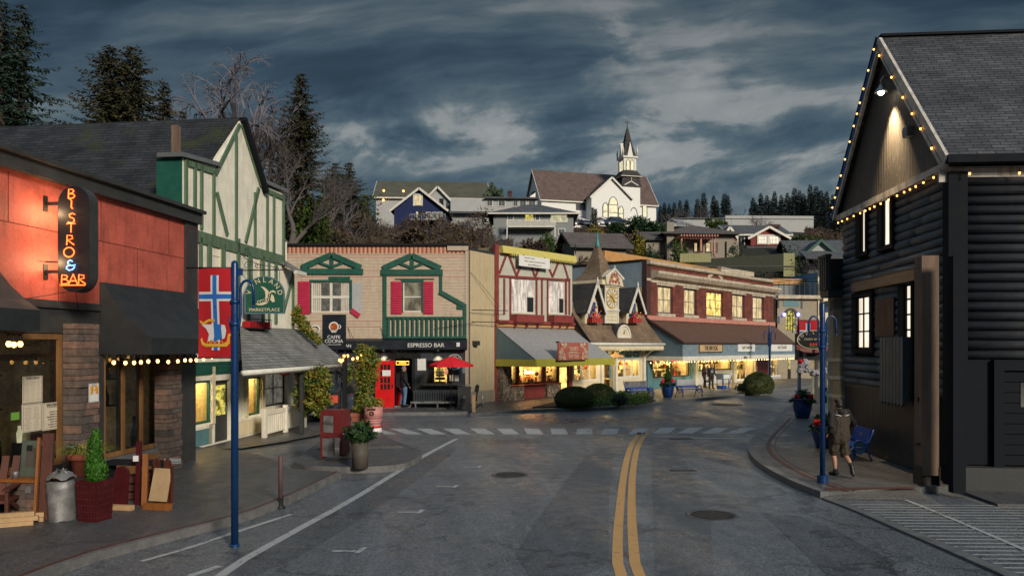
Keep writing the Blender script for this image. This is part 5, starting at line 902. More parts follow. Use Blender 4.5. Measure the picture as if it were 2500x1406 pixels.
ts=thing('hanging_sign','small brown shaped sign hanging at the clock house entrance','sign',V.w(X(1504,-.9),-.9,V.z(1510,872,-.9)),V.a-.6);b=MB();b.prism([(-.5,0),(.5,0),(.5,.12),(.2,.18),(0,.34),(-.2,.18),(-.5,.12)],-.02,.02);b.build('board',mm('orangetrim'),ts)
ts=thing('wall_sign','narrow blue surfboard shaped sign on the white post of the clock house','sign',V.w(X(1489,-.18),-.19,V.z(1489,924,-.18)),V.a);b=MB();b.prism([(-.1,0),(.1,0),(.12,.5),(.05,.95),(0,1.05),(-.05,.95),(-.12,.5)],-.03,0);b.build('board',mm('teal'),ts);b=MB();b.box(-.15,.15,-.03,0,1.25,1.7);b.build('upper_plate',mm('whitelet'),ts)
t=building('brick_building','old red brick two storey shop block with pale cornice and brown tile awning',THO)
B0,B1=X(1578),X(1888);yb=-2.7
zt=V.z(1585,634);z2=V.z(1600,778);zc=V.z(1590,662)
wins=[(1606,1643),(1670,1701),(1725,1766),(1788,1818),(1838,1865)]
zw0,zw1=V.z(1625,765),V.z(1625,699)
ops=[(X(a),X(c),zw0,zw1)for a,c in wins]
wall(t,'brick',B0,B1,3.2,zt-.2,ops,t=.3)
b=MB();b.poly([(B0,0,3),(B0,16,3),(B0,16,zt-.1),(B0,0,zt-.1)]);b.build('wall',mm('bluewall'),t)['label']='pale blue rendered side wall'
b=MB();b.box(B0-.02,B0+.5,-.03,.3,3.2,zt);b.build('corner_pier',mm('brickdk'),t);b=MB();b.box(B0-.06,B0+.2,.3,16,zt-.1,zt+.02);b.build('coping',mm('black'),t)
b=MB();b.box(B0+.5,B1,3,3.2,zt+.1,zt+.8);b.box(B0-.5,B0+.5,3,3.2,zt+.1,zt+.8);b.build('roof_fascia',mm('orangetrim'),t)
shell(t,'brickdk',B0+.02,B1,.3,16,0,zt-.3,roof='roof_m')
b=MB();b.prism([(-.02,zc-.55),(-.45,zc-.42),(-.65,zc-.18),(-.65,zc),(-.02,zc+.12)],B0+.5,B1+.25,'yz');b.prism([(-.02,zt-.36),(-.28,zt-.30),(-.32,zt-.12),(-.02,zt-.02)],B0,B1-.6,'yz');b.box(B0+.5,B1,-.08,-.003,zc-.75,zc-.56);b.box(X(1760),X(1840),-.05,.3,zt-.02,zt+.34);b.build('cornice',mm('stonetrim'),t)
b=MB()
for o in ops:b.box(o[0]-.15,o[1]+.15,-.12,-.002,o[2]-.22,o[2]-.02);b.box(o[0]-.2,o[1]+.2,-.05,-.002,o[3]+.02,o[3]+.24)if o is not ops[2]else b.ring(((o[0]+o[1])/2,o[3]-.05),(o[1]-o[0])*.5,(o[1]-o[0])*.5+.3,-.06,-.002,15,165,14)
b.box(B0,B1,-.05,-.002,zw1+.25,zw1+.42);b.build('stone_band',mm('stonetrim'),t)
for i,o in enumerate(ops):win(t,*o,'g_warm' if i!=2 else 'g_shop','alu',2 if i!=2 else 3,2 if i!=2 else 3,0,.09,.2,.05)
b=MB();b.box(B0,B1+.2,-.10,-.003,z2-.1,z2+.2);b.build('salmon_band',mm('pinktrim'),t)
ze=V.z(1664,837,yb)
b=MB();za_=z2-.1;E1=X(1945,yb)
b.poly([(B0,-.01,za_),(B1+.2,-.01,za_),(E1,yb,ze),(B0,yb,ze)]);b.poly([(B0,-.01,za_-.1),(B1+.2,-.01,za_-.1),(E1,yb,ze-.08),(B0,yb,ze-.08)]);b.build('tile_awning',mm('roof_tile'),t)
b=MB();b.bar((B0-.05,-.05,za_+.06),(B0-.05,yb-.05,ze+.04),.14,.12,0,(1,0,0));b.bar((B0,yb-.04,ze),(E1,yb-.04,ze),.1,.12);b.build('awning_edge',mm('brickdk'),t)
zf0,zf1=V.z(1700,869,yb),V.z(1700,840,yb)
b=MB();b.poly([(B0,-.02,za_-.1),(B0,yb,ze-.08),(B0,yb,zf0-.05),(B0,-.02,zf0-.05)]);b.build('awning_cheek',mm('bluegrey'),t)
b=MB();b.box(B0,E1,yb+.02,yb+.1,zf0,ze-.06);b.build('fascia',mm('ltblue'),t);b=MB();b.box(B0-.05,E1,yb-.04,yb+.12,zf0-.30,zf0-.01);b.box(B0-.05,B0+.1,yb+.12,-.02,zf0-.3,zf0-.01);b.build('white_beam',mm('white'),t)
def fsign(name,label,ua,ub,va,vb,board,ink_,lines_,cat='sign'):
 y=yb-.02;um=(ua+ub)/2;xa,xb=X(ua,y),X(ub,y);za,zb_=V.z(um,vb,y),V.z(um,va,y);w_,h_=(xb-xa)/2,zb_-za
 s_=thing(name,label,cat,V.w((xa+xb)/2,y,za),V.a);b=MB();b.box(-w_,w_,-.04,.03,0,h_);b.build('board',mm(board),s_);b=MB()
 for tx_,dx,dz,sz,sx,sh in lines_:b.text(tx_,dx*w_,dz*h_,sz*h_,-.045,0,sx=sx,shear=sh,depth=.015)
 if board=='tanboard':
  for q in((-w_,w_,0,.05),(-w_,w_,h_-.05,h_),(-w_,-w_+.05,.05,h_-.05),(w_-.05,w_,.05,h_-.05)):b.box(q[0],q[1],-.06,-.041,q[2],q[3])
 b.build('lettering',mm(ink_),s_)
fsign('shop_sign','tan wooden sign with dark block letters on the blue fascia of the brick block',1706,1763,840,860,'tanboard','ink',[('THE NW DOG',0,.22,.85,.62,0)])
fsign('shop_sign','white sign with thin handwriting in the middle of the blue fascia',1801,1842,837,858,'whitelet','inkg',[('Cupid Connection',0,.32,.6,.62,.25)])
fsign('shop_sign','white bookshop sign at the right end of the blue fascia',1882,1933,837,857,'whitelet','inkg',[('eat & books',0,.28,.75,.75,0)])
ts=thing('house_number','small row of dark street numbers on the white beam','numbers',V.w(X(1820,yb-.05),yb-.05,zf0-.26),V.a);b=MB();b.text('18954',0,0,.26,0);b.build('digits',mm('ink'),ts)
zh=zf0-.05
f1,f2,f3,f4=(X(1592),X(1684),.82,zh),(X(1703),X(1786),1.15,zh),(X(1798),X(1846),.25,zh),(X(1880),X(1912),.35,zh)
fd=(X(1847),X(1878),.1,zh)
wall(t,'hwhite',B0,B1+2.2,0,3.2,[f1,f2,f3,f4,fd],t=.3)
shop(t,*f1,'g_shop','charcoal',2,0,1.6,.1,34,11);shop(t,*f2,'g_shop','charcoal',2,0,1.6,.1,26,12,head=None);shop(t,*f3,'g_shop','white',2,0,1.6,.1,30,13);shop(t,*f4,'g_yel','white',2,0,1.6,.1,20,14)
b=MB();b.box(fd[0],fd[1],.1,.16,.1,zh);d_=b.build('door',mm('blackred'),t);b=MB();b.box(fd[0]+.2,fd[0]+.26,.04,.1,1,1.3);b.build('handle',mm('gold'),d_)
b=MB();b.box(X(1592),X(1684),-.08,-.002,.1,.81);b.box(X(1578),X(1591),-.10,-.002,.1,zh);b.box(X(1685),X(1690),-.10,-.002,.1,zh);b.build('teal_panel',mm('teal'),t)
for u in(1697,1792):b=MB();b.box(X(u)-.22,X(u)+.22,-.16,-.003,.1,zh);b.build('white_pier',mm('tgrey'),t)
string('fairy_lights','long dense row of tiny warm lights along the white beam of the brick block',[V.w(X(1592,yb+.2),yb+.4,zf0-.33),V.w(B0+.2,yb-.06,zf0-.32),V.w(E1-.1,yb-.06,zf0-.32)],56,'fairy',.034,.05,0,cap=False)
l=bpy.data.lights.new('canopy_light','AREA');l.shape='RECTANGLE';l.size=14;l.size_y=.4;l.energy=160;l.color=(1,.75,.36);o=bpy.data.objects.new('canopy_light',l);COL.objects.link(o);o.parent=t;o.location=((B0+B1)/2,-1.0,zf0-.15)
ts=thing('showcase','yellow lit upright display case on a dark plinth at the right end of the shops','display case',V.w(X(1926,-.3),-.3,.13),V.a);b=MB();b.box(-.55,.55,-.3,.3,0,.85);b.build('plinth',mm('charcoal'),ts);b=MB();b.box(-.5,.5,-.27,.27,.85,2.5);b.build('lit_case',mm('g_yel'),ts);b=MB()
for x in(-.53,.53):b.box(x-.04,x+.04,-.31,-.271,.85,2.55)
b.box(-.5,.5,-.31,-.271,2.5,2.56);b.build('frame',mm('white'),ts)
EN=Fac((23.6,67.4),R(8));V=EN;X=V.x
t=building('beige_hall','beige rendered hall with an arched yellow window and a railed roof terrace',EN);x1=X(1998);zt=V.z(1940,727)
oa=(X(1918),X(1942),V.z(1930,806),V.z(1930,758))
wall(t,'beige2',0,x1,0,zt,[oa],t=.3);shell(t,'beige2',0,x1,.3,9,0,zt,roof='roof_m')
b=MB();c=(oa[0]+oa[1])/2;rw=(oa[1]-oa[0])/2;b.prism([(oa[0],oa[2])]+[(c+rw*math.cos(R(a)),oa[3]-rw+rw*math.sin(R(a)))for a in range(180,-1,-15)]+[(oa[1],oa[2])],.1,.12);w_=b.build('arched_window',mm('g_yel'),t)
b=MB();b.ring((c,oa[3]-rw),rw,rw+.22,-.06,.02,0,180,16)
for i in range(1,4):x=oa[0]+(oa[1]-oa[0])*i/4;b.box(x-.03,x+.03,.06,.099,oa[2],oa[3]-.05)
for j in range(1,4):z=oa[2]+(oa[3]-oa[2])*j/4;b.box(oa[0],oa[1],.063,.098,z-.03,z+.03)
b.build('frame',mm('charcoal'),w_)
b=MB()
for s in(0,1):
 sg=-1 if s==0 else 1;b.prism([(c+sg*rw,oa[3])]+[(c+sg*rw*math.cos(R(a)),oa[3]-rw+rw*math.sin(R(a)))for a in range(0,91,15)],-.001,.05)
b.build('spandrel',mm('beige2'),w_)
b=MB();b.box(-.1,x1+.1,-.4,-.003,zt-.1,zt+.22);b.build('cornice',mm('stonetrim'),t)
b=MB();b.box(X(1912),X(1950),-.04,-.002,V.z(1930,748),V.z(1930,733));b.build('teal_panel',mm('teal'),t)
b=MB()
for ua,ub,va,vb in((1898,1902,733,752),(1955,1959,735,753),(1896,1903,772,790)):b.box(X(ua),X(ub),-.04,-.002,V.z(ua,vb),V.z(ua,va))
b.build('small_pane',mm('greyglass'),t)
b=MB();z0_=zt+.22
for i in range(9):x=x1*i/8;b.box(x-.025,x+.025,-.3,-.25,z0_,z0_+1.1)
for j in range(5):b.box(0,x1,-.29,-.26,z0_+.2+j*.22,z0_+.225+j*.22)
b.build('terrace_railing',mm('iron'),t)
b=MB();b.box(-.2,x1,2.4,2.6,zt,V.z(1950,690));b.build('wall',mm('hgrey'),t);b=MB();b.box(-.3,x1,2.2,2.5,V.z(1950,689),V.z(1950,675));b.build('roof_fascia',mm('orangetrim'),t)
for u in(1912,1946):
 b=MB();b.ball((X(u),-.2,V.z(u,768)),.16,8);b.build('wall_lamp',mm('lav'),t)
t=building('blue_house','bright blue lap sided corner house with tall cream bay windows',EN);x2=X(2062);x3=x2+5;zt=V.z(2020,664)
wall(t,'bluetex',x1+.05,x3,0,zt,t=.3,y=-.05);shell(t,'bluetex',x1+.05,x3,.25,9,0,zt,roof='roof_m')
b=MB();xa,xb=X(2002),X(2016);b.box(X(2003),X(2014),-.5,-.052,3.0,zt-.2);b.build('bay',mm('cream'),t)
for ua,ub,va,vb,gl in((1990,2001,681,728,'greyglass'),(2003,2012,681,728,'greyglass'),(1990,2001,737,765,'g_pale'),(2003,2012,737,765,'g_pale'),(2036,2046,740,760,'g_yel')):
 du=14;win(t,X(ua+du-2),X(ub+du-2),V.z(ua,vb),V.z(ua,va),gl,'cream',1,1,-.52 if ua<2030 else-.1,.1,.05)
b=MB();b.box(x1-.1,x1+.2,-.12,-.052,0,zt);b.box(x1,x3,-.5,-.051,zt-.25,zt+.1);b.build('cream_trim',mm('cream'),t)
exL=Vector((-.081,-1)).normalized();LOG=Fac((9.68,21.95),math.atan2(exL.y,exL.x));V=LOG;X=V.x
t=building('log_building','dark slate painted log building with a steep corrugated gable and shingle roof',LOG)
LW=6.17;zE=7.1
xr,zr=X(2149,-.24),V.z(2149,90,-.24)
k1,k2=(zr-7.0)/(xr+.25),(zr-7.15)/(LW-xr+.1)
zl=V.z(2068,503);znr=V.z(2322,378)
opn=[(X(2106),X(2126),V.z(2116,617),V.z(2116,506)),(X(2160),X(2190),V.z(2175,600),V.z(2175,480)),(X(2096),X(2140),V.z(2115,852),V.z(2115,722)),(X(2213),X(2240),V.z(2226,955),V.z(2226,692))]
zb_=1.9
wall(t,'logtrim',0,LW,zb_,6.75,opn,t=.3)
b=MB();hl=.2;z=zb_+.02;j=0
while z+hl<6.75:
 cuts=sorted([(o[0]-.1,o[1]+.1)for o in opn if o[2]-.05<z+hl*.8 and o[3]+.05>z+hl*.2]);x=0.0
 for a,c in cuts+[(LW,LW)]:
  xm_=x+(a-x)*random.uniform(.3,.7)if a-x>2.2 else a
  for x,a_ in([(x,xm_-.006),(xm_+.006,a)]if xm_<a else[(x,a)]):
   if a_-x>.1:b.tube([(x+(a_-x)*f/3,random.uniform(-.012,.012),z+hl/2+random.uniform(-.006,.006))for f in range(4)],[hl*random.uniform(.52,.58)for _ in range(4)],10)
  x=c
 z+=hl;j+=1
b.build('log_course',mm('log'),t)
b=MB();b.box(.0,LW-.9,-.03,-.002,.15,zb_);b.box(0,LW-.9,-.10,-.031,zb_-.05,zb_+.05);b.build('batten_skirt',mm('corr_k'),t)
wall(t,'logtrim',0,LW,0,zb_,t=.3)
zg0=6.72
pts=[(-.02,zg0),(LW+.02,zg0),(LW+.02,zr-k2*(LW+.02-xr)-.35),(xr,zr-.3),(-.02,zr-k1*(xr+.02)-.35)]
b=MB();b.prism(pts,-.12,.2);b.build('gable_wall',mm('corr_l'),t)
b=MB();b.box(-.15,LW+.1,-.24,-.122,zg0-.08,zg0+.08);b.build('gable_sill',mm('gableboard'),t)
L1,L2=-.30,LW+.32
b=MB();D=16
for s,xe,k in((-1,L1,k1),(1,L2,k2)):
 ze_=zr-k*abs(xe-xr);b.add([(xr,-.24,zr),(xe,-.24,ze_),(xe,D,ze_),(xr,D,zr),(xr,-.24,zr-.12),(xe,-.24,ze_-.12),(xe,D,ze_-.12),(xr,D,zr-.12)],[(0,1,2,3),(4,5,6,7),(1,2,6,5)])
b.build('roof',mm('roof_l'),t)
b=MB();b.box(xr-.1,xr+.1,-.25,D,zr-.02,zr+.04);b.build('ridge_cap',mm('logtrim'),t)
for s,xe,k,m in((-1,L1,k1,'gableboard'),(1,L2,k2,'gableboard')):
 b=MB();ze_=zr-k*abs(xe-xr);b.bar((xr,-.28,zr-.17),(xe,-.28,ze_-.17),.30,.07,0,(0,-1,0));b.build('barge_board',mm(m),t)  # pale peeling paint, its colour raised further to hold the bulbs' light
b=MB();b.bar((xr,-.325,zr-.02),(L1,-.325,zr-k1*(xr-L1)-.02),.09,.03,0,(0,-1,0));b.build('barge_cap',mm('logtrim'),t);b=MB();b.bar((xr-.05,-.325,zr-.2),(L1,-.325,zr-k1*(xr-L1)-.17),.10,.02,0,(0,-1,0));b.build('barge_stripe',mm('flagblue'),t)
zeR=zr-k2*(L2-xr)
b=MB();b.box(L2-.02,L2+.14,-.3,D,zeR-.18,zeR-.02);b.build('gutter',mm('logtrim'),t)
b=MB();b.box(LW+.02,LW+.08,-.3,D,zeR-.5,zeR-.19);b.build('eave_board',mm('gableboard'),t)
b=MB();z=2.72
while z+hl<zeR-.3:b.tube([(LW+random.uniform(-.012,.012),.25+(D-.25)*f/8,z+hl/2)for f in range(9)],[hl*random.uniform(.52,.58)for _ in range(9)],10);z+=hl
b.build('log_course',mm('lognear'),t)  # near wall's shade is put into a darker copy of the log colour
b=MB();b.poly([(LW,-.0,0),(LW,D,0),(LW,D,zeR-.2),(LW,0,zeR-.2)]);b.poly([(0,0,0),(0,D,0),(0,D,7),(0,0,7)]);b.poly([(0,D,0),(LW,D,0),(LW,D,7),(0,D,7)]);b.build('wall',mm('logtrim'),t)
b=MB();b.box(LW-.12,LW+.14,-.14,.24,.1,zeR-.3);b.build('corner_post',mm('logtrim'),t)
b=MB()
q0,q1=.95,4.2
b.box(LW+.005,LW+.05,.24,D,.55,2.72);b.build('panel_wall',mm('logtrim'),t)
b=MB();b.box(LW+.05,LW+.16,q0-.2,q1+.2,2.5,2.72);b.box(LW+.05,LW+.16,q0-.2,q0,.5,2.5);b.box(LW+.05,LW+.16,q1,q1+.2,.5,2.5);b.build('garage_frame',mm('logtrim'),t)
b=MB()
for j in range(9):b.box(LW+.05,LW+.085,q0,q1,.55+j*.215,.55+j*.215+.20)
g_=b.build('garage_door',mm('logtrim'),t)
b=MB()
for i in range(3):b.box(LW+.086,LW+.10,q0+.35+i*1.0,q0+.95+i*1.0,1.75,2.25)
b.build('pane',mm('darkglass'),g_);b=MB();b.box(LW+.104,LW+.108,q0+.55,q0+.95,1.78,2.1);b.build('notice',mm('canvasb'),g_)
b=MB();b.box(LW,LW+.30,.1,D,0,.52);b.build('foundation',mm('charcoal'),t);b=MB();b.box(LW+.301,LW+.31,2.1,2.4,.05,.32);b.build('drain_hole',mm('dark'),t)
for o,gl,cc,rw in zip(opn,('g_white','g_white','g_white','g_white'),(2,2,3,1),(1,1,3,7)):
 w_=win(t,*o,gl,'black',cc,rw,-.02,.05,.02,.04);b=MB()
 for q in((o[0]-.1,o[0],o[2]-.1,o[3]+.1),(o[1],o[1]+.1,o[2]-.1,o[3]+.1),(o[0],o[1],o[3],o[3]+.1),(o[0],o[1],o[2]-.1,o[2])):b.box(q[0],q[1],-.16,.10,q[2],q[3])
 b.build('casing',mm('logtrim'),w_)
b=MB();o=opn[1];b.box(o[0]+.1,o[0]+(o[1]-o[0])*.45,.1,.14,o[2]+.07,(o[2]+o[3])/2);b.build('blind',mm('curtain'),t)
b=MB();xa,xb=X(2150),X(2196);b.box(xa,xb,-.14,-.10,V.z(2170,820,-.14),V.z(2170,728,-.14));b.build('brown_panel',mm('wood_d'),t)
b=MB();b.box(X(2080,-.2),X(2234,-.2),-.22,-.12,V.z(2150,700,-.2),V.z(2150,676,-.2));b.build('header_board',mm('plank'),t)
b=MB();xa,xb=X(2138,-.4),X(2194,-.4);za,zb2=V.z(2165,975,-.4),V.z(2165,823,-.4)
b.box(xa,xb,-.26,-.14,za,zb2)
for i in range(7):x=xa+(xb-xa)*(i+.1)/7;b.prism([(x,za-.06),(x+(xb-xa)/7*.45,za-.13),(x+(xb-xa)/7*.85,za-.05),(x+(xb-xa)/7*.85,zb2),(x,zb2)],-.31,-.262)
b.build('slatted_box',mm('slat'),t)
xl,zl_=X(2151,-.42),V.z(2151,226,-.42);b=MB();b.tube([(xl,-.13,zl_+.30),(xl,-.36,zl_+.38),(xl,-.42,zl_+.30),(xl,-.42,zl_+.15)],.025,6);b.lathe([(.04,.18),(.06,.13),(.15,.02),(.16,0),(.14,0)],14,(xl,-.42,zl_));lp=b.build('gable_lamp',mm('silver'),t)
b=MB();b.ball((xl,-.42,zl_+.01),.08,10);b.build('bulb',mm('lampglow'),lp)
l=bpy.data.lights.new('gable_spot','SPOT');l.energy=1500;l.color=(1,.74,.42);l.spot_size=R(74);l.spot_blend=1;l.shadow_soft_size=.06;o=bpy.data.objects.new('gable_spot',l);COL.objects.link(o);o.parent=t;o.location=(xl,-.42,zl_-.10);o.rotation_euler=(R(9),0,R(0))
b=MB();q=V.xz(2217,330,-.2);b.box(q[0]-.12,q[0]+.12,-.28,-.121,q[1]-.05,q[1]+.18);b.build('junction_box',mm('silver'),t)
yP=-.55;xa,xb=X(2236,yP),X(2290,yP);za=.34;tp_=thing('timber_post','thick weathered timber post on a black steel foot in front of the log wall','post',V.w((xa+xb)/2,yP,.04),V.a);hw=.17;zt=V.z(2262,626,yP)
b=MB();b.box(-hw,hw,-.17,.17,.30,zt-.04);b.build('timber',mm('wood_g'),tp_);b=MB();b.box(-hw-.02,hw+.02,-.19,-.172,.02,.48);b.box(-hw-.02,hw+.02,.172,.19,.02,.48);b.box(-.2,.2,-.2,.2,0,.03);b.box(-.04,.04,-.17,.17,.03,.29);b.build('steel_foot',mm('iron'),tp_)
b=MB();b.tube([(-.1,-.18,.95),(0,-.22,.92),(.1,-.18,.95)],.02,5);b.box(-.05,.05,-.2,-.171,1.8,1.9);b.build('hook',mm('iron'),tp_)
b=MB();b.box(X(2296,yP),X(2308,yP),-.4,-.16,.1,V.z(2300,626,yP));b.build('downpipe',mm('logtrim'),t)
zc0,zc1=V.z(2050,707,-.2),V.z(2050,625,-.2)
b=MB();b.box(-.72,-.02,-.5,-.42,zc0,zc1)
for i in range(4):x=-.69+i*.165;b.box(x,x+.1,-.54,-.501,zc0,zc1)
b.box(-.72,-.02,-.5,2,zc0-.2,zc0-.02);b.box(-.74,-.02,-.57,-.40,zc1,zc1+.07);b.box(-.72,-.66,-.42,2,zc0,zc1);b.build('balcony',mm('corr_k'),t)
b=MB();b.box(-.58,-.15,-.32,.8,.13,zc0-.21);b.box(-.66,-.15,-.42,.8,zc0-.55,zc0-.3)
b.build('beige_pier',mm('beige2'),t);b=MB()
for v in(880,925,972):z=V.z(2056,v,-.35);b.box(-.61,-.14,-.36,.82,z-.05,z+.05)
b.build('pier_band',mm('tgrey'),t)
a0=V.w(xr,-.36,zr-.12);a1=V.w(L1,-.36,zr-k1*(xr-L1)-.1);a2=V.w(L2,-.36,zr-k2*(L2-xr)-.15)
string('string_lights','warm bulbs down the far left slope of the steep log gable',[a0,a1],12,'bulbs',.022,.05,.0)
string('string_lights','sparse warm bulbs down the near right slope of the log gable',[a0+Vector((0,0,-.1)),a2],6,'bulbs',.024,.08,.0)
string('string_lights','warm bulbs along the sill below the corrugated log gable',[V.w(.0,-.28,zg0-.1),V.w(LW,-.28,zg0-.08)],16,'bulbs',.022,.07,.03)
string('string_lights','three warm bulbs under the near eave of the log building roof',[V.w(LW+.3,-.1,zeR-.26),V.w(LW+.3,4.0,zeR-.24)],4,'bulbs',.024,.12,.02)
def pfac(u,Y,ang=0.0):return Fac(((u-U0)/F*Y,Y),R(ang))
def gable(parent,x0,x1,y0,y1,zb,ze,zr,ridge,wm,rm,over=.5,trim='white',nm=('wall','roof')):
 b=MB();b.box(x0,x1,y0,y1,zb,ze)
 if ridge=='x':m=(y0+y1)/2;b.prism([(y0,ze),(y1,ze),(m,zr)],x0,x1,'yz')
 elif ridge=='y':m=(x0+x1)/2;b.prism([(x0,ze),(x1,ze),(m,zr)],y0,y1,'xz')
 b.build(nm[0],mm(wm),parent);b=MB();T=.18
 if ridge=='x':
  k=(zr-ze)/(m-y0);q=[(y0-over,ze-over*k+.05),(m,zr+.05),(y1+over,ze-over*k+.05),(y1+over,ze-over*k+T),(m,zr+T),(y0-over,ze-over*k+T)];b.prism(q,x0-over,x1+over,'yz')
 elif ridge=='y':
  k=(zr-ze)/(m-x0);q=[(x0-over,ze-over*k+.05),(m,zr+.05),(x1+over,ze-over*k+.05),(x1+over,ze-over*k+T),(m,zr+T),(x0-over,ze-over*k+T)];b.prism(q,y0-over,y1+over,'xz')
 else:
  d_=min(x1-x0,y1-y0)/2;o=over;ym=(y0+y1)/2;e=(x1-x0)/2-d_ if(x1-x0)>(y1-y0)else 0;xm=(x0+x1)/2
  vs=[(x0-o,y0-o,ze),(x1+o,y0-o,ze),(x1+o,y1+o,ze),(x0-o,y1+o,ze),(xm-e,ym,zr),(xm+e,ym,zr)]
  b.add(vs,[(0,1,5,4),(1,2,5),(2,3,4,5),(3,0,4),(3,2,1,0)])
 r_=b.build(nm[1],mm(rm),parent)
 b=MB()
 if ridge=='x':
  for x in(x0-over-.04,x1+over+.04):
   b.bar((x,y0-over,ze-over*k),(x,m,zr),.08,.3,0,(0,0,1));b.bar((x,m,zr),(x,y1+over,ze-over*k),.08,.3,0,(0,0,1))
  b.box(x0-over,x1+over,y0-over-.1,y0-over,ze-over*k-.12,ze-over*k+.1)
 elif ridge=='y':
  for s in(x0-over,x1+over):b.bar((s,y0-over-.04,ze-over*k+.02),(m,y0-over-.04,zr+.02),.32,.08,0,(0,-1,0))
 else:b.box(x0-o,x1+o,y0-o-.1,y0-o,ze-.18,ze+.02)
 b.build('fascia',mm(trim),parent);return r_
def lancet(parent,x,z0,w_,h,glass,y,frame='petrol',mull=0,fw=.14):
 pts=[(x-w_/2,z0),(x+w_/2,z0)];hs=h-w_*.9
 for i in range(7):f=i/6;pts.append((x+w_/2*(1-f**1.6),z0+hs+w_*.9*math.sin(f*math.pi/2)))
 for i in range(1,7):f=1-i/6;pts.append((x-w_/2*(1-f**1.6),z0+hs+w_*.9*math.sin(f*math.pi/2)))
 b=MB();n=len(pts);cz=z0+h/2;out=[(x+(p[0]-x)*(1+2*fw/w_),cz+(p[1]-cz)*(1+2*fw/h))for p in pts]
 vs=[(p[0],y-.08,p[1])for p in out]+[(p[0],y-.08,p[1])for p in pts]+[(p[0],y,p[1])for p in out];b.add(vs,[(i,(i+1)%n,n+(i+1)%n,n+i)for i in range(n)]+[(i,(i+1)%n,2*n+(i+1)%n,2*n+i)for i in range(n)])
 for k in range(mull):b.box(x-w_/2,x+w_/2,y-.075,y-.03,z0+h*(k+1)/(mull+1)-.06,z0+h*(k+1)/(mull+1)+.06)
 wd=b.build('window',mm(frame),parent);b=MB();b.flat(pts,y-.03);b.build('pane',mm(glass),wd)
CH=pfac(1322,142,15);V=CH;X=V.x
t=building('church','white wooden church with a dark pointed steeple and lit gothic windows on the hilltop',CH,'church')
zb,ze=V.z(1400,556),V.z(1322,484);D=10.5;zr=V.z(1300,417,D/2);zrc,Dc=zr,D;x1=X(1602);
gable(t,0,x1,0,D,zb,ze,zr,'x','churchw','roof_ch',.35)
xa,xb=X(1444,-3.2),X(1540,-3.2);zt0,zt1=V.z(1500,482,-3.2),V.z(1498,435,-3.2)
gable(t,xa,xb,-3.2,5,zb,zt0,zt1,'y','churchw','roof_ch',.4)
xc=X(1497,-3.2);zz=V.z(1497,538,-3.2);zp=lambda v:V.z(1497,v,-3.2)
lancet(t,X(1497,-3.25),zz,1.75,zp(482)-zz,'g_church',-3.23,'petrol',2);lancet(t,X(1478,-3.25),zz,.85,zp(497)-zz,'g_church',-3.23,'petrol',1);lancet(t,X(1516,-3.25),zz,.85,zp(504)-zz,'g_church',-3.23,'petrol',1)
for u in(1412,1421,1431):lancet(t,X(u,-.05),V.z(u,511,-.05),.6,V.z(u,491,-.05)-V.z(u,511,-.05),'greyglass',-.03,'charcoal',1)
lancet(t,X(1574,-.05),V.z(1574,530,-.05),.8,V.z(1574,500,-.05)-V.z(1574,530,-.05),'g_church',-.03,'petrol',0)
b=MB();z0_=ze+.1;b.prism([(3.4,z0_),(3.4,z0_+1.4),(4.2,z0_+2.0),(5.25,z0_+2.2),(6.3,z0_+2.0),(7.1,z0_+1.4),(7.1,z0_)],-.12,-.01,'yz');wd=b.build('window',mm('charcoal'),t);b=MB()
for i in range(4):b.box(-.14,-.125,3.55+i*.9,4.25+i*.9,z0_+.15,z0_+1.6)
b.build('pane',mm('g_white'),wd)
yt=-2.6;xt,S2=X(1541,yt),1.85;q=lambda v:V.z(1542,v,yt)
b=MB();b.box(xt-S2,xt+S2,yt,yt+2*S2,zb,q(456));tw_=b.build('tower',mm('churchw'),t)
lancet(t,X(1547,yt),q(540),1.3,q(508)-q(540),'churchw',yt-.02,'petrol')
cy=yt+S2
def sq(b,lv,m=0):
 vs=[(xt+sx_*s,cy+sy_*s,z)for s,z in lv for sx_,sy_ in((-1,-1),(1,-1),(1,1),(-1,1))]
 b.add(vs,[(4*k+j,4*k+(j+1)%4,4*k+4+(j+1)%4,4*k+4+j)for k in range(len(lv)-1)for j in range(4)]+[(0,1,2,3),tuple(4*(len(lv)-1)+j for j in range(4))],m)
b=MB();sq(b,[(S2*1.12,q(456)),(S2*1.05,q(448)),(S2*.92,q(432))]);sq(b,[(S2*1.14,q(431)),(S2*.98,q(424)),(S2*.74,q(415))]);b.build('belfry_skirt',mm('roof_s'),tw_)
b=MB();sq(b,[(S2*1.15,q(431.5)),(S2*1.15,q(430))]);sq(b,[(S2*.70,q(415)),(S2*.70,q(383))]);sq(b,[(S2*.84,q(384)),(S2*.84,q(380))])
for s in(-1,1):b.bar((xt-.05,yt-.12,q(443)),(xt+s*S2,yt-.12,q(456)),.16,.1,0,(0,-1,0))
b.tube([(xt,yt-.12,q(446)),(xt,yt-.12,q(434))],.07,4);b.build('lantern',mm('white'),tw_)
yl=cy-S2*.70
lancet(tw_,xt-.42,q(414),.62,q(390)-q(414),'g_church',yl-.02,'petrol',0,.1);lancet(tw_,xt+.42,q(414),.62,q(390)-q(414),'g_church',yl-.02,'petrol',0,.1)
b=MB();z0_,z1_=q(414),q(391)
for yy in(-.5,.35):b.box(xt-S2*.70-.03,xt-S2*.70-.001,cy+yy-.28,cy+yy+.28,z0_,z1_)
b.build('side_pane',mm('g_church'),tw_)
b=MB();sq(b,[(S2*.72,q(381)),(S2*.42,q(352)),(S2*.16,q(318)),(.03,q(303))]);b.build('spire',mm('roof_s'),tw_)
b=MB()
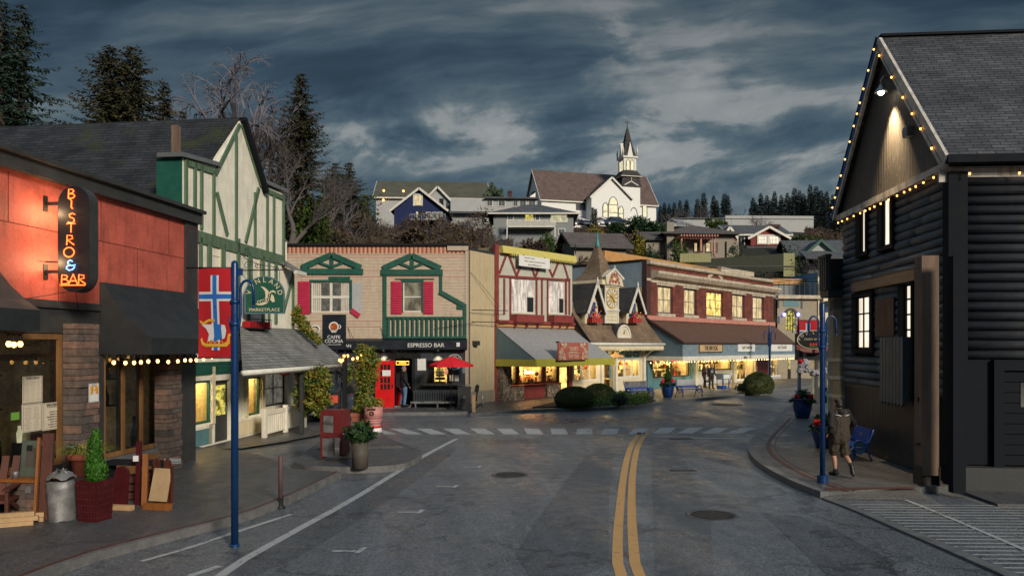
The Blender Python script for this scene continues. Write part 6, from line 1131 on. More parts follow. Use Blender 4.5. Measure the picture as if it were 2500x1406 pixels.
for sx_,sy_ in((-1,-1),(1,-1),(1,1),(-1,1)):b.lathe([(.14,0),(.14,q(372)-q(383)),(.20,q(371)-q(383)),(.02,q(356)-q(383))],5,(xt+sx_*S2*.78,cy+sy_*S2*.78,q(383)))
for a in range(2):b.prism([(xt-.6,q(381)),(xt+.6,q(381)),(xt,q(345))],yl-.12,yl+.3)if a==0 else b.prism([(cy-.6,q(381)),(cy+.6,q(381)),(cy,q(345))],xt-S2*.7-.12,xt-S2*.3,'yz')
b.build('pinnacle',mm('white'),tw_)
b=MB();b.tube([(xt,cy,q(306)),(xt,cy,q(289))],.07,5);b.box(xt-.42,xt+.42,cy-.07,cy+.07,q(294.5),q(293));b.build('cross',mm('charcoal'),tw_)
HA=pfac(918,133,4);V=HA;X=V.x;t=building('parish_hall','long pale hall with a mossy grey roof on the hilltop left of the church',HA,'house')
gable(t,0,X(1187),0,13,V.z(1000,580),V.z(950,480),V.z(918,444,6.5),'x','hwhite','roof_m',.5)
for u,v in((937,466),(936,489),(985,467),(990,495)):
 b=MB();b.ball((X(u,-.9),-1.0,V.z(u,v,-.9)),.20,8);b.build('eave_lamp',mm('bulbs'),t)
for u in(1000,1040,1130,1160):win(t,X(u),X(u)+1.5,V.z(u,512),V.z(u,492),'greyglass','white',2,1,-.05)
BH=pfac(962,112,0);V=BH;X=V.x;t=building('blue_gabled_house','royal blue house with white gable trim and a lit window on the hill',BH,'house')
zb=V.z(1000,600);gable(t,0,X(1086),0,9,zb,V.z(1000,510),V.z(1022,462),'y','hblue','roof_g',.55)
win(t,X(1011),X(1030),V.z(1020,502),V.z(1020,476),'g_warm','white',2,1,-.1,.12,.05,.12,trim='white',tw=.14)
for a,c in((1040,1052),(1054,1066),(1068,1080)):win(t,X(a),X(c),V.z(1060,535),V.z(1060,518),'greyglass','white',1,1,-.1,.1,.05)
win(t,X(1016),X(1021),V.z(1060,535),V.z(1060,517),'g_white','white',1,1,-.1,.1,.05)
b=MB();b.box(X(1005),X(1090),-2,-.1,V.z(1040,543),V.z(1040,540));
for i in range(16):x=X(1005)+(X(1090)-X(1005))*i/15;b.box(x-.05,x+.05,-2,-1.92,V.z(1040,540),V.z(1040,529))
b.box(X(1005),X(1090),-2.02,-1.9,V.z(1040,530),V.z(1040,528));b.build('deck',mm('hgrey'),t)
WG=pfac(1030,124,0);V=WG;X=V.x;t=building('white_gabled_house','white gabled house partly behind the blue house',WG,'house')
gable(t,0,X(1108),0,8,V.z(1060,590),V.z(1060,498),V.z(1065,458),'y','hwhite','roof_g',.5);win(t,X(1073),X(1083),V.z(1078,505),V.z(1078,485),'darkglass','charcoal',1,1,-.1,.1,.05);win(t,X(1090),X(1108),V.z(1098,508),V.z(1098,492),'greyglass','charcoal',2,1,-.1,.1,.05)
FB=pfac(1100,120,3);V=FB;X=V.x;t=building('flat_roofed_house','low white flat roofed house with a band of windows left of the church',FB,'house')
b=MB();b.box(0,X(1312),0,8,V.z(1200,590),V.z(1250,486));b.build('wall',mm('hwhite'),t);b=MB();b.box(X(1183),X(1314),-.7,8.4,V.z(1250,487),V.z(1250,483));b.prism([(-1.2,V.z(1150,521)),(3,V.z(1150,504)),(3,V.z(1150,507)),(-1.2,V.z(1150,524))],-.5,X(1225),'yz');b.build('roof',mm('roof_g'),t)
for a,c in((1188,1203),(1216,1234),(1252,1265),(1268,1285),(1290,1308)):win(t,X(a),X(c),V.z(1240,505),V.z(1240,489),'greyglass','white',2,1,-.1,.1,.05)
b=MB();b.box(X(1243),X(1252),3,4,V.z(1248,486),V.z(1248,457));b.box(X(1242),X(1253),2.9,4.1,V.z(1248,460),V.z(1248,457));b.build('chimney',mm('brickdk'),t)
GH=pfac(1205,104,0);V=GH;X=V.x;t=building('grey_house','grey sided house with hipped roof, white balcony and one bright picture window',GH,'house')
zb=V.z(1300,640);x1=X(1400);ze=V.z(1300,522);gable(t,0,x1,0,9,zb,ze,V.z(1285,500,4.5),'hip','hgrey','roof_g',.8)
win(t,X(1343),X(1386),V.z(1365,543),V.z(1365,523),'g_pale','white',1,1,-.1,.14,.05);win(t,X(1281),X(1303),V.z(1290,541),V.z(1290,523),'g_yel','white',2,1,-.1,.1,.05);win(t,X(1238),X(1254),V.z(1245,538),V.z(1245,520),'greyglass','white',2,1,-.1,.1,.05);win(t,X(1306),X(1318),V.z(1290,541),V.z(1290,523),'greyglass','white',1,1,-.1,.1,.05);win(t,X(1362),X(1380),V.z(1370,573),V.z(1370,558),'greyglass','white',2,1,-.1,.1,.05)
b=MB();xa,xb=X(1238,-1.8),X(1355,-1.8);za,zt=V.z(1290,551,-1.8),V.z(1290,537,-1.8);b.box(xa,xb,-1.8,-.1,za-.2,za);b.box(xa,xb,-1.85,-1.75,zt-.08,zt)
for i in range(40):x=xa+(xb-xa)*i/39;b.box(x-.04,x+.04,-1.83,-1.77,za,zt-.08)
for x in(xa,xb):b.box(x-.07,x+.07,-1.86,-1.7,za,zt);b.box(x-.07,x+.07,-1.8,-1.6,zb,za-.2)
b.build('balcony',mm('white'),t);b=MB();b.box(x1-2.6,x1-1.6,2,3.2,ze,V.z(1390,503));b.build('chimney',mm('hgrey'),t)
HU=pfac(1402,88,12);V=HU;X=V.x;t=building('brown_roofed_cottage','small beige cottage with a brown grey gable roof behind the clock spire',HU,'house')
gable(t,0,X(1528),0,6,V.z(1450,660),V.z(1450,597),V.z(1410,571,3),'x','hbeige','roof_b',.7,'charcoal')
win(t,X(1450),X(1480),V.z(1460,618),V.z(1460,603),'greyglass','charcoal',2,1,-.1,.1,.05)
PH=pfac(1577,97,3);V=PH;X=V.x;t=building('beige_bungalow','beige bungalow with a low brown roof, square chimney and lit pergola',PH,'house')
zb=V.z(1650,660);gable(t,0,X(1626),0,7,zb,V.z(1600,582),V.z(1610,568,3),'x','hbeige','roof_b',.5,'charcoal');gable(t,X(1626),X(1786),-1,8,zb,V.z(1700,573),V.z(1680,551,4),'hip','hbeige','roof_b',.9,'charcoal')
b=MB();b.box(X(1622),X(1639),-1.3,-.1,zb,V.z(1630,546));b.build('chimney',mm('hbeige'),t)
b=MB();xa,xb=X(1660,-3.5),X(1748,-3.5);zp=V.z(1700,579,-3.5)
for i in range(14):x=xa+(xb-xa)*i/13;b.box(x-.07,x+.07,-4.2,-1.02,zp,zp+.22)
b.box(xa,xb,-3.6,-3.45,zp-.2,zp)
for x in(xa+.2,X(1711,-3.5),xb-.2):b.box(x-.09,x+.09,-3.6,-3.42,zb,zp-.2)
b.build('pergola',mm('pinktrim'),t)
for a,c,g in((1693,1703,'g_warm'),(1706,1716,'g_dim'),(1722,1735,'g_warm'),(1742,1752,'g_dim')):win(t,X(a,-1),X(c,-1),V.z(1700,616,-1),V.z(1700,592,-1),g,'wood_d',1,2,-1.1,.1,.05)
b=MB();b.ring((X(1780),V.z(1780,612)),.001,.40,-1.4,-1.25,n=20);b.build('round_opening',mm('dark'),t);b=MB();b.box(X(1766),X(1795),-1.3,-1.02,zb,V.z(1780,592));b.build('garden_wall',mm('hbeige'),t)
RH=pfac(1768,106,2);V=RH;X=V.x;t=building('red_house','barn red house with white trimmed gables and two lit windows',RH,'house')
zb=V.z(1850,660);gable(t,X(1790),X(1930),1,9,zb,V.z(1830,571,1),V.z(1830,553,5),'x','hred','roof_g',.5)
gable(t,X(1833),X(1917),0,4,zb,V.z(1875,579),V.z(1879,556),'y','hred','roof_g',.6);gable(t,0,X(1792),0,6,zb,V.z(1780,573),V.z(1768,556),'y','hred','roof_g',.4)
for a,c in((1850,1873),(1877,1902)):win(t,X(a),X(c),V.z(1875,596),V.z(1875,575),'g_white','white',3,2,-.1,.16,.05,.08,trim='white',tw=.12)
win(t,X(1805),X(1824),V.z(1815,600),V.z(1815,575),'darkglass','white',2,1,.85,.14,.05)
b=MB();b.box(X(1905),X(1921),3,4.5,V.z(1910,575),V.z(1910,547));b.box(X(1902),X(1924),2.8,4.8,V.z(1910,547),V.z(1910,540));b.build('chimney',mm('brickdk'),t)
b=MB();zp0,zp1=V.z(1880,607,-2.5),V.z(1880,603,-2.5);b.box(X(1820,-2.5),X(1950,-2.5),-3,-.1,zp0,zp1);b.build('porch_roof',mm('roof_g'),t);b=MB()
for u in(1832,1886,1940):b.box(X(u,-2.5)-.12,X(u,-2.5)+.12,-2.8,-2.6,zb,zp0)
b.build('porch_post',mm('white'),t)
win(t,X(1850),X(1880),V.z(1860,622),V.z(1860,610),'g_dim','white',3,1,-.1,.1,.05)
LB=pfac(1640,168,2);V=LB;X=V.x;t=building('long_white_building','long plain white flat roofed building on the hill before the far firs',LB)
b=MB();b.box(0,X(1985),0,14,V.z(1800,620),V.z(1650,534));b.box(X(1770),X(1985),.0-.3,14,V.z(1800,620),V.z(1800,527));b.build('wall',mm('hwhite'),t);b=MB();b.box(-.2,X(1985)+.2,-.5,14,V.z(1650,534),V.z(1650,533));b.build('coping',mm('hgrey'),t)
for i in range(3):b=MB();b.box(X(1725+60*i)-.05,X(1725+60*i)+.05,-.32,-.301,V.z(1800,600),V.z(1800,536));b.build('panel_joint',mm('hgrey'),t)
DR=pfac(1945,93,-3);V=DR;X=V.x;t=building('dark_gabled_house','dark grey house with a pale green trimmed gable low beside the log building',DR,'house')
zb=V.z(1950,680);gable(t,0,X(2100),1,9,zb,V.z(2000,625,1),V.z(2000,590,5),'x','hgrey','roof_g',.5,'charcoal');gable(t,X(1975),X(2030),0,5,zb,V.z(2000,612),V.z(2002,588),'y','hwhite','roof_g',.4,'dgreen');
b=MB();b.prism([(-2.6,V.z(2000,628,-2.6)),(-.1,V.z(2000,613)),(-.1,V.z(2000,616)),(-2.6,V.z(2000,632,-2.6))],X(1950),X(2100),'yz');b.build('porch_roof',mm('roof_g'),t);b=MB();b.box(X(1975),X(2060),-.12,-.05,V.z(2000,650),V.z(2000,634));b.build('pane',mm('darkglass'),t)
FE=pfac(1695,88,0);V=FE;X=V.x;t=thing('board_fence','dark olive board fence on the slope above the brick block','fence',(FE.o.x,FE.o.y,0),0);b=MB();xe=X(1913);b.prism([(0,V.z(1700,662)),(xe,V.z(1900,662)),(xe,V.z(1905,619)),(0,V.z(1700,634))],0,.08);b.build('boards',mm('fence'),t);b=MB();b.box(0,xe+1.5,-.1,-.004,V.z(1800,652),V.z(1800,649));b.build('rail',mm('charcoal'),t)
t=thing('board_fence','short pale yellow green board fence panel at the right end of the olive fence','fence',(FE.o.x,FE.o.y,0),0);b=MB();b.box(X(1913),X(1940),0,.1,V.z(1920,675),V.z(1920,618));b.build('boards',mm('fencep'),t)
t=thing('board_fence','pale slatted parapet fence on the roof behind the brick cornice','fence',(FE.o.x,FE.o.y,0),0);b=MB();b.box(X(1618),X(1686),-9,-8.9,V.z(1640,640,-9),V.z(1640,619,-9));b.build('boards',mm('fencep'),t)
WF=pfac(1260,80,0);V=WF;t=thing('wire_fence','thin wire mesh fence with posts across the grassy slope left of the cottage','fence',(WF.o.x,WF.o.y,0),0);b=MB();xe=V.x(1405)
for i in range(6):x=xe*i/5;b=MB();b.tube([(x,0,V.z(1300,620)),(x,0,V.z(1300,592+i))],.04,4);b.build('post',mm('iron'),t)
b=MB()
for z in(593,598,604):b.tube([(0,0,V.z(1300,z)),(xe,0,V.z(1300,z+5))],.02,3)
b.build('wire',mm('iron'),t)
for k,(p,q_)in enumerate(((P(1640,700,70),P(2062,668,52)),(P(1560,640,64),P(2062,655,52)),(P(1690,652,68),P(2062,690,54)))):
 b=MB();b.tube([p.lerp(q_,i/12)+Vector((0,0,-1.2*(i/12)*(1-i/12)))for i in range(13)],.022,3);o_=b.build('utility_wire',mm('iron'));tag(o_,['utility wire strung lowest across the front of the hall','utility wire strung highest over the brick block roof','utility wire strung between the other two behind the brick block'][k],'wire')
def car(name,label,loc,rz,m,group=None):
 t=thing(name,label,'car',loc,rz,group);b=MB();pr=[(-2.15,.32),(2.15,.32),(2.2,.62),(2.05,.82),(1.15,.95),(.45,1.42),(-1.2,1.48),(-1.95,1.0),(-2.2,.9)]
 sec=[(-.86,.92),(-.80,1.0),(.80,1.0),(.86,.92)];n=len(pr);vs=[]
 for y,k in sec:vs+=[(p[0]*(.98 if abs(y)>.82 else 1),y*(1 if p[1]<1.0 else.82),p[1])for p in pr]
 b.add(vs,[(k*n+i,k*n+(i+1)%n,(k+1)*n+(i+1)%n,(k+1)*n+i)for k in range(3)for i in range(n)]+[tuple(range(n)),tuple(range(3*n,4*n))],0,False);b.build('body',mm(m),t)
 b=MB();
 for s in(-1,1):b.add([(1.02,s*.80,.98),(.42,s*.715,1.36),(-1.15,s*.715,1.40),(-1.75,s*.79,1.0)],[(0,1,2,3)])
 b.add([(1.17,-.68,.97),(1.17,.68,.97),(.50,.60,1.41),(.50,-.60,1.41)],[(0,1,2,3)]);b.add([(-1.97,-.62,1.02),(-1.97,.62,1.02),(-1.28,.56,1.44),(-1.28,-.56,1.44)],[(0,1,2,3)]);b.build('window',mm('carglass'),t)
 for x in(-1.35,1.35):
  for s in(-1,1):
   b=MB();b.tube([(x,s*.70,.32),(x,s*.88,.32)],.32,14,0,False);w_=b.build('wheel',mm('tyre'),t);b=MB();b.tube([(x,s*.881,.32),(x,s*.89,.32)],.2,10,0,False);b.build('rim',mm('silver'),w_)
 for s in(-1,1):b=MB();b.box(2.12,2.2,s*.6-.16,s*.6+.16,.62,.76);b.build('headlight',mm('whitelet'),t)
 return t
q=G(835,1000);car('parked_car','slate blue car parked in the alley behind the vines',(q.x+.2,31.5,0),R(-100),'carpaint')
for i,(u,v,m,lb,a)in enumerate(((1422,553,'carblue','dark blue car parked below the church, left of the columnar cypress',12),(1478,553,'carsilver','silver car parked below the church, right of the columnar cypress',8),(1505,552,'carblue','dark car parked below the lit church window',5),(1655,560,'carsilver','silver car parked above the beige bungalow roof',0))):
 q=P(u,v,128 if i<3 else 118);car('parked_car',lb,q,R(a),m)
g0=None
for i,u in enumerate((1300,1308,1325,1329,1335,1341,1348,1366,1401,1411,1430)):
 q=CH.w(CH.x(u,Dc/2),Dc/2,zrc+.17)
 if g0 is None:
  g0=thing('gull','small pale gull perched on the church roof ridge','bird',q,R(20),'gulls along the church roof ridge');b=MB();b.tube([(-.22,0,.12),(-.08,0,.17),(.08,0,.20),(.16,0,.26)],[.02,.085,.08,.04],7);b.ball((.18,0,.30),.05,7);b.build('body',mm('hgrey'),g0);b=MB();b.tube([(.22,0,.30),(.28,0,.29)],[.014,.004],4);b.build('beak',mm('flaggold'),g0);b=MB();b.tube([(0,-.03,.1),(0,-.03,0)],.01,3);b.tube([(0,.03,.1),(0,.03,0)],.01,3);b.build('feet',mm('flaggold'),g0)
 else:dup(g0,q,R(20+i*47))
def lamppost(label,loc,h,sc=1.0,hooks=True,foot=True):
 t=thing('lamp_post',label,'lamp post',loc);r=.053*sc
 b=MB();b.lathe([(r*1.02,.0),(r*1.02,h-r),(r*.8,h-r*.35),(r*.3,h)],14);b.build('pole',mm('bluepost'),t)
 k=2.1 if foot else 1.35
 b=MB();b.lathe([(r*k,0),(r*k,.16 if foot else.03),(r*1.1,.165 if foot else.04)],14,smooth=False);b.build('base',mm('bluepost'),t)
 if hooks:
  for s in(-1,1):
   b=MB();z=h-1.05*sc;g=.20*sc
   pts=[(s*r*.9,0,z),(s*(r+.02),0,z+.12)]+[(s*(r+.035),0,z+.25),(s*(r+.035),0,z+.55*sc)]+[(s*(r+.03+g*.5-g*.5*math.cos(R(a))),0,z+.60*sc+g*.75*math.sin(R(a)))for a in range(0,181,20)]+[(s*(r+.03+g),0,z+.38*sc)]
   b.tube(pts,.021*sc,7);b.ball((s*(r+.03+g),0,z+.36*sc),.03*sc,6);b.build('hook_arm',mm('bluepost'),t)
  for z in(.62,.95):b=MB();b.lathe([(r*1.3,-.03),(r*1.3,.03)],12,(0,0,h-z*sc));b.build('collar',mm('bluepost'),t)
  b=MB();b.box(r*.9,r+.06,-.03,.03,h-.22,h-.12);b.build('socket',mm('bluepost'),t)
 return t
q=G(573,1333);lamppost('tall blue lamp post with two hooked arms beside the red viking banner',q,V0 and 3+(845-636)/F*q.y,foot=False)
q2=G(2008,1178,WALK);lamppost('tall blue lamp post with two hooked arms on the right pavement behind the walking man',q2,3+(845-737)/F*q2.y-WALK)
b3=P(1950,985,38.5);lamppost('blue lamp post holding the candy sign banner beyond the man on the right',(b3.x,38.5,.0),3+(845-775)/F*38.5,1.1)
q4=THO.w(THO.x(1879,-4.4),-4.4,.1);lamppost('slim blue lamp post in front of the brick block near the dark hedge',q4,3+(845-793)/F*q4.y-.1,1.5)
def banner(label,loc,w_,h,full=True):
 t=thing('banner',label,'banner',loc);b=MB();nx,nz=12,26
 fx=lambda x,z:.025*math.sin(x*7+z*1.5)+.012*math.sin(z*5)
 vs=[(-w_*i/nx,fx(-w_*i/nx,-h*j/nz),-h*j/nz)for j in range(nz+1)for i in range(nx+1)]
 b.add(vs,[(j*(nx+1)+i,j*(nx+1)+i+1,(j+1)*(nx+1)+i+1,(j+1)*(nx+1)+i)for j in range(nz)for i in range(nx)],0,True);b.build('cloth',mm('flagred'),t)
 def patch(mb,pts,d_,m=0):
  mb.add([(-w_+p[0]*w_,fx(-w_+p[0]*w_,-p[1]*h)-d_,-p[1]*h)for p in pts],[range(len(pts))],m)
 def rows(mb,x0,x1,y0,y1,d_,m=0):
  n=10;m2=max(2,int((y1-y0)*30))
  for j in range(m2):
   for i in range(n):patch(mb,[(x0+(x1-x0)*(i+a)/n,y0+(y1-y0)*(j+c)/m2)for a,c in((0,0),(1,0),(1,1),(0,1))],d_,m)
 b=MB();ye=.92 if full else 1;rows(b,.38,.62,.08,ye,.004);rows(b,.03,.38,.265,.37,.004);rows(b,.62,.97,.265,.37,.004)
 b.build('white_cross',mm('flagwhite'),t);b=MB();rows(b,.44,.56,.08,ye,.008);rows(b,.03,.44,.293,.343,.008);rows(b,.56,.97,.293,.343,.008);b.build('blue_cross',mm('flagblue'),t)
 if full:
  b=MB();rows(b,.44,.68,.63,.80,.012,1);patch(b,[(.08,.63),(.44,.63),(.46,.8),(.26,.82),(.30,.74),(.22,.68)],.011);patch(b,[(.66,.63),(.78,.64),(.82,.70),(.78,.78),(.70,.80)],.011);b.build('ship_sail',mm(['flagwhite','flagblue']),t)
  b=MB();patch(b,[(.06,.80),(.10,.78),(.14,.83),(.25,.85),(.70,.85),(.84,.82),(.87,.74),(.93,.73),(.97,.75),(.92,.77),(.93,.84),(.84,.88),(.2,.885),(.10,.86)],.013)
  for i in range(4):cx=.3+i*.125;patch(b,[(cx+.055*math.cos(a*.5236),.835+.055*w_/h*math.sin(a*.5236))for a in range(12)],.016)
  patch(b,[(.03,.58),(.14,.605),(.3,.57),(.48,.57),(.48,.60),(.3,.60),(.16,.635),(.06,.62)],.013);b.build('ship_hull',mm('flaggold'),t)
  b=MB()
  for i in range(4):cx=.3+i*.125;patch(b,[(cx+.034*math.cos(a*.5236),.835+.034*w_/h*math.sin(a*.5236))for a in range(12)],.019)
  b.build('shield_boss',mm('flagred'),t)
 b=MB();b.tube([(.03,.0,.008),(-w_-.18,0,.008)],.012,6);b.tube([(.03,0,-h-.008),(-w_-.02,0,-h-.008)],.012,6);b.build('rod',mm('iron'),t);return t
Yb=q.y;banner('long red banner with a blue and white cross and a golden viking ship',P(569,655,Yb+.0),(569-483)/F*Yb,(872-655)/F*Yb)
banner('small red banner with a blue and white cross behind the candy shop sign',(b3.x+(1995-1952)/F*38.5,38.4,3+(845-782)/F*38.5),.92,1.9,False)
xv=VIN.x(583);qv,rz=blade(VIN,xv,0);Yv=qv.y
def up(u,v):return(u-U0)/F*Yv-qv.x,3+(845-v)/F*Yv
t=thing('market_sign','green arched hanging sign with gold lettering and a viking ship on the half-timbered front','sign',(qv.x,qv.y,0),0)
xa,z0=up(598,766);xb,zt=up(695,674);cx=(xa+xb)/2;hw=(xb-xa)/2
def archp(g):return[(cx-hw+g,z0+g),(cx+hw-g,z0+g)]+[(cx+(hw-g)*math.cos(R(a)),zt-(hw*.93)+(hw*.93-g)*math.sin(R(a)))for a in range(0,181,9)]
b=MB();b.prism(archp(0),-.03,.03);b.build('board',mm('signgreen'),t)
b=MB();A,B_=archp(.0),archp(.03);n=len(A);b.add([(p[0],-.034,p[1])for p in A]+[(p[0],-.034,p[1])for p in B_],[(i,(i+1)%n,n+(i+1)%n,n+i)for i in range(n)]);b.build('rim',mm('bluegrey'),t)
b=MB();zc=zt-hw*.93;b.arc('VINLAND',cx,zc-.04,hw*.68,.22,168,12,-.034);b.text('MARKETPLACE',cx,z0+.08,.145,-.034,0,sx=1.02)
ship=lambda pts:b.flat([(cx+(p[0]-.5)*hw*1.2,z0+.27+p[1]*hw*.95)for p in pts],-.036)
ship([(.33,1.0),(.50,.95),(.66,.78),(.70,.60),(.66,.30),(.60,.22),(.5,.24),(.55,.5),(.52,.75),(.43,.9)]);ship([(.12,.08),(.3,.12),(.5,.16),(.62,.24),(.66,.2),(.6,.1),(.45,.02),(.25,0)]);ship([(.68,.22),(.72,.60),(.80,.70),(.92,.68),(.98,.60),(.96,.72),(.86,.80),(.74,.74),(.66,.6),(.62,.3)]);ship([(.74,.3),(.80,.6),(.88,.5),(.94,.2),(.84,.16)])
for i in range(4):b.ring((cx+(.27+i*.1-.5)*hw*1.2,z0+.27+(.17+i*.03)*hw*.95),.035,.055,-.036,-.03,n=12)
b.build('lettering',mm('goldpale'),t)
b=MB();x0,zr_=0,up(0,660)[1];b.tube([(.02,0,zr_),(xb+.1,0,zr_+.02)],.02,6);b.tube([(.02,0,up(0,583)[1]),(.02,0,zr_-.1)],.035,6)
for p in(((.06,.55),(.3,.12),(.9,.06)),):b.tube([(p[0][0],0,zr_+p[0][1]),(.25,0,zr_+.35),(.6,0,zr_+.2),(1.15,0,zr_+.1)],.012,5)
for cx_,cz_,r_,a in((.28,.16,.13,0),(.62,.14,.1,2),(.28,.62,.1,1),(1.2,.06,.09,3),(1.5,.12,.08,1)):curl(b,cx_,zr_+cz_,r_,1.4,a,0,.011)
for x in(cx-hw*.75,cx+hw*.75):b.tube([(x,0,zr_),(x,0,z0+(zt-z0)*.6)],.008,4)
b.build('bracket',mm('iron'),t)
Yc2=33.5;up2=lambda u,v:(u-U0)/F*Yc2
xa,xb=up2(787,0),up2(845,0);z0,zt=3+(845-850)/F*Yc2,3+(845-768)/F*Yc2;cx=(xa+xb)/2
t=thing('cafe_sign','square black board with a coffee cup and white lettering above the shingle porch roof','sign',(cx,Yc2,0),R(-4));hw=(xb-xa)/2
b=MB();b.box(-hw,hw,-.05,.05,z0,zt);b.build('board',mm('navy'),t);H_=zt-z0
b=MB();b.text('CAFFE',0,z0+H_*.285,.21,-.055,0);b.text('COCINA',0,z0+H_*.165,.21,-.055,0);b.text('COFFEE ROASTERS',0,z0+H_*.095,.06,-.055,0,sx=1.3);zc=z0+H_*.64
b.ring((0,zc),.17,.22,-.065,-.05,n=26);b.prism([(-.19,zc-.02),(-.10,zc-.25),(.10,zc-.25),(.19,zc-.02),(.1,zc-.14),(-.1,zc-.14)],-.065,-.05);b.ring((.23,zc),.06,.095,-.065,-.05,-90,90,12);b.build('lettering',mm('whitelet'),t)
b=MB();b.ring((0,zc),.001,.165,-.06,-.05,n=24);b.build('coffee_foam',mm('orange'),t);b=MB()
for i in range(3):b.ring((0,zc-.02),.04+i*.045,.055+i*.045,-.066,-.06,200,500,14)
b.build('foam_swirl',mm('navy'),t);b=MB();b.bar((hw*.2,0,z0-1.8),(hw*.2,0,z0),.1);b.bar((-hw*.9,.1,zt-.1),(-hw*.9,1.6,zt-.1),.04);b.build('post',mm('black'),t)
Yk=36.0;U=lambda u,v=0:((u-U0)/F*Yk,3+(845-v)/F*Yk)
t=thing('candy_canopy','black box canopy with red striped trim over the candy shop entrance','canopy',(0,Yk,0));xa,z0=U(1951,879);xb,zt=U(2100,814)
b=MB();b.box(xa,xb,0,.55,z0,zt);b.build('valance',mm('canvas'),t)
b=MB();b.prism([(U(1990)[0],zt+.002),(U(2043)[0],U(0,775)[1]),(xb,U(0,775)[1]),(xb,zt+.002)],.3,.54);b.build('peaked_top',mm('charcoal'),t)
b=MB();
for i in range(9):x=U(2010)[0]+i*.17;b.prism([(x,zt+.16),(x+.12,zt+.19),(x+.12,zt+.40),(x,zt+.36)],.27,.299,m=(0,1,0)[i%3])
b.build('bunting_trim',mm(['flagred','flagblue']),t);b=MB()
for x in(xa+.06,xb-.5):b.box(x-.05,x+.05,.05,.15,WALK,z0)
b.build('post',mm('bluepost'),t);b=MB();b.box(15.5,xb+2,2.6,3.2,WALK,z0+.3);b.build('shop_front',mm('g_dim'),t)
b=MB();b.box(15.4,15.55,2.5,2.58,WALK,z0+.3);b.box(15.9,16.0,2.5,2.58,WALK,z0+.3);b.box(15.55,xb+2,2.5,2.58,.1,.9);b.build('shop_frame',mm('charcoal'),t)
t=thing('candy_sign','black oval sign with gold rim and letters over a red ribbon on the right','sign',(0,Yk-.35,0));Yk2=Yk-.35;U2=lambda u,v=0:((u-U0)/F*Yk2,3+(845-v)/F*Yk2)
cx,zc=U2(1985,829);rx,rz_=40/F*Yk2,23/F*Yk2
ov=lambda k:[(cx+rx*k*math.cos(R(a)),zc+rz_*k*math.sin(R(a)))for a in range(0,360,10)]
b=MB();b.prism(ov(1),-.04,.04);b.build('board',mm('black'),t)
b=MB();A,B_=ov(1.0),ov(.945);n=36;b.add([(p[0],-.045,p[1])for p in A]+[(p[0],-.045,p[1])for p in B_],[(i,(i+1)%n,n+(i+1)%n,n+i)for i in range(n)])
b.arc('POULSBO',cx,zc-.06,rx*.80,.19,168,12,-.045,ry=rz_*.74);b.text('CANDY SHOPPE',cx,zc-.02,.125,-.045,0);b.build('lettering',mm('goldpale'),t)
b=MB()
for i in(-1,0,1):b.ring((cx+i*.13,zc-.21),.001,.05,-.05,-.04,n=8);b.box(cx+i*.13-.06,cx+i*.13+.06,-.05,-.04,zc-.36,zc-.26,1)
b.build('flower_motif',mm(['flower_r','cover']),t)
b=MB()
for s in(-1,1):b.prism([(cx+s*.05,zc-rz_*1.02),(cx+s*rx*.55,zc-rz_*.92),(cx+s*rx*.98,zc-rz_*.55),(cx+s*rx*1.12,zc-rz_*.62),(cx+s*rx*1.0,zc-rz_*.82),(cx+s*rx*1.08,zc-rz_*.95),(cx+s*rx*.6,zc-rz_*1.34),(cx+s*.06,zc-rz_*1.40)],-.08,-.045)
b.build('ribbon',mm('maroon'),t);b=MB();b.text('DELICIOUS',cx-rx*.5,zc-rz_*1.22,.11,-.085,0,rot=-.12,sx=.95);b.text('SWEETS',cx+rx*.45,zc-rz_*1.22,.11,-.085,0,rot=.12,sx=.95);b.build('ribbon_lettering',mm('goldpale'),t)
def pomp(mb,c,r,seed,m=0):
 rn=random.Random(seed)
 for i in range(26):
  d_=Vector((rn.gauss(0,1),rn.gauss(0,1),rn.gauss(0,1))).normalized();mb.ball(Vector(c)+d_*r*.62,r*rn.uniform(.32,.48),6,m)
t=thing('pompom_garland','garland of white pompoms and red baubles draped below the candy canopy','garland',(0,Yk-.15,0));Yk3=Yk-.15
for i,(u,v,r)in enumerate(((1956,890,16),(1966,886,18),(1953,905,14),(1971,901,17),(1984,910,15),(1994,911,14),(1958,902,12),(2018,905,14),(2026,893,15),(2039,891,14))):
 b=MB();pomp(b,((u-U0)/F*Yk3,0,3+(845-v)/F*Yk3),r/F*Yk3*.62,i);b.build('pompom',mm('pomp'),t)
for u,v in((1952,882),(2037,882)):b=MB();b.ball(((u-U0)/F*Yk3,-.1,3+(845-v)/F*Yk3),.12,10);b.build('bauble',mm('bauble'),t)
t=thing('pompom_column','column of white pompoms with one red bauble against the beige pier','garland',(0,27,0))
for i,(u,v,r)in enumerate(((2040,900,15),(2038,915,14),(2041,930,14),(2040,940,12),(2034,960,14),(2043,965,12),(2040,978,14),(2044,990,13),(2042,1002,13))):
 b=MB();pomp(b,((u-U0)/F*27-.12,0,3+(845-v)/F*27),r/F*27*.8,50+i);b.build('pompom',mm('pomp'),t)
b=MB();b.ball(((2039-U0)/F*27,-.2,3+(845-948)/F*27),.15,12);b.build('bauble',mm('bauble'),t)
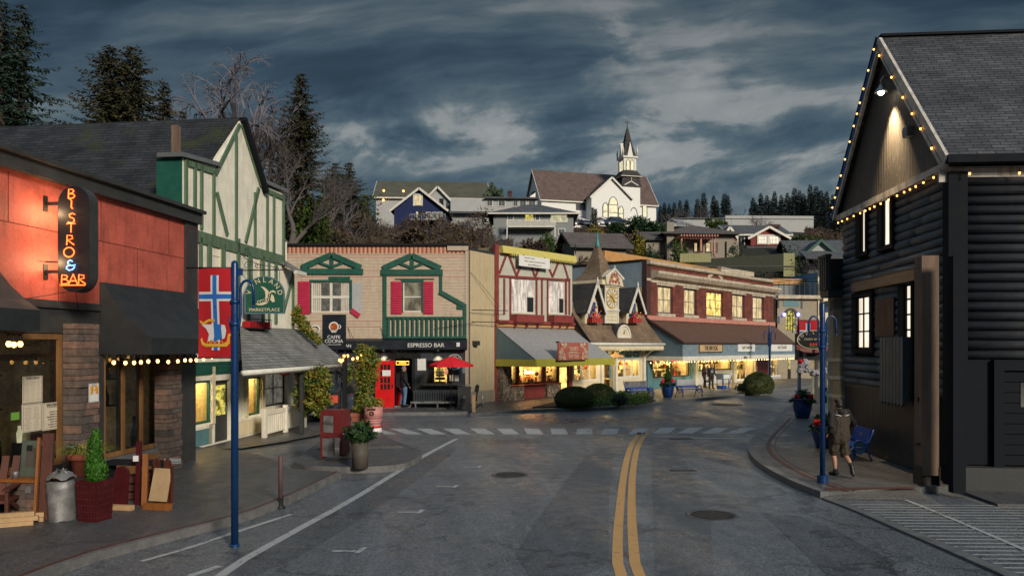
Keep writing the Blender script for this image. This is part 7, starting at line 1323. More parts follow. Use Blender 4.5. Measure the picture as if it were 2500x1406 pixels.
def bench(label,loc,rz):
 t=thing('bench',label,'bench',loc,rz);b=MB();L_=1.5
 for i in range(6):b.box(-L_/2,L_/2,-.22+i*.078,-.22+i*.078+.06,.42,.455)
 b.build('seat',mm('bluewood'),t);b=MB()
 for i in range(7):z=.52+i*.065;y=.24+(z-.45)*.28;b.box(-L_/2+.02,L_/2-.02,y,y+.03,z,z+.05)
 b.build('backrest',mm('bluewood'),t);b=MB();b.box(-.14,.14,.30,.318,.68,.80);b.build('back_plaque',mm('silver'),t)
 for s in(-1,1):
  b=MB();x=s*L_/2
  b.tube([(x,.20*math.cos(R(a))+.0,.43+.20*math.sin(R(a)))for a in range(0,361,20)],.026,6);b.tube([(x,.12*math.cos(R(a)),.43+.12*math.sin(R(a)))for a in range(0,361,30)],.014,5)
  b.tube([(x,.46,.96),(x,.30,.56),(x,.24,.38),(x,.32,.14),(x,.40,.0)],.03,6);b.tube([(x,-.20,.43),(x,-.26,.30),(x,-.18,.12),(x,-.26,.0)],.03,6);b.tube([(x,-.22,.40),(x,.26,.40)],.026,6);b.tube([(x,.2,.52),(x,.34,.62)],.025,5)
  for q_ in range(3):b.tube([(x,-.1+q_*.1,.31),(x,-.1+q_*.1,.55)],.008,4)
  b.build('side_frame',mm('bluewood'),t)
 return t
d2=math.atan2(.746,.666)
p1=G(1562,974,WALK);b1=bench('blue slatted bench with round arm frames nearest the ground cover bed',p1,d2-.35);p2=G(1684,968,WALK);b2_=bench('blue bench with a pale back panel in front of the brick block shop',p2,d2-.3)
b=MB();b.box(-.72,.72,.285,.30,.50,.98);b.build('pale_back_panel',mm('hwhite'),b2_);b=MB();b.box(-.72,.72,.285,.30,.50,.96);b.build('pale_back_panel',mm('galv'),b1)
p3=G(2096,1122,WALK);b4=bench('blue bench against the dark batten skirt beside the walking man',(p3.x-.02,p3.y+.35,WALK),math.atan2(-1,-.081));b4.scale=(.75,.75,.82);b=MB();b.ring((0,0),.001,.18,0,.01,n=16);o_=b.build('side_emblem',mm('teal'),b4);o_.location=(.76,0,.43);o_.rotation_euler=(0,0,R(90))
def leafy(mb,c,rad,n,size,rn,m=0,up=.5,sz=1.0,shell=0.0):
 for i in range(n):
  d_=Vector((rn.gauss(0,1),rn.gauss(0,1),rn.gauss(0,1))).normalized();rr=max(shell,rn.random()**.45);p=Vector((c[0]+d_.x*rad*rr,c[1]+d_.y*rad*rr,c[2]+d_.z*rad*rr*sz))
  a=Vector((rn.gauss(0,1),rn.gauss(0,1),rn.gauss(0,1)*.6+up)).normalized();q_=a.cross(d_+Vector((.01,.02,.03)));q_=q_.normalized()if q_.length>1e-4 else Vector((1,0,0));s=size*rn.uniform(.6,1.3)
  mb.add([p-q_*s*.4,p+a*s*.1-q_*0,p+q_*s*.4,p+a*s],[(0,1,2,3)],m)
def pot(label,loc,r,h,leaves='dkleaf',cypress=False,group=None,seed=1,bow=True):
 t=thing('flower_pot',label,'flower pot',loc,0,group);b=MB();b.lathe([(r*.62,0),(r*.72,.04),(r*.95,h*.45),(r*1.02,h*.65),(r*.92,h*.9),(r*1.0,h*.95),(r*1.0,h),(r*.88,h),(r*.8,h*.9),(.001,h*.9)],24);b.build('pot',mm('bluepot'),t)
 rn=random.Random(seed);b=MB();leafy(b,(0,0,h+r*.35),r*.8,420,.11,rn,0,.8,.8)
 for i in range(14):a=rn.uniform(0,6.28);leafy(b,(r*1.05*math.cos(a),r*1.05*math.sin(a),h-rn.uniform(0,.15)),.12,12,.13,rn,0,-.6)
 b.build('foliage',mm(leaves),t)
 if cypress:b=MB();[leafy(b,(0,0,h+.25+k*.12),.2-k*.028,130,.10,rn,0,1.2)for k in range(6)];b.build('small_cypress',mm('lime'),t)
 for s in(-1,1):
  b=MB()
  for k in range(7):a=rn.uniform(0,6.28);b.ball((s*r*.75+.06*math.cos(a),-r*.45+rn.uniform(-.05,.05),h+.09+.06*math.sin(a)),.065,6)
  b.build('red_flower',mm('flower_r'),t)
 return t
pot('blue glazed pot with red flowers and a lime cypress between the two far benches',G(1630,970,WALK),.35,.84,cypress=True,seed=5)
pot('blue glazed pot with red bows and greenery at the kerb beyond the right lamp post',G(1959,1020,WALK),.37,.78,seed=6)
pot('blue glazed pot with red flower half hidden behind the right lamp post',G(2011,1092,WALK),.31,.62,seed=7)
q=G(1765,948,WALK);t=thing('free_paper_rack','white and blue leaflet rack on thin legs outside the brick block','leaflet rack',q,d2);b=MB();b.box(-.5,.5,-.25,.25,.62,1.02);b.build('box',mm('ltblue'),t);b=MB();b.box(-.42,.42,-.27,-.251,.68,.95);b.build('window',mm('whitelet'),t);b=MB();b.box(-.48,.1,-.22,.22,.0,.22);b.build('blue_tray',mm('bluewood'),t)
for x in(-.46,.46):
 for y in(-.2,.2):b=MB();b.box(x-.02,x+.02,y-.02,y+.02,0,.62);b.build('leg',mm('bluewood'),t)
q=G(1789,946,WALK);t=thing('sandwich_board','small weathered wooden board standing right of the leaflet rack','sign',q,d2+.4);b=MB();b.prism([(-.22,0),(.22,0),(.22,.75),(0,.92),(-.22,.75)],-.05,.05);b.build('board',mm('wood_p'),t);b=MB();b.bar((0,.05,.8),(0,.35,0),.06);b.build('strut',mm('wood_p'),t)
q=G(1157,1013);t=thing('meter_post','wooden post carrying a grey parking meter beside the red umbrella','post',q,0);b=MB();b.box(-.07,.07,-.06,.06,0,.88);b.build('post',mm('wood_p'),t);b=MB();b.tube([(.1,0,.6),(.14,0,1.0)],.03,6);b.prism([(.02,1.0),(.2,1.0),(.24,1.28),(.14,1.36),(.05,1.25)],-.06,.06);b.build('meter_head',mm('iron'),t);b=MB();b.tube([(.36,.1,.3),(.36,.1,1.0)],.03,6);b.build('thin_post',mm('silver'),t)
q=G(1136,996,WALK);t=thing('ticket_bin','dark grey bin with a handle at the right corner of the cafe','bin',(q.x,q.y-.6,WALK),0);b=MB();b.box(-.28,.28,-.2,.2,0,.9);b.prism([(-.28,.9),(.28,.9),(.28,1.0),(-.1,1.06),(-.28,1.0)],-.2,.2);b.build('body',mm('charcoal'),t);b=MB();b.tube([(-.3,-.1,.95),(-.3,-.1,1.1),(.3,-.1,1.1),(.3,-.1,.95)],.02,5);b.box(-.06,.06,-.215,-.2,.5,.62);b.build('handle',mm('silver'),t)
q=G(685,1240);t=thing('bollard','thin reddish brown steel bollard at the edge of the left pavement','bollard',q);b=MB();b.lathe([(.042,.05),(.042,.95),(.03,.975)],10);b.build('post',mm('brownmetal'),t);b=MB();b.lathe([(.09,0),(.09,.03),(.055,.05),(.055,.2)],10);b.build('base',mm('iron'),t)
q=G(818,1117,WALK+.08);t=thing('newspaper_box','maroon newspaper box with a white window on the traffic island','newspaper box',q,R(-12));W2=29/F*q.y;zt=118/F*q.y
b=MB();b.prism([(-W2,zt*.44),(W2,zt*.44),(W2,zt),(-W2*.75,zt),(-W2,zt*.95)],-.22,.22);b.box(-W2,-W2+.05,-.22,.22,0,zt*.44);b.box(W2-.05,W2,-.22,.22,.1,zt*.44);b.build('cabinet',mm('newsred'),t)
b=MB();b.box(-W2*.68,W2*.18,-.232,-.221,zt*.54,zt*.88);wq=b.build('window',mm('galv'),t);b=MB();b.text('Kitsap',-W2*.25,zt*.70,.11,-.234,0);b.box(-W2*.5,W2*.02,-.238,-.233,zt*.76,zt*.775);b.build('lettering',mm('ink'),wq);b=MB();b.box(-W2+.05,W2*.15,-.20,-.12,.05,zt*.42);b.build('lower_panel',mm('galv'),t)
t=thing('milk_can','grey metal can standing in front of the maroon newspaper box','can',G(845,1112,WALK+.08));b=MB();b.lathe([(.17,0),(.18,.35),(.10,.48),(.11,.56),(.001,.56)],14);b.build('body',mm('galv'),t);b=MB();b.tube([(-.12,0,.5),(-.16,0,.62),(.16,0,.62),(.12,0,.5)],.012,5);b.build('handle',mm('iron'),t)
q=G(879,1142,WALK);t=thing('planter','tall brown cylinder planter with glossy dark leaves on the traffic island','planter',q);b=MB();b.lathe([(.185,0),(.205,.62),(.19,.62),(.19,.56),(.001,.56)],20);b.build('pot',mm('potbrown'),t);rn=random.Random(3);b=MB();leafy(b,(0,0,.80),.36,420,.16,rn,0,.5,.75);b.build('foliage',mm('dkleaf'),t)
q=G(880,1055,WALK);t=thing('planter','square brick coloured planter at the foot of the tall vine','planter',(q.x,q.y,WALK),.1);b=MB();b.box(-.27,.27,-.25,.25,0,.62);b.box(-.30,.30,-.28,.28,.55,.66);b.build('pot',mm('terracotta'),t);b=MB();leafy(b,(0,0,.75),.3,160,.12,rn,0,.5,.5);b.build('foliage',mm('vine'),t)
q=G(912,1070);t=thing('painted_planter','tall planter painted pink, white, red and blue with flowers on top','planter',(q.x,q.y,.0),-.1);b=MB();hh=78/F*q.y;w2=22/F*q.y;pr=[(.8,0),(.95,.12),(1,.2),(.82,.34),(.82,.40),(.72,.46),(.9,.56),(1,.62),(1,.98),(.95,1)]
cols=[0,0,1,2,3,3,4,4,4];
for i in range(len(pr)-1):
 b.lathe([(w2*pr[i][0],hh*pr[i][1]),(w2*pr[i+1][0],hh*pr[i+1][1])],20,(0,0,0),{0:1,1:0,2:2,3:3,4:3}[cols[i]])
b.build('body',mm(['whitelet','petrol','red','facepink']),t);b=MB();b.ring((.02,hh*.80),.03,.08,-w2-.01,-w2*.9,n=12);b.box(-.12,.14,-w2-.012,-w2*.9,hh*.9,hh*.96);b.build('painted_mark',mm('goods1'),t);b=MB();leafy(b,(0,0,hh+.08),w2*1.3,260,.10,rn,0,.6,.55);b.build('foliage',mm('vine'),t)
t=thing('dark_post','slim black steel post standing behind the painted planter and vine','post',P(842,845,27.5)*1);t.location.z=0;b=MB();b.box(-.075,.075,-.075,.075,0,3+(845-868)/F*27.5);b.build('post',mm('black'),t);b=MB();b.box(-.1,.1,-.1,.1,0,.05);b.build('base_plate',mm('iron'),t)
pv=t.location;string('string_lights','short string of warm bulbs from the porch corner to the tall vine',[P(826,866,26.0),P(842,856,27.4),P(884,858,29)],8,'bulbs',.05,.07,.22)
t=thing('menu_board','small dark framed board with a red picture among the vines','board',P(814,975,26.5),R(20));b=MB();b.box(-.22,.22,-.03,.03,-.2,.25);b.build('frame',mm('black'),t);b=MB();b.box(-.15,.15,-.045,-.031,-.12,.15);b.build('picture',mm('goods3'),t);b=MB();b.bar((0,.02,-1.2),(0,.02,-.2),.05);b.build('stand',mm('black'),t)
q=VIN.w(VIN.x(690,-1.2),-1.2,VIN.z(690,908,-1.2));t=thing('flag','bright red flag cloth hanging under the grey shingle porch roof','flag',q,0);b=MB();n=14;vs=[]
for i in range(n):u=i/(n-1);vs+=[(-.28+.62*u,.05*math.sin(u*9),.08-.05*u),(-.28+.62*u,.05*math.sin(u*9+.8)+.04,.05-.10*math.sin(u*3.1)-.06)]
b.add(vs,[(2*i,2*i+2,2*i+3,2*i+1)for i in range(n-1)],0,True);b.build('cloth',mm('red'),t);b=MB();b.bar((-.3,0,.09),(-.16,.0,.0),.03);b.tube([(-.3,0,.1),(.36,0,.1)],.012,5);b.build('rod',mm('flagblue'),t)
def gp(u,v):return G(u,v,WALK)
q=gp(232,1268);t=thing('studded_planter','square oxblood studded planter holding a bright green cypress','planter',q,R(-14));t.scale=(.62,.62,.95);b=MB();b.add([(-.29,-.27,0),(.29,-.27,0),(.29,.27,0),(-.29,.27,0),(-.34,-.32,.70),(.34,-.32,.70),(.34,.32,.70),(-.34,.32,.70),(-.29,-.27,.70),(.29,-.27,.70),(.29,.27,.70),(-.29,.27,.70),(-.28,-.26,.62),(.28,-.26,.62),(.28,.26,.62),(-.28,.26,.62)],[(i+k*4,(i+1)%4+k*4,(i+1)%4+k*4+4,i+k*4+4)for k in range(3)for i in range(4)]+[(12,13,14,15)])
for i in range(6):
 for j in range(6):
  f=(j+.5)/6;b.ball((-.24+i*.096,-.275-.05*f,.06+j*.11),.016,5)
  b.ball((.295+.05*f,-.24+i*.096,.06+j*.11),.016,5)
b.build('pot',mm('oxblood'),t);b=MB();rn=random.Random(21)
for k,(x,y,z,r)in enumerate(((-.05,0,.85,.26),(.1,.02,.82,.25),(-.02,.02,1.05,.22),(-.04,.02,1.28,.17),(0,.03,1.45,.10))):leafy(b,(x,y,z),r,620,.075,rn,0,1.3,.95,.3)
b.build('cypress',mm('lime'),t)
q=gp(172,1240);t=thing('terracotta_pot','terracotta pot of arching golden grass standing high beside the metal bin','plant pot',q+Vector((.05,.35,0)));zq=.52;b=MB();b.lathe([(.20,zq),(.25,zq+.30),(.30,zq+.31),(.31,zq+.42),(.27,zq+.42),(.26,zq+.36),(.001,zq+.36)],22);b.build('pot',mm('terracotta'),t)
b=MB();b.lathe([(.18,0),(.18,zq)],12);b.build('pedestal',mm('charcoal'),t);b=MB()
for i in range(330):
 a=rn.uniform(0,6.28);r0=rn.uniform(0,.18);L_=rn.uniform(.3,.62);w2=.009;pts=[]
 for k in range(5):f=k/4;pts.append(Vector(((r0+L_*f*.85)*math.cos(a),(r0+L_*f*.85)*math.sin(a),zq+.36+L_*.75*(f-.85*f*f)*1.5)))
 s=Vector((-math.sin(a),math.cos(a),0))*w2;vs=[p+s*sg*(1-k/5)for k,p in enumerate(pts)for sg in(-1,1)];b.add(vs,[(2*k,2*k+1,2*k+3,2*k+2)for k in range(4)])
b.build('grass',mm('strap'),t);b=MB();leafy(b,(-.2,-.1,zq+.46),.16,120,.07,rn);b.build('trailing_leaves',mm('sage'),t)
q=gp(150,1268);t=thing('metal_bin','dented pale metal bin with a crumpled cover between the pot and the leaning plank','bin',q,.2);t.scale=(.82,.82,.95);b=MB();n=20
vs=[]
for j,z in enumerate((0,.15,.35,.55,.68)):
 for i in range(n):a=6.283*i/n;r=.25+.022*math.sin(a*3+j)+.012*math.sin(a*7+2*j);vs.append((r*math.cos(a),r*math.sin(a),z+.015*math.sin(a*4+j)))
b.add(vs,[(j*n+i,j*n+(i+1)%n,(j+1)*n+(i+1)%n,(j+1)*n+i)for j in range(4)for i in range(n)]+[tuple(range(4*n,5*n))],0,True);b.build('body',mm('galv'),t);b=MB();vs=[(0,0,.86)]
for k,rr in enumerate((.1,.2,.27)):
 for i in range(n):a=6.283*i/n;vs.append((rr*math.cos(a),rr*math.sin(a),.86-k*.06+.035*math.sin(a*5+k*2)))
b.add(vs,[(0,1+i,1+(i+1)%n)for i in range(n)]+[(1+k*n+i,1+k*n+(i+1)%n,1+(k+1)*n+(i+1)%n,1+(k+1)*n+i)for k in range(2)for i in range(n)],0,True);b.build('crumpled_cover',mm('galv'),t)
def plank(name,label,u,v,h,w_,th,m,lean,rz,cat='board',top=None):
 q=gp(u,v);t=thing(name,label,cat,q,rz);b=MB();T=Matrix.Rotation(lean,4,'X')
 if top:b.prism([(-w_/2,0),(w_/2,0)]+[(w_/2*math.cos(R(a)),h-w_/2+w_/2*math.sin(R(a)))for a in range(0,181,15)],-th/2,th/2)
 else:b.box(-w_/2,w_/2,-th/2,th/2,0,h)
 b.v=[tuple(T@Vector(x))for x in b.v];b.build('board',mm(m),t);return t,T
t,T=plank('leaning_plank','tall dark red wooden plank frame leaning at the bistro wall beside the metal bin',108,1268,1.42,.17,.06,'wood_d',R(-8),.2);b=MB();b.box(-.13,-.09,-.12,-.05,0,1.35);b.v=[tuple(T@Vector(x))for x in b.v];b.build('edge_strip',mm('wood_o'),t)
t,T=plank('ironing_board','rounded oxblood red board standing on a pale wooden foot',292,1240,.74,.27,.06,'oxblood',R(-6),R(-10),'board',True);b=MB();b.box(-.22,.34,-.16,-.06,0,.085);b.build('foot',mm('wood_p'),t)
t,T=plank('sled_plank','tall dark red upright plank with a small white tag beside the canvas chair',336,1232,1.15,.09,.05,'oxblood',R(-3),0);b=MB();b.box(-.045,.045,-.08,-.05,.80,.90);b.build('tag',mm('whitelet'),t)
plank('sled_plank','leaning orange brown plank between the red plank and the canvas chair',352,1238,.95,.09,.05,'wood_o',R(-5),R(8))
q=gp(394,1240);t=thing('canvas_chair','folded wooden chair with tan canvas on an orange wooden foot by the far stone pillar','chair',q,R(-12))
b=MB();b.add([(-.20,-.08,.14),(.17,-.10,.14),(.19,.02,.70),(-.17,.04,.70),(-.20,-.06,.14),(.17,-.08,.14),(.19,.04,.70),(-.17,.06,.70)],[(0,1,2,3),(4,5,6,7),(0,1,5,4),(2,3,7,6)]);b.build('canvas',mm('canvasb'),t)
b=MB()
for x in(-.22,.0):b.prism([(x,0),(x+.13,0),(x+.13,.82),(x+.065,.88),(x,.82)],.06,.10)
b.box(.18,.21,.0,.05,.1,.75);b.build('frame',mm('wood_d'),t);b=MB();b.box(-.26,.26,-.16,-.06,0,.11);b.build('foot',mm('wood_o'),t);b=MB();b.box(-.02,.25,.1,.2,.78,.86);b.build('folded_cloth',mm('hgrey'),t)
q=gp(318,1225)+Vector((0,.5,0));t=thing('crate_table','low dark table under the bistro window behind the red boards','table',q,math.atan2(1,.12)-R(90));b=MB();b.box(-.75,.35,-.2,.2,.62,.68);b.build('top',mm('black'),t)
for x in(-.7,.3):b=MB();b.box(x-.03,x+.03,-.17,.17,0,.62);b.build('leg',mm('black'),t)
q=gp(62,1255);t=thing('stone_pedestal','low stone block pedestal with a small plaque beside the firewood','pedestal',q+Vector((0,.15,0)),R(-8));b=MB()
for j in range(4):
 for i in range(3):b.box(-.28+i*.19+.01*(j%2),-.28+i*.19+.18,-.22-.012*((i+j)%2),.2,.0+j*.14,j*.14+.132)
b.build('blocks',mm('ledge'),t);b=MB();b.box(-.36,.32,-.26,.22,.56,.61);b.build('cap_board',mm('wood_o'),t);b=MB();b.box(.1,.2,-.25,-.235,.38,.50);b.build('small_plaque',mm('galv'),t)
q=gp(70,1255)+Vector((0,.2,.61));t=thing('grey_green_board','rounded grey green board resting on the stone pedestal below the menus','board',q,R(-8));T=Matrix.Rotation(R(-7),4,'X');b=MB();b.prism([(-.30,0),(.18,.0),(.29,.12),(.30,.62),(-.30,.62)],-.03,.03);b.v=[tuple(T@Vector(x))for x in b.v];b.build('board',mm('khakig'),t);b=MB();b.box(-.2,.16,-.034,-.0305,.16,.5);b.v=[tuple(T@Vector(x))for x in b.v];b.build('inner_panel',mm('potbrown'),t);b=MB();b.box(-.20,-.09,-.04,-.034,.44,.54);b.box(.0,.10,-.04,-.034,.44,.54);b.v=[tuple(T@Vector(x))for x in b.v];b.build('cutout',mm('dark'),t)
b=MB();b.lathe([(.05,0),(.05,.11),(.04,.12),(.001,.12)],14,(-.25,-.16,0));o_=tag(b.build('drink_can',mm('galv')),'small silver and orange drink can on the stone pedestal','can');o_.location=q
q=gp(8,1262);t=thing('slat_chair','dark red slatted wooden garden chair at the left edge','chair',q+Vector((-.15,0,0)),R(15))
for i in range(4):b=MB();b.bar((-.25+i*.15,.1,.22),(-.28+i*.17,.34,.98),.11,.03,0,(0,1,0));b.build('back_slat',mm('wood_d'),t)
b=MB();b.box(-.3,.36,-.45,.12,.30,.35);b.build('seat',mm('wood_d'),t)
for x in(-.28,.33):b=MB();b.bar((x,-.42,0),(x,-.42,.5),.05,.07);b.bar((x,.3,0),(x,-.35,.33),.04,.08);b.bar((x,-.5,.52),(x,.3,.56),.11,.03);b.build('arm_frame',mm('wood_d'),t)
b=MB();rn=random.Random(4)
q=gp(28,1282);t=thing('firewood_stack','small pile of split pale firewood on the pavement at the left edge','firewood',q,R(25))
for i in range(7):b=MB();y=(i%3)*.1-.1;z=(i//3)*.075;b.bar((-.45+rn.uniform(-.05,.05),y,z+.04),(.38+rn.uniform(-.08,.08),y+rn.uniform(-.04,.04),z+.04),.085,.07);b.build('log',mm('wood_p'),t)
b=MB();b.lathe([(.04,0),(.05,.18),(.025,.26),(.028,.32),(.001,.32)],12);t=b.build('glass_lantern',mm('g_pale'));tag(t,'small glowing glass lantern behind the board at the left bistro window','lantern');t.location=gp(22,1225)+Vector((-.2,.6,1.02));b=MB();b.box(-.1,.3,-.08,.1,-1.02,0);b.build('stand',mm('wood_d'),t)
for u,v,dy,rz,m,lb in((322,1222,.25,.2,'wood_d','dark slatted wooden crate behind the rounded oxblood board'),(352,1215,.45,-.1,'charcoal','blackened wooden crate under the bistro window behind the canvas chair'),(122,1240,.55,.1,'wood_d','dark slatted wooden crate behind the dented metal bin')):
 q=gp(u,v)+Vector((0,dy,0));t=thing('wooden_crate',lb,'crate',q,rz);b=MB()
 for z in(.02,.17,.32):
  b.box(-.24,.24,-.17,-.15,z,z+.12);b.box(-.24,.24,.15,.17,z,z+.12);b.box(-.24,-.22,-.15,.15,z,z+.12);b.box(.22,.24,-.15,.15,z,z+.12)
 b.build('slats',mm(m),t);b=MB()
 for x in(-.215,.185):
  for y in(-.148,.118):b.box(x,x+.03,y,y+.03,0,.45)
 b.box(-.215,.215,-.148,.148,.025,.04);b.build('frame',mm('wood_t'),t)
_ct=bpy.data.textures.new('cloth_folds','CLOUDS');_ct.noise_scale=.11;_ct.noise_depth=3
def fuse(mb,name,mats,parent,vox=.012,sm=4):
 o=mb.build(name,mats,parent);m=o.modifiers.new('fuse','REMESH');m.mode='VOXEL';m.voxel_size=vox;m.use_smooth_shade=True
 s=o.modifiers.new('smooth','SMOOTH');s.iterations=sm;s.factor=.5
 if name in('jacket','vest','trousers','shorts','hood'):dp=o.modifiers.new('folds','DISPLACE');dp.texture=_ct;dp.strength=.055;dp.mid_level=.5;dp.texture_coords='LOCAL'
 if name=='hair':dp=o.modifiers.new('tufts','DISPLACE');dp.texture=_ct;dp.strength=.03
 bpy.context.view_layer.update();me=bpy.data.meshes.new_from_object(o.evaluated_get(bpy.context.evaluated_depsgraph_get()));o.modifiers.clear();old=o.data;o.data=me;bpy.data.meshes.remove(old);me.name=name
 if not me.materials:[me.materials.append(q)for q in mats]
 return o
def limb(b,pts,rs):
 for i in range(len(pts)-1):
  a,c=Vector(pts[i]),Vector(pts[i+1]);b.tube([a.lerp(c,f/4)for f in range(5)],[rs[i]+(rs[i+1]-rs[i])*f/4 for f in range(5)],10)
 for p,r in zip(pts,rs):b.ball(p,r,10)
BASE=dict(hd=(0,-.015,1.60),nk=(0,.01,1.46),sL=(.185,.01,1.40),eL=(.245,.04,1.12),wL=(.25,-.06,.88),sR=(-.185,.01,1.40),eR=(-.245,.04,1.12),wR=(-.25,-.06,.88),hL=(.095,0,.90),kL=(.105,-.02,.49),aL=(.11,.03,.09),tL=(.12,-.14,.035),hR=(-.095,0,.90),kR=(-.105,-.02,.49),aR=(-.11,.03,.09),tR=(-.12,-.14,.035))
def hand(b,e,w_,curl_=.5,side=1):
 e,w_=Vector(e),Vector(w_);d=(w_-e).normalized();s=d.cross(Vector((0,-1,0)));s=s.normalized()if s.length>.1 else Vector((1,0,0));n=s.cross(d)
 pc=w_+d*.045
 for k in(-.022,0,.022):b.tube([w_+s*k*.7,w_+d*.085+s*k],.016,8)
 for i,(k,L_)in enumerate(((-.033,.060),(-.011,.075),(.011,.080),(.033,.070))):
  p0=w_+d*.085+s*k;p1=p0+(d*.8-n*.3*curl_)*L_*.55;p2=p1+(d*.5-n*.9*curl_)*L_*.5;b.tube([p0-d*.01,p0,p1,p2],[.0095,.0095,.009,.0075],7)
 p0=w_+d*.03+s*-.03;b.tube([p0,p0+(d*.5-s*.6-n*.3).normalized()*.045,p0+(d*.9-s*.5-n*.5).normalized()*.075],[.012,.011,.009],7)
def person(label,loc,rz,pose,parts,sc=1.0,face=True):
 J=dict(BASE);J.update(pose);t=thing('person',label,'person',loc,rz);t.scale=(sc,sc,sc);g=lambda k:Vector(J[k]);mid=(g('hL')+g('hR'))/2
 b=MB();h=g('hd')
 b.lathe([(.02,-.115),(.05,-.105),(.068,-.05),(.076,.0),(.078,.05),(.066,.095),(.03,.122),(.002,.126)],12,h,0,True,.94,1.12)
 b.ball(h+Vector((0,-.088,-.018)),.014,6,0,1.5);b.ball(h+Vector((0,-.07,-.085)),.028,8);b.ball(h+Vector((0,-.078,-.052)),.018,6,0,.6)
 for s in(-1,1):b.ball(h+Vector((s*.076,.012,-.01)),.018,6,0,1.6)
 b.tube([h+Vector((0,.02,-.06)),g('nk')-Vector((0,0,.06))],.055,10)
 for s in(-1,1):limb(b,[mid+Vector((s*.07,0,.0)),mid+Vector((s*.075,0,.2)),(g('sL')+g('sR'))/2+Vector((s*.085,0,-.12)),(g('sL')+g('sR'))/2+Vector((s*.07,.01,0))],[.105,.095,.105,.07])
 for q in 'LR':
  limb(b,[g('s'+q),g('e'+q),g('w'+q)],[.055,.042,.028]);hand(b,J['e'+q],J['w'+q]);limb(b,[g('h'+q),g('k'+q),(g('k'+q)*.62+g('a'+q)*.38)+Vector((0,.012,0)),g('a'+q)],[.085,.055,.056,.037]);limb(b,[g('a'+q),g('t'+q)],[.04,.028])
 fuse(b,'body',[mm('skin')],t,.011,3)
 if face:
  for s in(-1,1):b=MB();b.ball(h+Vector((s*.03,-.078,.012)),.009,6);b.build('eye',mm('ink'),t)
 for kind,m in parts:
  b=MB()
  if kind=='hair':b.lathe([(.074,.02),(.084,.045),(.078,.085),(.05,.118),(.002,.130)],12,h+Vector((0,.012,0)),0,True,.94,1.12);b.ball(h+Vector((0,.045,-.01)),.078,10);fuse(b,'hair',[mm(m)],t,.010,2);continue
  if kind in('jacket','vest'):
   e=.022 if kind=='jacket' else.042;lo=-.02 if kind=='jacket' else-.05
   for s in(-1,1):limb(b,[mid+Vector((s*.075,0,lo)),mid+Vector((s*.08,0,.2)),(g('sL')+g('sR'))/2+Vector((s*.085,0,-.12)),(g('sL')+g('sR'))/2+Vector((s*.075,.01,-.01))],[.118+e,.105+e,.108+e,.066+e*.7])
   limb(b,[mid+Vector((0,.01,lo)),mid+Vector((0,.01,.2)),(g('sL')+g('sR'))/2+Vector((0,.01,-.12)),(g('sL')+g('sR'))/2+Vector((0,.015,-.03))],[.122+e,.112+e,.115+e,.07+e*.7])
   if kind=='jacket':
    for q in 'LR':limb(b,[g('s'+q),g('e'+q),g('e'+q).lerp(g('w'+q),.95)],[.078,.062,.048])
    b.tube([g('nk')-Vector((0,0,.07)),g('nk')+Vector((0,.02,.03))],.075,10)
   fuse(b,kind,[mm(m)],t,.014,3)
  if kind=='hood':b.ball(g('nk')+Vector((0,.085,-.03)),.085,10,0,.8);b.ball(g('nk')+Vector((0,.05,-.0)),.085,10,0,.6);fuse(b,'hood',[mm(m)],t,.014,3)
  if kind=='tape':
   for s in(-1,1):y=(g('sL')+g('sR')).y/2;b.tube([(s*.045,y+.150,1.335),(s*.1,y+.150,1.35),(s*.175,y+.105,1.36)],[.013,.013,.011],5)
   b.build('reflective_tape',mm(m),t)
  if kind in('trousers','shorts'):
   for q in 'LR':
    kk=1.0 if kind=='trousers' else None
    if kk:limb(b,[g('h'+q),g('k'+q),g('a'+q)+Vector((0,0,.0))],[.108,.078,.066])
    else:limb(b,[g('h'+q),g('h'+q).lerp(g('k'+q),.95)],[.118,.100])
   limb(b,[mid+Vector((-.06,0,.04)),mid+Vector((.06,0,.04))],[.115,.115]);fuse(b,kind,[mm(m)],t,.014,3)
  if kind=='shoes':
   for q in 'LR':
    b=MB();d_=(g('t'+q)-g('a'+q));limb(b,[g('a'+q)+Vector((0,.015,-.03))-d_*.12,g('a'+q)+d_*.45-Vector((0,0,.012)),g('t'+q)+d_*.12],[.052,.052,.042]);limb(b,[g('a'+q),g('a'+q)+(g('k'+q)-g('a'+q))*.12],[.048,.05]);fuse(b,'shoe',[mm(m)],t,.012,2)
  if kind=='print':b.box(-.09,.09,-.165,-.155,1.12,1.30);b.build('shirt_print',mm(m),t)
 return t
person('man walking away on the right pavement in a brown vest, khaki shorts and black shoes',G(2050,1161,WALK),R(188),dict(hd=(.01,-.05,1.585),nk=(0,-.015,1.45),hL=(.095,-.01,.90),aL=(.085,-.02,.09),kL=(.10,-.09,.49),tL=(.10,-.19,.035),aR=(-.09,.30,.27),kR=(-.105,.03,.47),tR=(-.095,.36,.10),sL=(.185,-.01,1.38),sR=(-.19,-.03,1.40),eL=(.29,.13,1.13),wL=(.24,-.02,.95),eR=(-.33,.04,1.16),wR=(-.30,-.20,1.10)),[('jacket','jkt'),('vest','vest'),('hood','jkt'),('shorts','shorts'),('shoes','shoe'),('hair','hair'),('tape','reflect')],1.0)
person('grey haired man in a black jacket and blue jeans at the red cafe door',(CAF.o.x+CAF.x(990),YC-.55,.2),R(120),dict(wL=(.20,-.20,.98),wR=(-.26,-.12,.86),aL=(.11,.06,.09),tL=(.12,-.1,.035)),[('jacket','jkt'),('trousers','jeans'),('shoes','shoe'),('hair','hairg')],1.10)
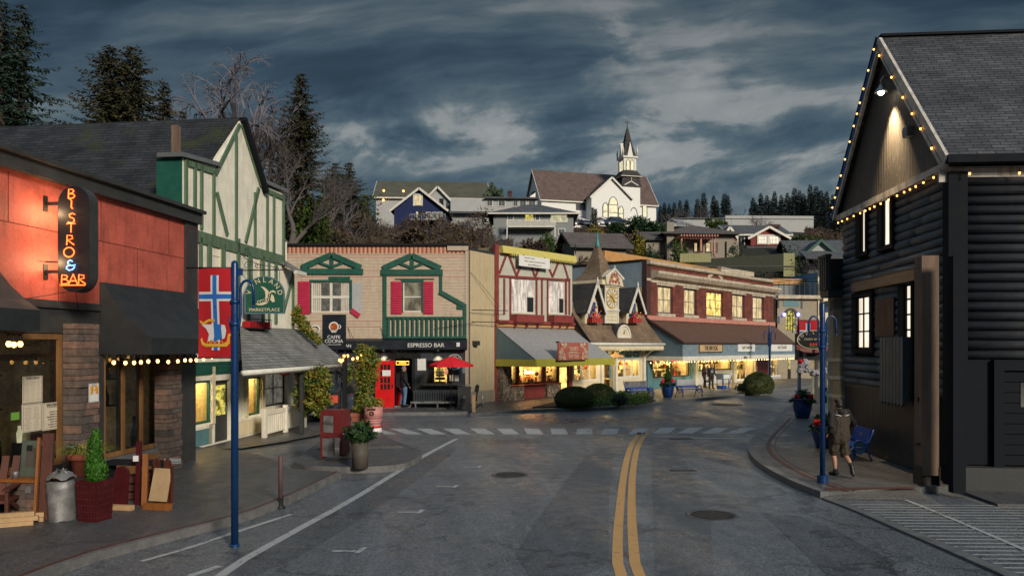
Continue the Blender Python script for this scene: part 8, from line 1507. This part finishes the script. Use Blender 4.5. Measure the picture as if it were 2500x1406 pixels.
q=G(1719,946,WALK);person('man in a dark plum coat standing with his back to the lit shops',q,R(60),dict(eL=(.25,.0,1.12),wL=(.16,-.16,.98),eR=(-.25,.0,1.12),wR=(-.14,-.2,1.0),aR=(-.15,-.12,.09),tR=(-.16,-.28,.035),kR=(-.13,-.10,.49)),[('jacket','maroonj'),('trousers','dkpants'),('shoes','shoe'),('hair','hair')],1.0)
q=G(1736,949,WALK);person('man in a black jacket with grey chest print facing out from the lit shops',q,R(12),dict(aL=(.15,.05,.09),tL=(.17,-.1,.035),eL=(.28,.04,1.12),wL=(.26,-.14,.95),wR=(-.25,-.04,.86)),[('jacket','jkt'),('trousers','dkpants'),('shoes','shoe'),('hair','hair'),('print','hgrey')],.97)
q=G(1727,945,WALK);t=thing('shopping_bag','white plastic shopping bag hanging between the two men','bag',(q.x+.02,q.y-.15,.13+.34),0);b=MB();b.lathe([(.05,0),(.17,.05),(.19,.22),(.10,.36),(.03,.46)],12,(0,0,0),0,True,1,.6);b.build('bag',mm('plastic'),t);b=MB();b.tube([(-.04,0,.42),(-.03,0,.52),(.03,0,.52),(.04,0,.42)],.01,5);b.build('handle',mm('plastic'),t)
def conifer(name,label,h,r,seed,leaf='conifer',whorl=.55,nb=7,card=.55,droop=.32,power=.8,hang=.5,loc=(0,0,0),group=None,z0=.08,thin=.0,step=.32):
 rn=random.Random(seed);t=thing(name,label,'tree',loc,0,group)
 b=MB();b.tube([(0,0,-1),(0,0,h*.5),(0,0,h*.98)],[r*.075,r*.045,.02],7);b.build('trunk',mm('bark'),t)
 b=MB();z=h*z0
 while z<h*.985:
  f=(h-z)/h;k=nb if f>.2 else max(4,nb-2);a0=rn.uniform(0,6.28)
  for i in range(k):
   if rn.random()<thin:continue
   a=a0+6.283*i/k+rn.uniform(-.35,.35);L_=max(.25,r*f**power*rn.uniform(.55,1.12));ca,sa=math.cos(a),math.sin(a)
   if f>.3 and rn.random()<.10:L_*=1.25
   pts=lambda s:Vector((s*L_*ca,s*L_*sa,z-droop*L_*s+.30*L_*s*s*(.6 if f>.5 else 1.1)))
   b.tube([pts(0),pts(.5),pts(1)],[.03*L_/r+.02,.02,.008],3,1,cap=False)
   n=int(L_/step)+2
   for j in range(n):
    s=(j+rn.uniform(.3,.9))/n;p=pts(s);cs=card*(1.05-.55*s)*(.55+.45*min(1,L_/2))
    for e in range(3):
     sd=Vector((-sa,ca,0))*(rn.uniform(.35,1)*(1 if e%2 else-1))+Vector((ca,sa,0))*rn.uniform(.2,.9)+Vector((0,0,rn.uniform(-hang,.12)));sd=sd.normalized()*cs*rn.uniform(.7,1.25)
     wv=Vector((rn.gauss(0,1),rn.gauss(0,1),rn.gauss(0,.5))).normalized()*cs*.20;b.add([p,p+sd*.45+wv,p+sd,p+sd*.5-wv],[(0,1,2,3)])
  z+=whorl*(.45+.55*f)*rn.uniform(.8,1.2)
 b.build('crown',mm([leaf,'bark']),t);return t
def bare(name,label,h,seed,spread=.5,m='barkg',tw='twig',loc=(0,0,0),depth=6,weep=0,group=None,lean=0,thick=1.0,multi=1,tall=1.04):
 h*=tall;rn=random.Random(seed);t=thing(name,label,'tree',loc,0,group);tr=MB();cr=MB()
 def grow(p,d,L_,r,k):
  n=3;pts=[p];q=p.copy();dd=d.copy()
  for i in range(n):
   dd=(dd+Vector((rn.gauss(0,.10),rn.gauss(0,.10),rn.gauss(0,.06)+(.05 if k>2 else-weep*(depth-k)*.05)))).normalized();q=q+dd*L_/n;pts.append(q.copy())
  mbx=tr if k>=depth-1 else cr;mbx.tube(pts,[r,r*.85,r*.72,r*.6],6 if k>=depth-1 else 3,0,cap=False)
  if k==0:return
  for c in range(rn.choice((2,3,3))if k>1 else 3):
   f=rn.uniform(.45,1.0)if c else 1.0;b0=pts[min(n,max(1,int(f*n+.5)))];ax=Vector((rn.gauss(0,1),rn.gauss(0,1),rn.gauss(0,.5))).normalized();nd=(dd+ax*spread*rn.uniform(.6,1.3)).normalized();grow(b0,nd,L_*rn.uniform(.58,.82),max(.006*thick,r*.58),k-1)
 for i in range(multi):grow(Vector((rn.gauss(0,.15)*(multi>1),rn.gauss(0,.15)*(multi>1),-.4)),Vector((lean+rn.gauss(0,.25)*(multi>1),rn.gauss(0,.25)*(multi>1),1)).normalized(),h*.30,h*.020*thick,depth)
 tr.build('trunk',mm(m),t);cr.build('crown',mm(tw),t);return t
def shrub(name,label,loc,rx,h,leaf,n,size,seed,cat='shrub',flat=1,group=None,clip=False,rz=0,ry=None):
 rn=random.Random(seed);t=thing(name,label,cat,loc,rz,group);ry=ry or rx
 b=MB();b.tube([(0,0,0),(0,0,h*.6)],.05,5);b.build('stem',mm('bark'),t);b=MB();lumps=[(rn.gauss(0,.33),rn.gauss(0,.33),rn.uniform(.25,.8),rn.uniform(.35,.55))for _ in range(14)]
 if clip:b.lathe([(.70,0.02),(.88,.15),(.95,.38),(.86,.65),(.58,.86),(.3,.94),(.02,.965)],20,(0,0,0),1);b.v=[(x*rx,y*ry,z*h)for x,y,z in b.v]
 for i in range(n):
  if clip:
   a=rn.uniform(0,6.283);ph=1-(1-rn.random())**1.5;zz=ph;rr=(math.sqrt(max(0,1-((zz-.38)/.62)**2))if zz>.38 else.80+.20*math.sin(zz/.38*1.57));rr=max(.03,rr)if zz<.97 else rn.random()*.3*(1+.03*math.sin(a*5)+.03*math.sin(zz*9+a*2))*rn.uniform(.95,1.02);p=Vector((rx*rr*math.cos(a),ry*rr*math.sin(a),h*zz));d=Vector((math.cos(a),math.sin(a),zz-.3)).normalized()
  else:
   c=rn.choice(lumps);d=Vector((rn.gauss(0,1),rn.gauss(0,1),rn.gauss(0,1))).normalized();rr=rn.random()**.4;p=Vector(((c[0]+d.x*c[3]*rr)*rx,(c[1]+d.y*c[3]*rr)*ry,max(.02,(c[2]+d.z*c[3]*rr*.6))*h))
  a_=(d+Vector((rn.gauss(0,.6),rn.gauss(0,.6),rn.gauss(0,.6)))).normalized();q=a_.cross(Vector((rn.gauss(0,1),rn.gauss(0,1),rn.gauss(0,1)))).normalized();s=size*rn.uniform(.6,1.4);b.add([p-q*s*.35,p+a_*s*.45-q*0+q*0,p+q*s*.35,p+a_*s],[(0,1,2)]if False else[(0,2,3)])
 b.build('foliage',mm([leaf,'goods1' if False else leaf]),t);return t
def on(u,Y,dz=0):x=(u-U0)/F*Y;return Vector((x,Y,terr(x,Y)-.3+dz))
def htop(u,v,Y):q=on(u,Y);return q,P(u,v,Y).z-q.z
q=G(1406,997,WALK);shrub('clipped_bush','large clipped round bush nearest the road in the bed before the tattoo shop',(q.x,q.y+.7,.15),.92,.93,'hedge',9000,.055,1,clip=True)
q=G(1467,985,WALK);shrub('clipped_bush','second clipped round bush behind the nearer one in the kerbside bed',(q.x,q.y+.8,.15),.80,.92,'hedge',8000,.055,2,clip=True)
q=G(1856,961,WALK);shrub('clipped_bush','dark clipped hedge block on the far pavement in front of the dark red door',(q.x,q.y+.3,.12),1.05,1.28,'hedge',9000,.07,3,clip=True,rz=.6,ry=.75)
q=G(1815,958,WALK);shrub('low_shrub','low dark trailing shrub at the left foot of the hedge block',(q.x,q.y+.2,.12),.62,.55,'hedge',2500,.08,31)
q=G(1512,996,WALK);shrub('sage_bush','small grey green bushy plant at the kerb of the planting bed',(q.x,q.y+.25,.15),.42,.62,'sage',2600,.08,4)
rn=random.Random(8);b=MB()
def inpoly(x,y,pl):return sum((a[1]>y)!=(c[1]>y)and x<(c[0]-a[0])*(y-a[1])/(c[1]-a[1]+1e-9)+a[0]for a,c in zip(pl,pl[1:]+pl[:1]))%2
pl=g2([(1440,998),(1555,992),(1597,985),(1572,970),(1520,968),(1455,975)],.15);xs_=[p[0]for p in pl];ys_=[p[1]for p in pl];k=0
while k<5200:
 x,y=rn.uniform(min(xs_),max(xs_)),rn.uniform(min(ys_),max(ys_))
 if not inpoly(x,y,pl):continue
 k+=1;hh=.34+.10*math.sin(x*3.1)*math.sin(y*2.3);leafy(b,(x,y,.15+rn.random()**.6*hh),.05,1,.085,rn,0,.7)
tag(b.build('ground_cover',mm('cover')),kind='stuff')
rn=random.Random(12)
def vine(label,blobs,n,Yo=0):
 t=thing('climbing_vine',label,'vine',P(blobs[0][0],blobs[0][1],blobs[0][2]));o=t.location.copy();b=MB();s=MB()
 for u,v,Y,r in blobs:c=P(u,v,Y)-o;leafy(b,c,r/F*Y,int(n*1.9*(r/28)**1.6),.105,rn,0,-.2,1.1)
 s.tube([P(u,v,Y+.1)-o for u,v,Y,r in blobs],.025,5);s.build('stem',mm('bark'),t);b.build('foliage',mm('vine'),t)
vine('green and yellow vine hanging over the far end of the shingle porch',[(742,985,25.6,24),(735,960,25.6,22),(750,940,25.5,26),(735,915,25.6,18),(760,915,25.4,24),(785,910,25.2,20),(795,935,25.1,20),(778,955,25.2,26),(795,975,25.0,18),(765,985,25.3,24),(780,1000,25.1,16),(745,1003,25.5,14)],300)
vine('yellowing vine climbing the wall edge above the shingle porch roof',[(720,765,28.3,13),(730,780,28.2,17),(742,795,28.1,16),(752,808,28.0,14),(765,820,27.9,12),(776,832,27.8,9),(727,755,28.3,10)],420)
vine('tall column of green vine on the dark post left of the red cafe door',[(888,990,29,22),(885,965,29,22),(893,940,29,26),(882,915,29,26),(905,915,29,22),(890,885,29,28),(908,885,29,22),(888,860,29,22),(902,862,29,20),(855,900,28.6,12),(848,925,28.6,12),(875,975,29,14)],300)
for i,(u,v,Y,r,lf,lb)in enumerate(((52,2,62,5.0,'conifer','tall open spruce with drooping branches second from the left edge'),(2,-20,60,4.6,'conifer','tall dark spruce cut by the left edge of the photo'),(268,106,70,5.2,'conif2','broad brownish fir, left of the twin firs above the dark roof'),(324,108,71,5.0,'conif2','broad brownish fir, right of the twin firs above the dark roof'),(402,188,72,2.4,'conif2','small narrow fir right of the twin firs'),(447,262,74,1.5,'conif2','smallest fir tip showing just above the roof ridge'),(736,172,84,4.2,'conif2','tall ragged fir rising from the bare trees behind the half-timbered gable'),(818,392,100,3.2,'conifer','dark fir, left of the pair on the hill beside the bare tree'),(852,392,102,3.6,'conif2','brownish fir, right of the pair on the hill beside the bare tree'))):
 q,h=htop(u,v,Y);conifer('conifer_tree',lb,h,*((r*1.75,100+i,lf,1.15,8,.66,.40,.72,.9,q)if i<2 else(r*1.5,100+i,lf,.75,8,.70,.26,.56 if i<4 else.66,.8,q)),thin=.14,step=.22)
q,h=htop(155,236,80);bare('bare_tree','pale hazy bare tree between the spruce and the twin firs',h,41,.55,'barkg','twigpale',q,7,thick=1.8)
q,h=htop(572,172,88);bare('weeping_tree','pale mauve weeping bare tree behind the dark roof ridge',h,42,.62,'barkg','twigpale',q,7,.55,thick=2.4,tall=1.24)
for i,(u,v,Y,s,lb)in enumerate(((672,250,80,.55,'large bare grey tree right of the half-timbered gable'),(770,300,86,.5,'bare tree tangled with the ragged fir'),(628,275,84,.55,'bare tree close behind the peak of the half-timbered gable'),(708,320,78,.6,'shorter bare tree in front of the ragged fir'),(645,300,92,.5,'slender bare tree between the weeping tree and the ragged fir'),(790,372,90,.55,'low bare tree between the ragged fir and the hill firs'))):
 q,h=htop(u,v,Y);bare('bare_tree',lb,h,50+i,s,'barkg','twig',q,7,thick=1.5,tall=1.14)
q,h=htop(843,430,96);bare('bare_tree','thin pale bare tree in front of the brownish fir',h,60,.5,'barkg','twigpale',q,5,thick=1.2)
for i,(u,v,Y,n,lb)in enumerate(((1142,500,100,5,'many stemmed bare shrub tree in front of the long hall'),(1240,555,92,4,'bare shrub tree below the grey house balcony'),(1060,545,96,4,'low bare shrub tree below the blue house deck'),(1850,512,140,6,'wide bare tree in front of the long white building'),(2045,560,90,3,'slim bare trees at the corner of the log building'))):
 q,h=htop(u,v,Y);bare('bare_shrub_tree',lb,h,70+i,.62,'barkg','twig',q,5,multi=n,thick=1.0)
for i,(u,v,Y,rx,lf,sz,lb)in enumerate(((750,462,84,3.4,'greenb',.42,'bright green rounded shrub left on the hillside'),(890,470,104,2.2,'hedge',.4,'dark olive bush at the left end of the long hall'),(1205,446,128,2.2,'hedge',.4,'dark evergreen bush at the right end of the long hall roof'),(1332,567,90,1.5,'greenb',.22,'clipped green hedge below the grey house'),(1452,556,100,1.3,'yelb',.22,'golden yellow shrub behind the brown roofed cottage'),(1562,572,90,1.0,'yelb',.2,'olive yellow shrub right of the brown roofed cottage'),(1752,534,122,1.7,'greenb',.3,'bright yellow green shrub left of the red house'),(1668,588,92,1.7,'greenb',.25,'green shrub below the bungalow pergola'),(1960,578,108,3.0,'hedge',.3,'dark green hedge right of the red house'),(1560,528,112,3.0,'dkleaf',.35,'dark evergreen bush in front of the church door'),(1600,540,110,2.4,'dkleaf',.35,'dark evergreen bush right of the church corner'),(1510,548,112,1.8,'dkleaf',.3,'low dark bush in front of the church cars'),(800,540,88,3.0,'scrub',.5,'reddish brown bare bush below the green shrub'),(1010,545,92,2.4,'scrub',.45,'brown bush below the blue house'),(1722,612,90,1.6,'hedge',.25,'dark low hedge along the olive fence under the pergola'),(1790,606,91,1.3,'hedge',.25,'dark round bush by the bungalow garden wall'),(1590,596,88,1.4,'dkleaf',.25,'dark bush at the corner of the bungalow above the brick block'),(1935,604,89,1.5,'greenb',.25,'green bush at the end of the pale fence panel'),(1655,545,125,2.2,'dkleaf',.3,'dark bush beside the silver car above the bungalow'),(1300,590,84,1.6,'scrub',.35,'brown thicket on the lawn behind the wire fence'))):
 q,h=htop(u,v,Y);shrub('hill_shrub',lb,(q.x,q.y,q.z),rx,max(1.2,h),lf,2600,sz,200+i)
for i,(u,lb)in enumerate(((1447,'dark columnar cypress, left of the pair below the church'),(1454,'dark columnar cypress, right of the pair below the church'))):
 q=P(u,556,124);conifer('columnar_cypress',lb,3.2-i*.3,.55,300+i,'conifer',.22,8,.35,-.9,.35,.1,q,step=.2)
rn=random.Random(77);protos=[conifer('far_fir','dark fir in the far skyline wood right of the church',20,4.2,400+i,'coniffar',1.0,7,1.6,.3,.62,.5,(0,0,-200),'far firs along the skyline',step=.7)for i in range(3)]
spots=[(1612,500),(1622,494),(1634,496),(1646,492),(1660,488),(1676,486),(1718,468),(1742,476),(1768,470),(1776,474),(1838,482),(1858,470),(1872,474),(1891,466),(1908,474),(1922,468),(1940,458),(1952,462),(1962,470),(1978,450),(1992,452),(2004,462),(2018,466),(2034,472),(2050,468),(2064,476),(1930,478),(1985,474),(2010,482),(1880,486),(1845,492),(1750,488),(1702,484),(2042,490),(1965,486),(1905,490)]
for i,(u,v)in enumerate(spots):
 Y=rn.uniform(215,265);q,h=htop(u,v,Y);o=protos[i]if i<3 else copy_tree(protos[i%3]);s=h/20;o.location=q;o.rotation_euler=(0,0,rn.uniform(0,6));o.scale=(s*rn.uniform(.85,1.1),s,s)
fb=[bare('far_bare_tree','bare grey tree in the far skyline wood right of the church',14,500+i,.5,'barkg','twig',(0,0,-200),5,thick=2.2,group='far bare trees along the skyline')for i in range(2)]
for i,(u,v)in enumerate(((1640,492),(1655,484),(1668,480),(1690,474),(1700,470),(1708,474),(1790,495),(1805,498),(1818,496),(1830,500))):
 Y=rn.uniform(195,212);q,h=htop(u,v,Y);o=fb[i]if i<2 else copy_tree(fb[i%2]);s=h/14;o.location=q;o.rotation_euler=(0,0,rn.uniform(0,6));o.scale=(s*.8,s*.8,s)
rn=random.Random(5);b=MB();n=0
while n<42000:
 x,y=rn.uniform(-46,10),rn.uniform(58,116);u=U0+F*x/y
 if not(560<u<1420):continue
 if(u>1250 and y>84)or(905<u and y>108)or(930<u<1100 and y>106):continue
 if math.sin(x*.9+1.3*math.sin(y*.4))*math.sin(y*.55+x*.2)<rn.uniform(-1,.2):continue
 n+=1;z=terr(x,y);hh=1.6+1.5*(.5+.5*math.sin(x*.63+y*.21))*(.5+.5*math.sin(y*.47-x*.3));
 if u>1200:hh*=.5
 elif y>92:hh*=1.7
 zz=z+rn.random()**.7*hh;d=Vector((rn.gauss(0,.7),rn.gauss(0,.7),rn.uniform(-.1,1))).normalized()*rn.uniform(.4,1.1);q=d.cross(Vector((rn.gauss(0,1),rn.gauss(0,1),.3))).normalized()*rn.uniform(.02,.06)*(3.5 if rn.random()<.25 else 1);p=Vector((x,y,zz));b.add([p-q,p+q,p+d],[(0,1,2)])
n=0
while n<15000:
 x,y=rn.uniform(8,52),rn.uniform(82,150)
 if 1640<U0+F*x/y<1965 and y>94:continue
 if terr(x,y)<8 or math.sin(x*.8+1.3*math.sin(y*.5))*math.sin(y*.5+x*.3)<rn.uniform(-.8,.3):continue
 n+=1;hh=.4+.8*(.5+.5*math.sin(x*.63+y*.21));zz=terr(x,y)+rn.random()**.7*hh;d=Vector((rn.gauss(0,.7),rn.gauss(0,.7),rn.uniform(-.1,1))).normalized()*rn.uniform(.3,.8);q=d.cross(Vector((rn.gauss(0,1),rn.gauss(0,1),.3))).normalized()*rn.uniform(.03,.16);p=Vector((x,y,zz));b.add([p-q,p+q,p+d],[(0,1,2)])
tag(b.build('hillside_brambles',mm('scrub')),kind='stuff')
bp=[bare('slope_tree','leafless brown tree among the brambles of the slope',6,600+i,.66,'barkg','twig',(0,0,-200),5,multi=3,group='leafless trees among the slope brambles',thick=1.2)for i in range(3)]
for i,(u,v,Y)in enumerate(((935,500,100),(975,520,98),(905,505,98),(1000,540,96),(1050,530,98),(1100,530,99),(1180,525,98),(870,480,95),(830,500,92),(780,520,90),(725,540,88),(1200,560,92),(960,560,92),(1090,560,92),(1140,570,90),(880,540,90),(1630,500,128),(1610,570,100),(1545,575,96),(1820,548,128),(1885,535,135),(1985,565,112))):
 q,h=htop(u,v,Y);o=bp[i]if i<3 else copy_tree(bp[i%3]);s=max(.3,h/6);o.location=q;o.rotation_euler=(0,0,i*1.7);o.scale=(min(s,1.3),min(s,1.3),s)
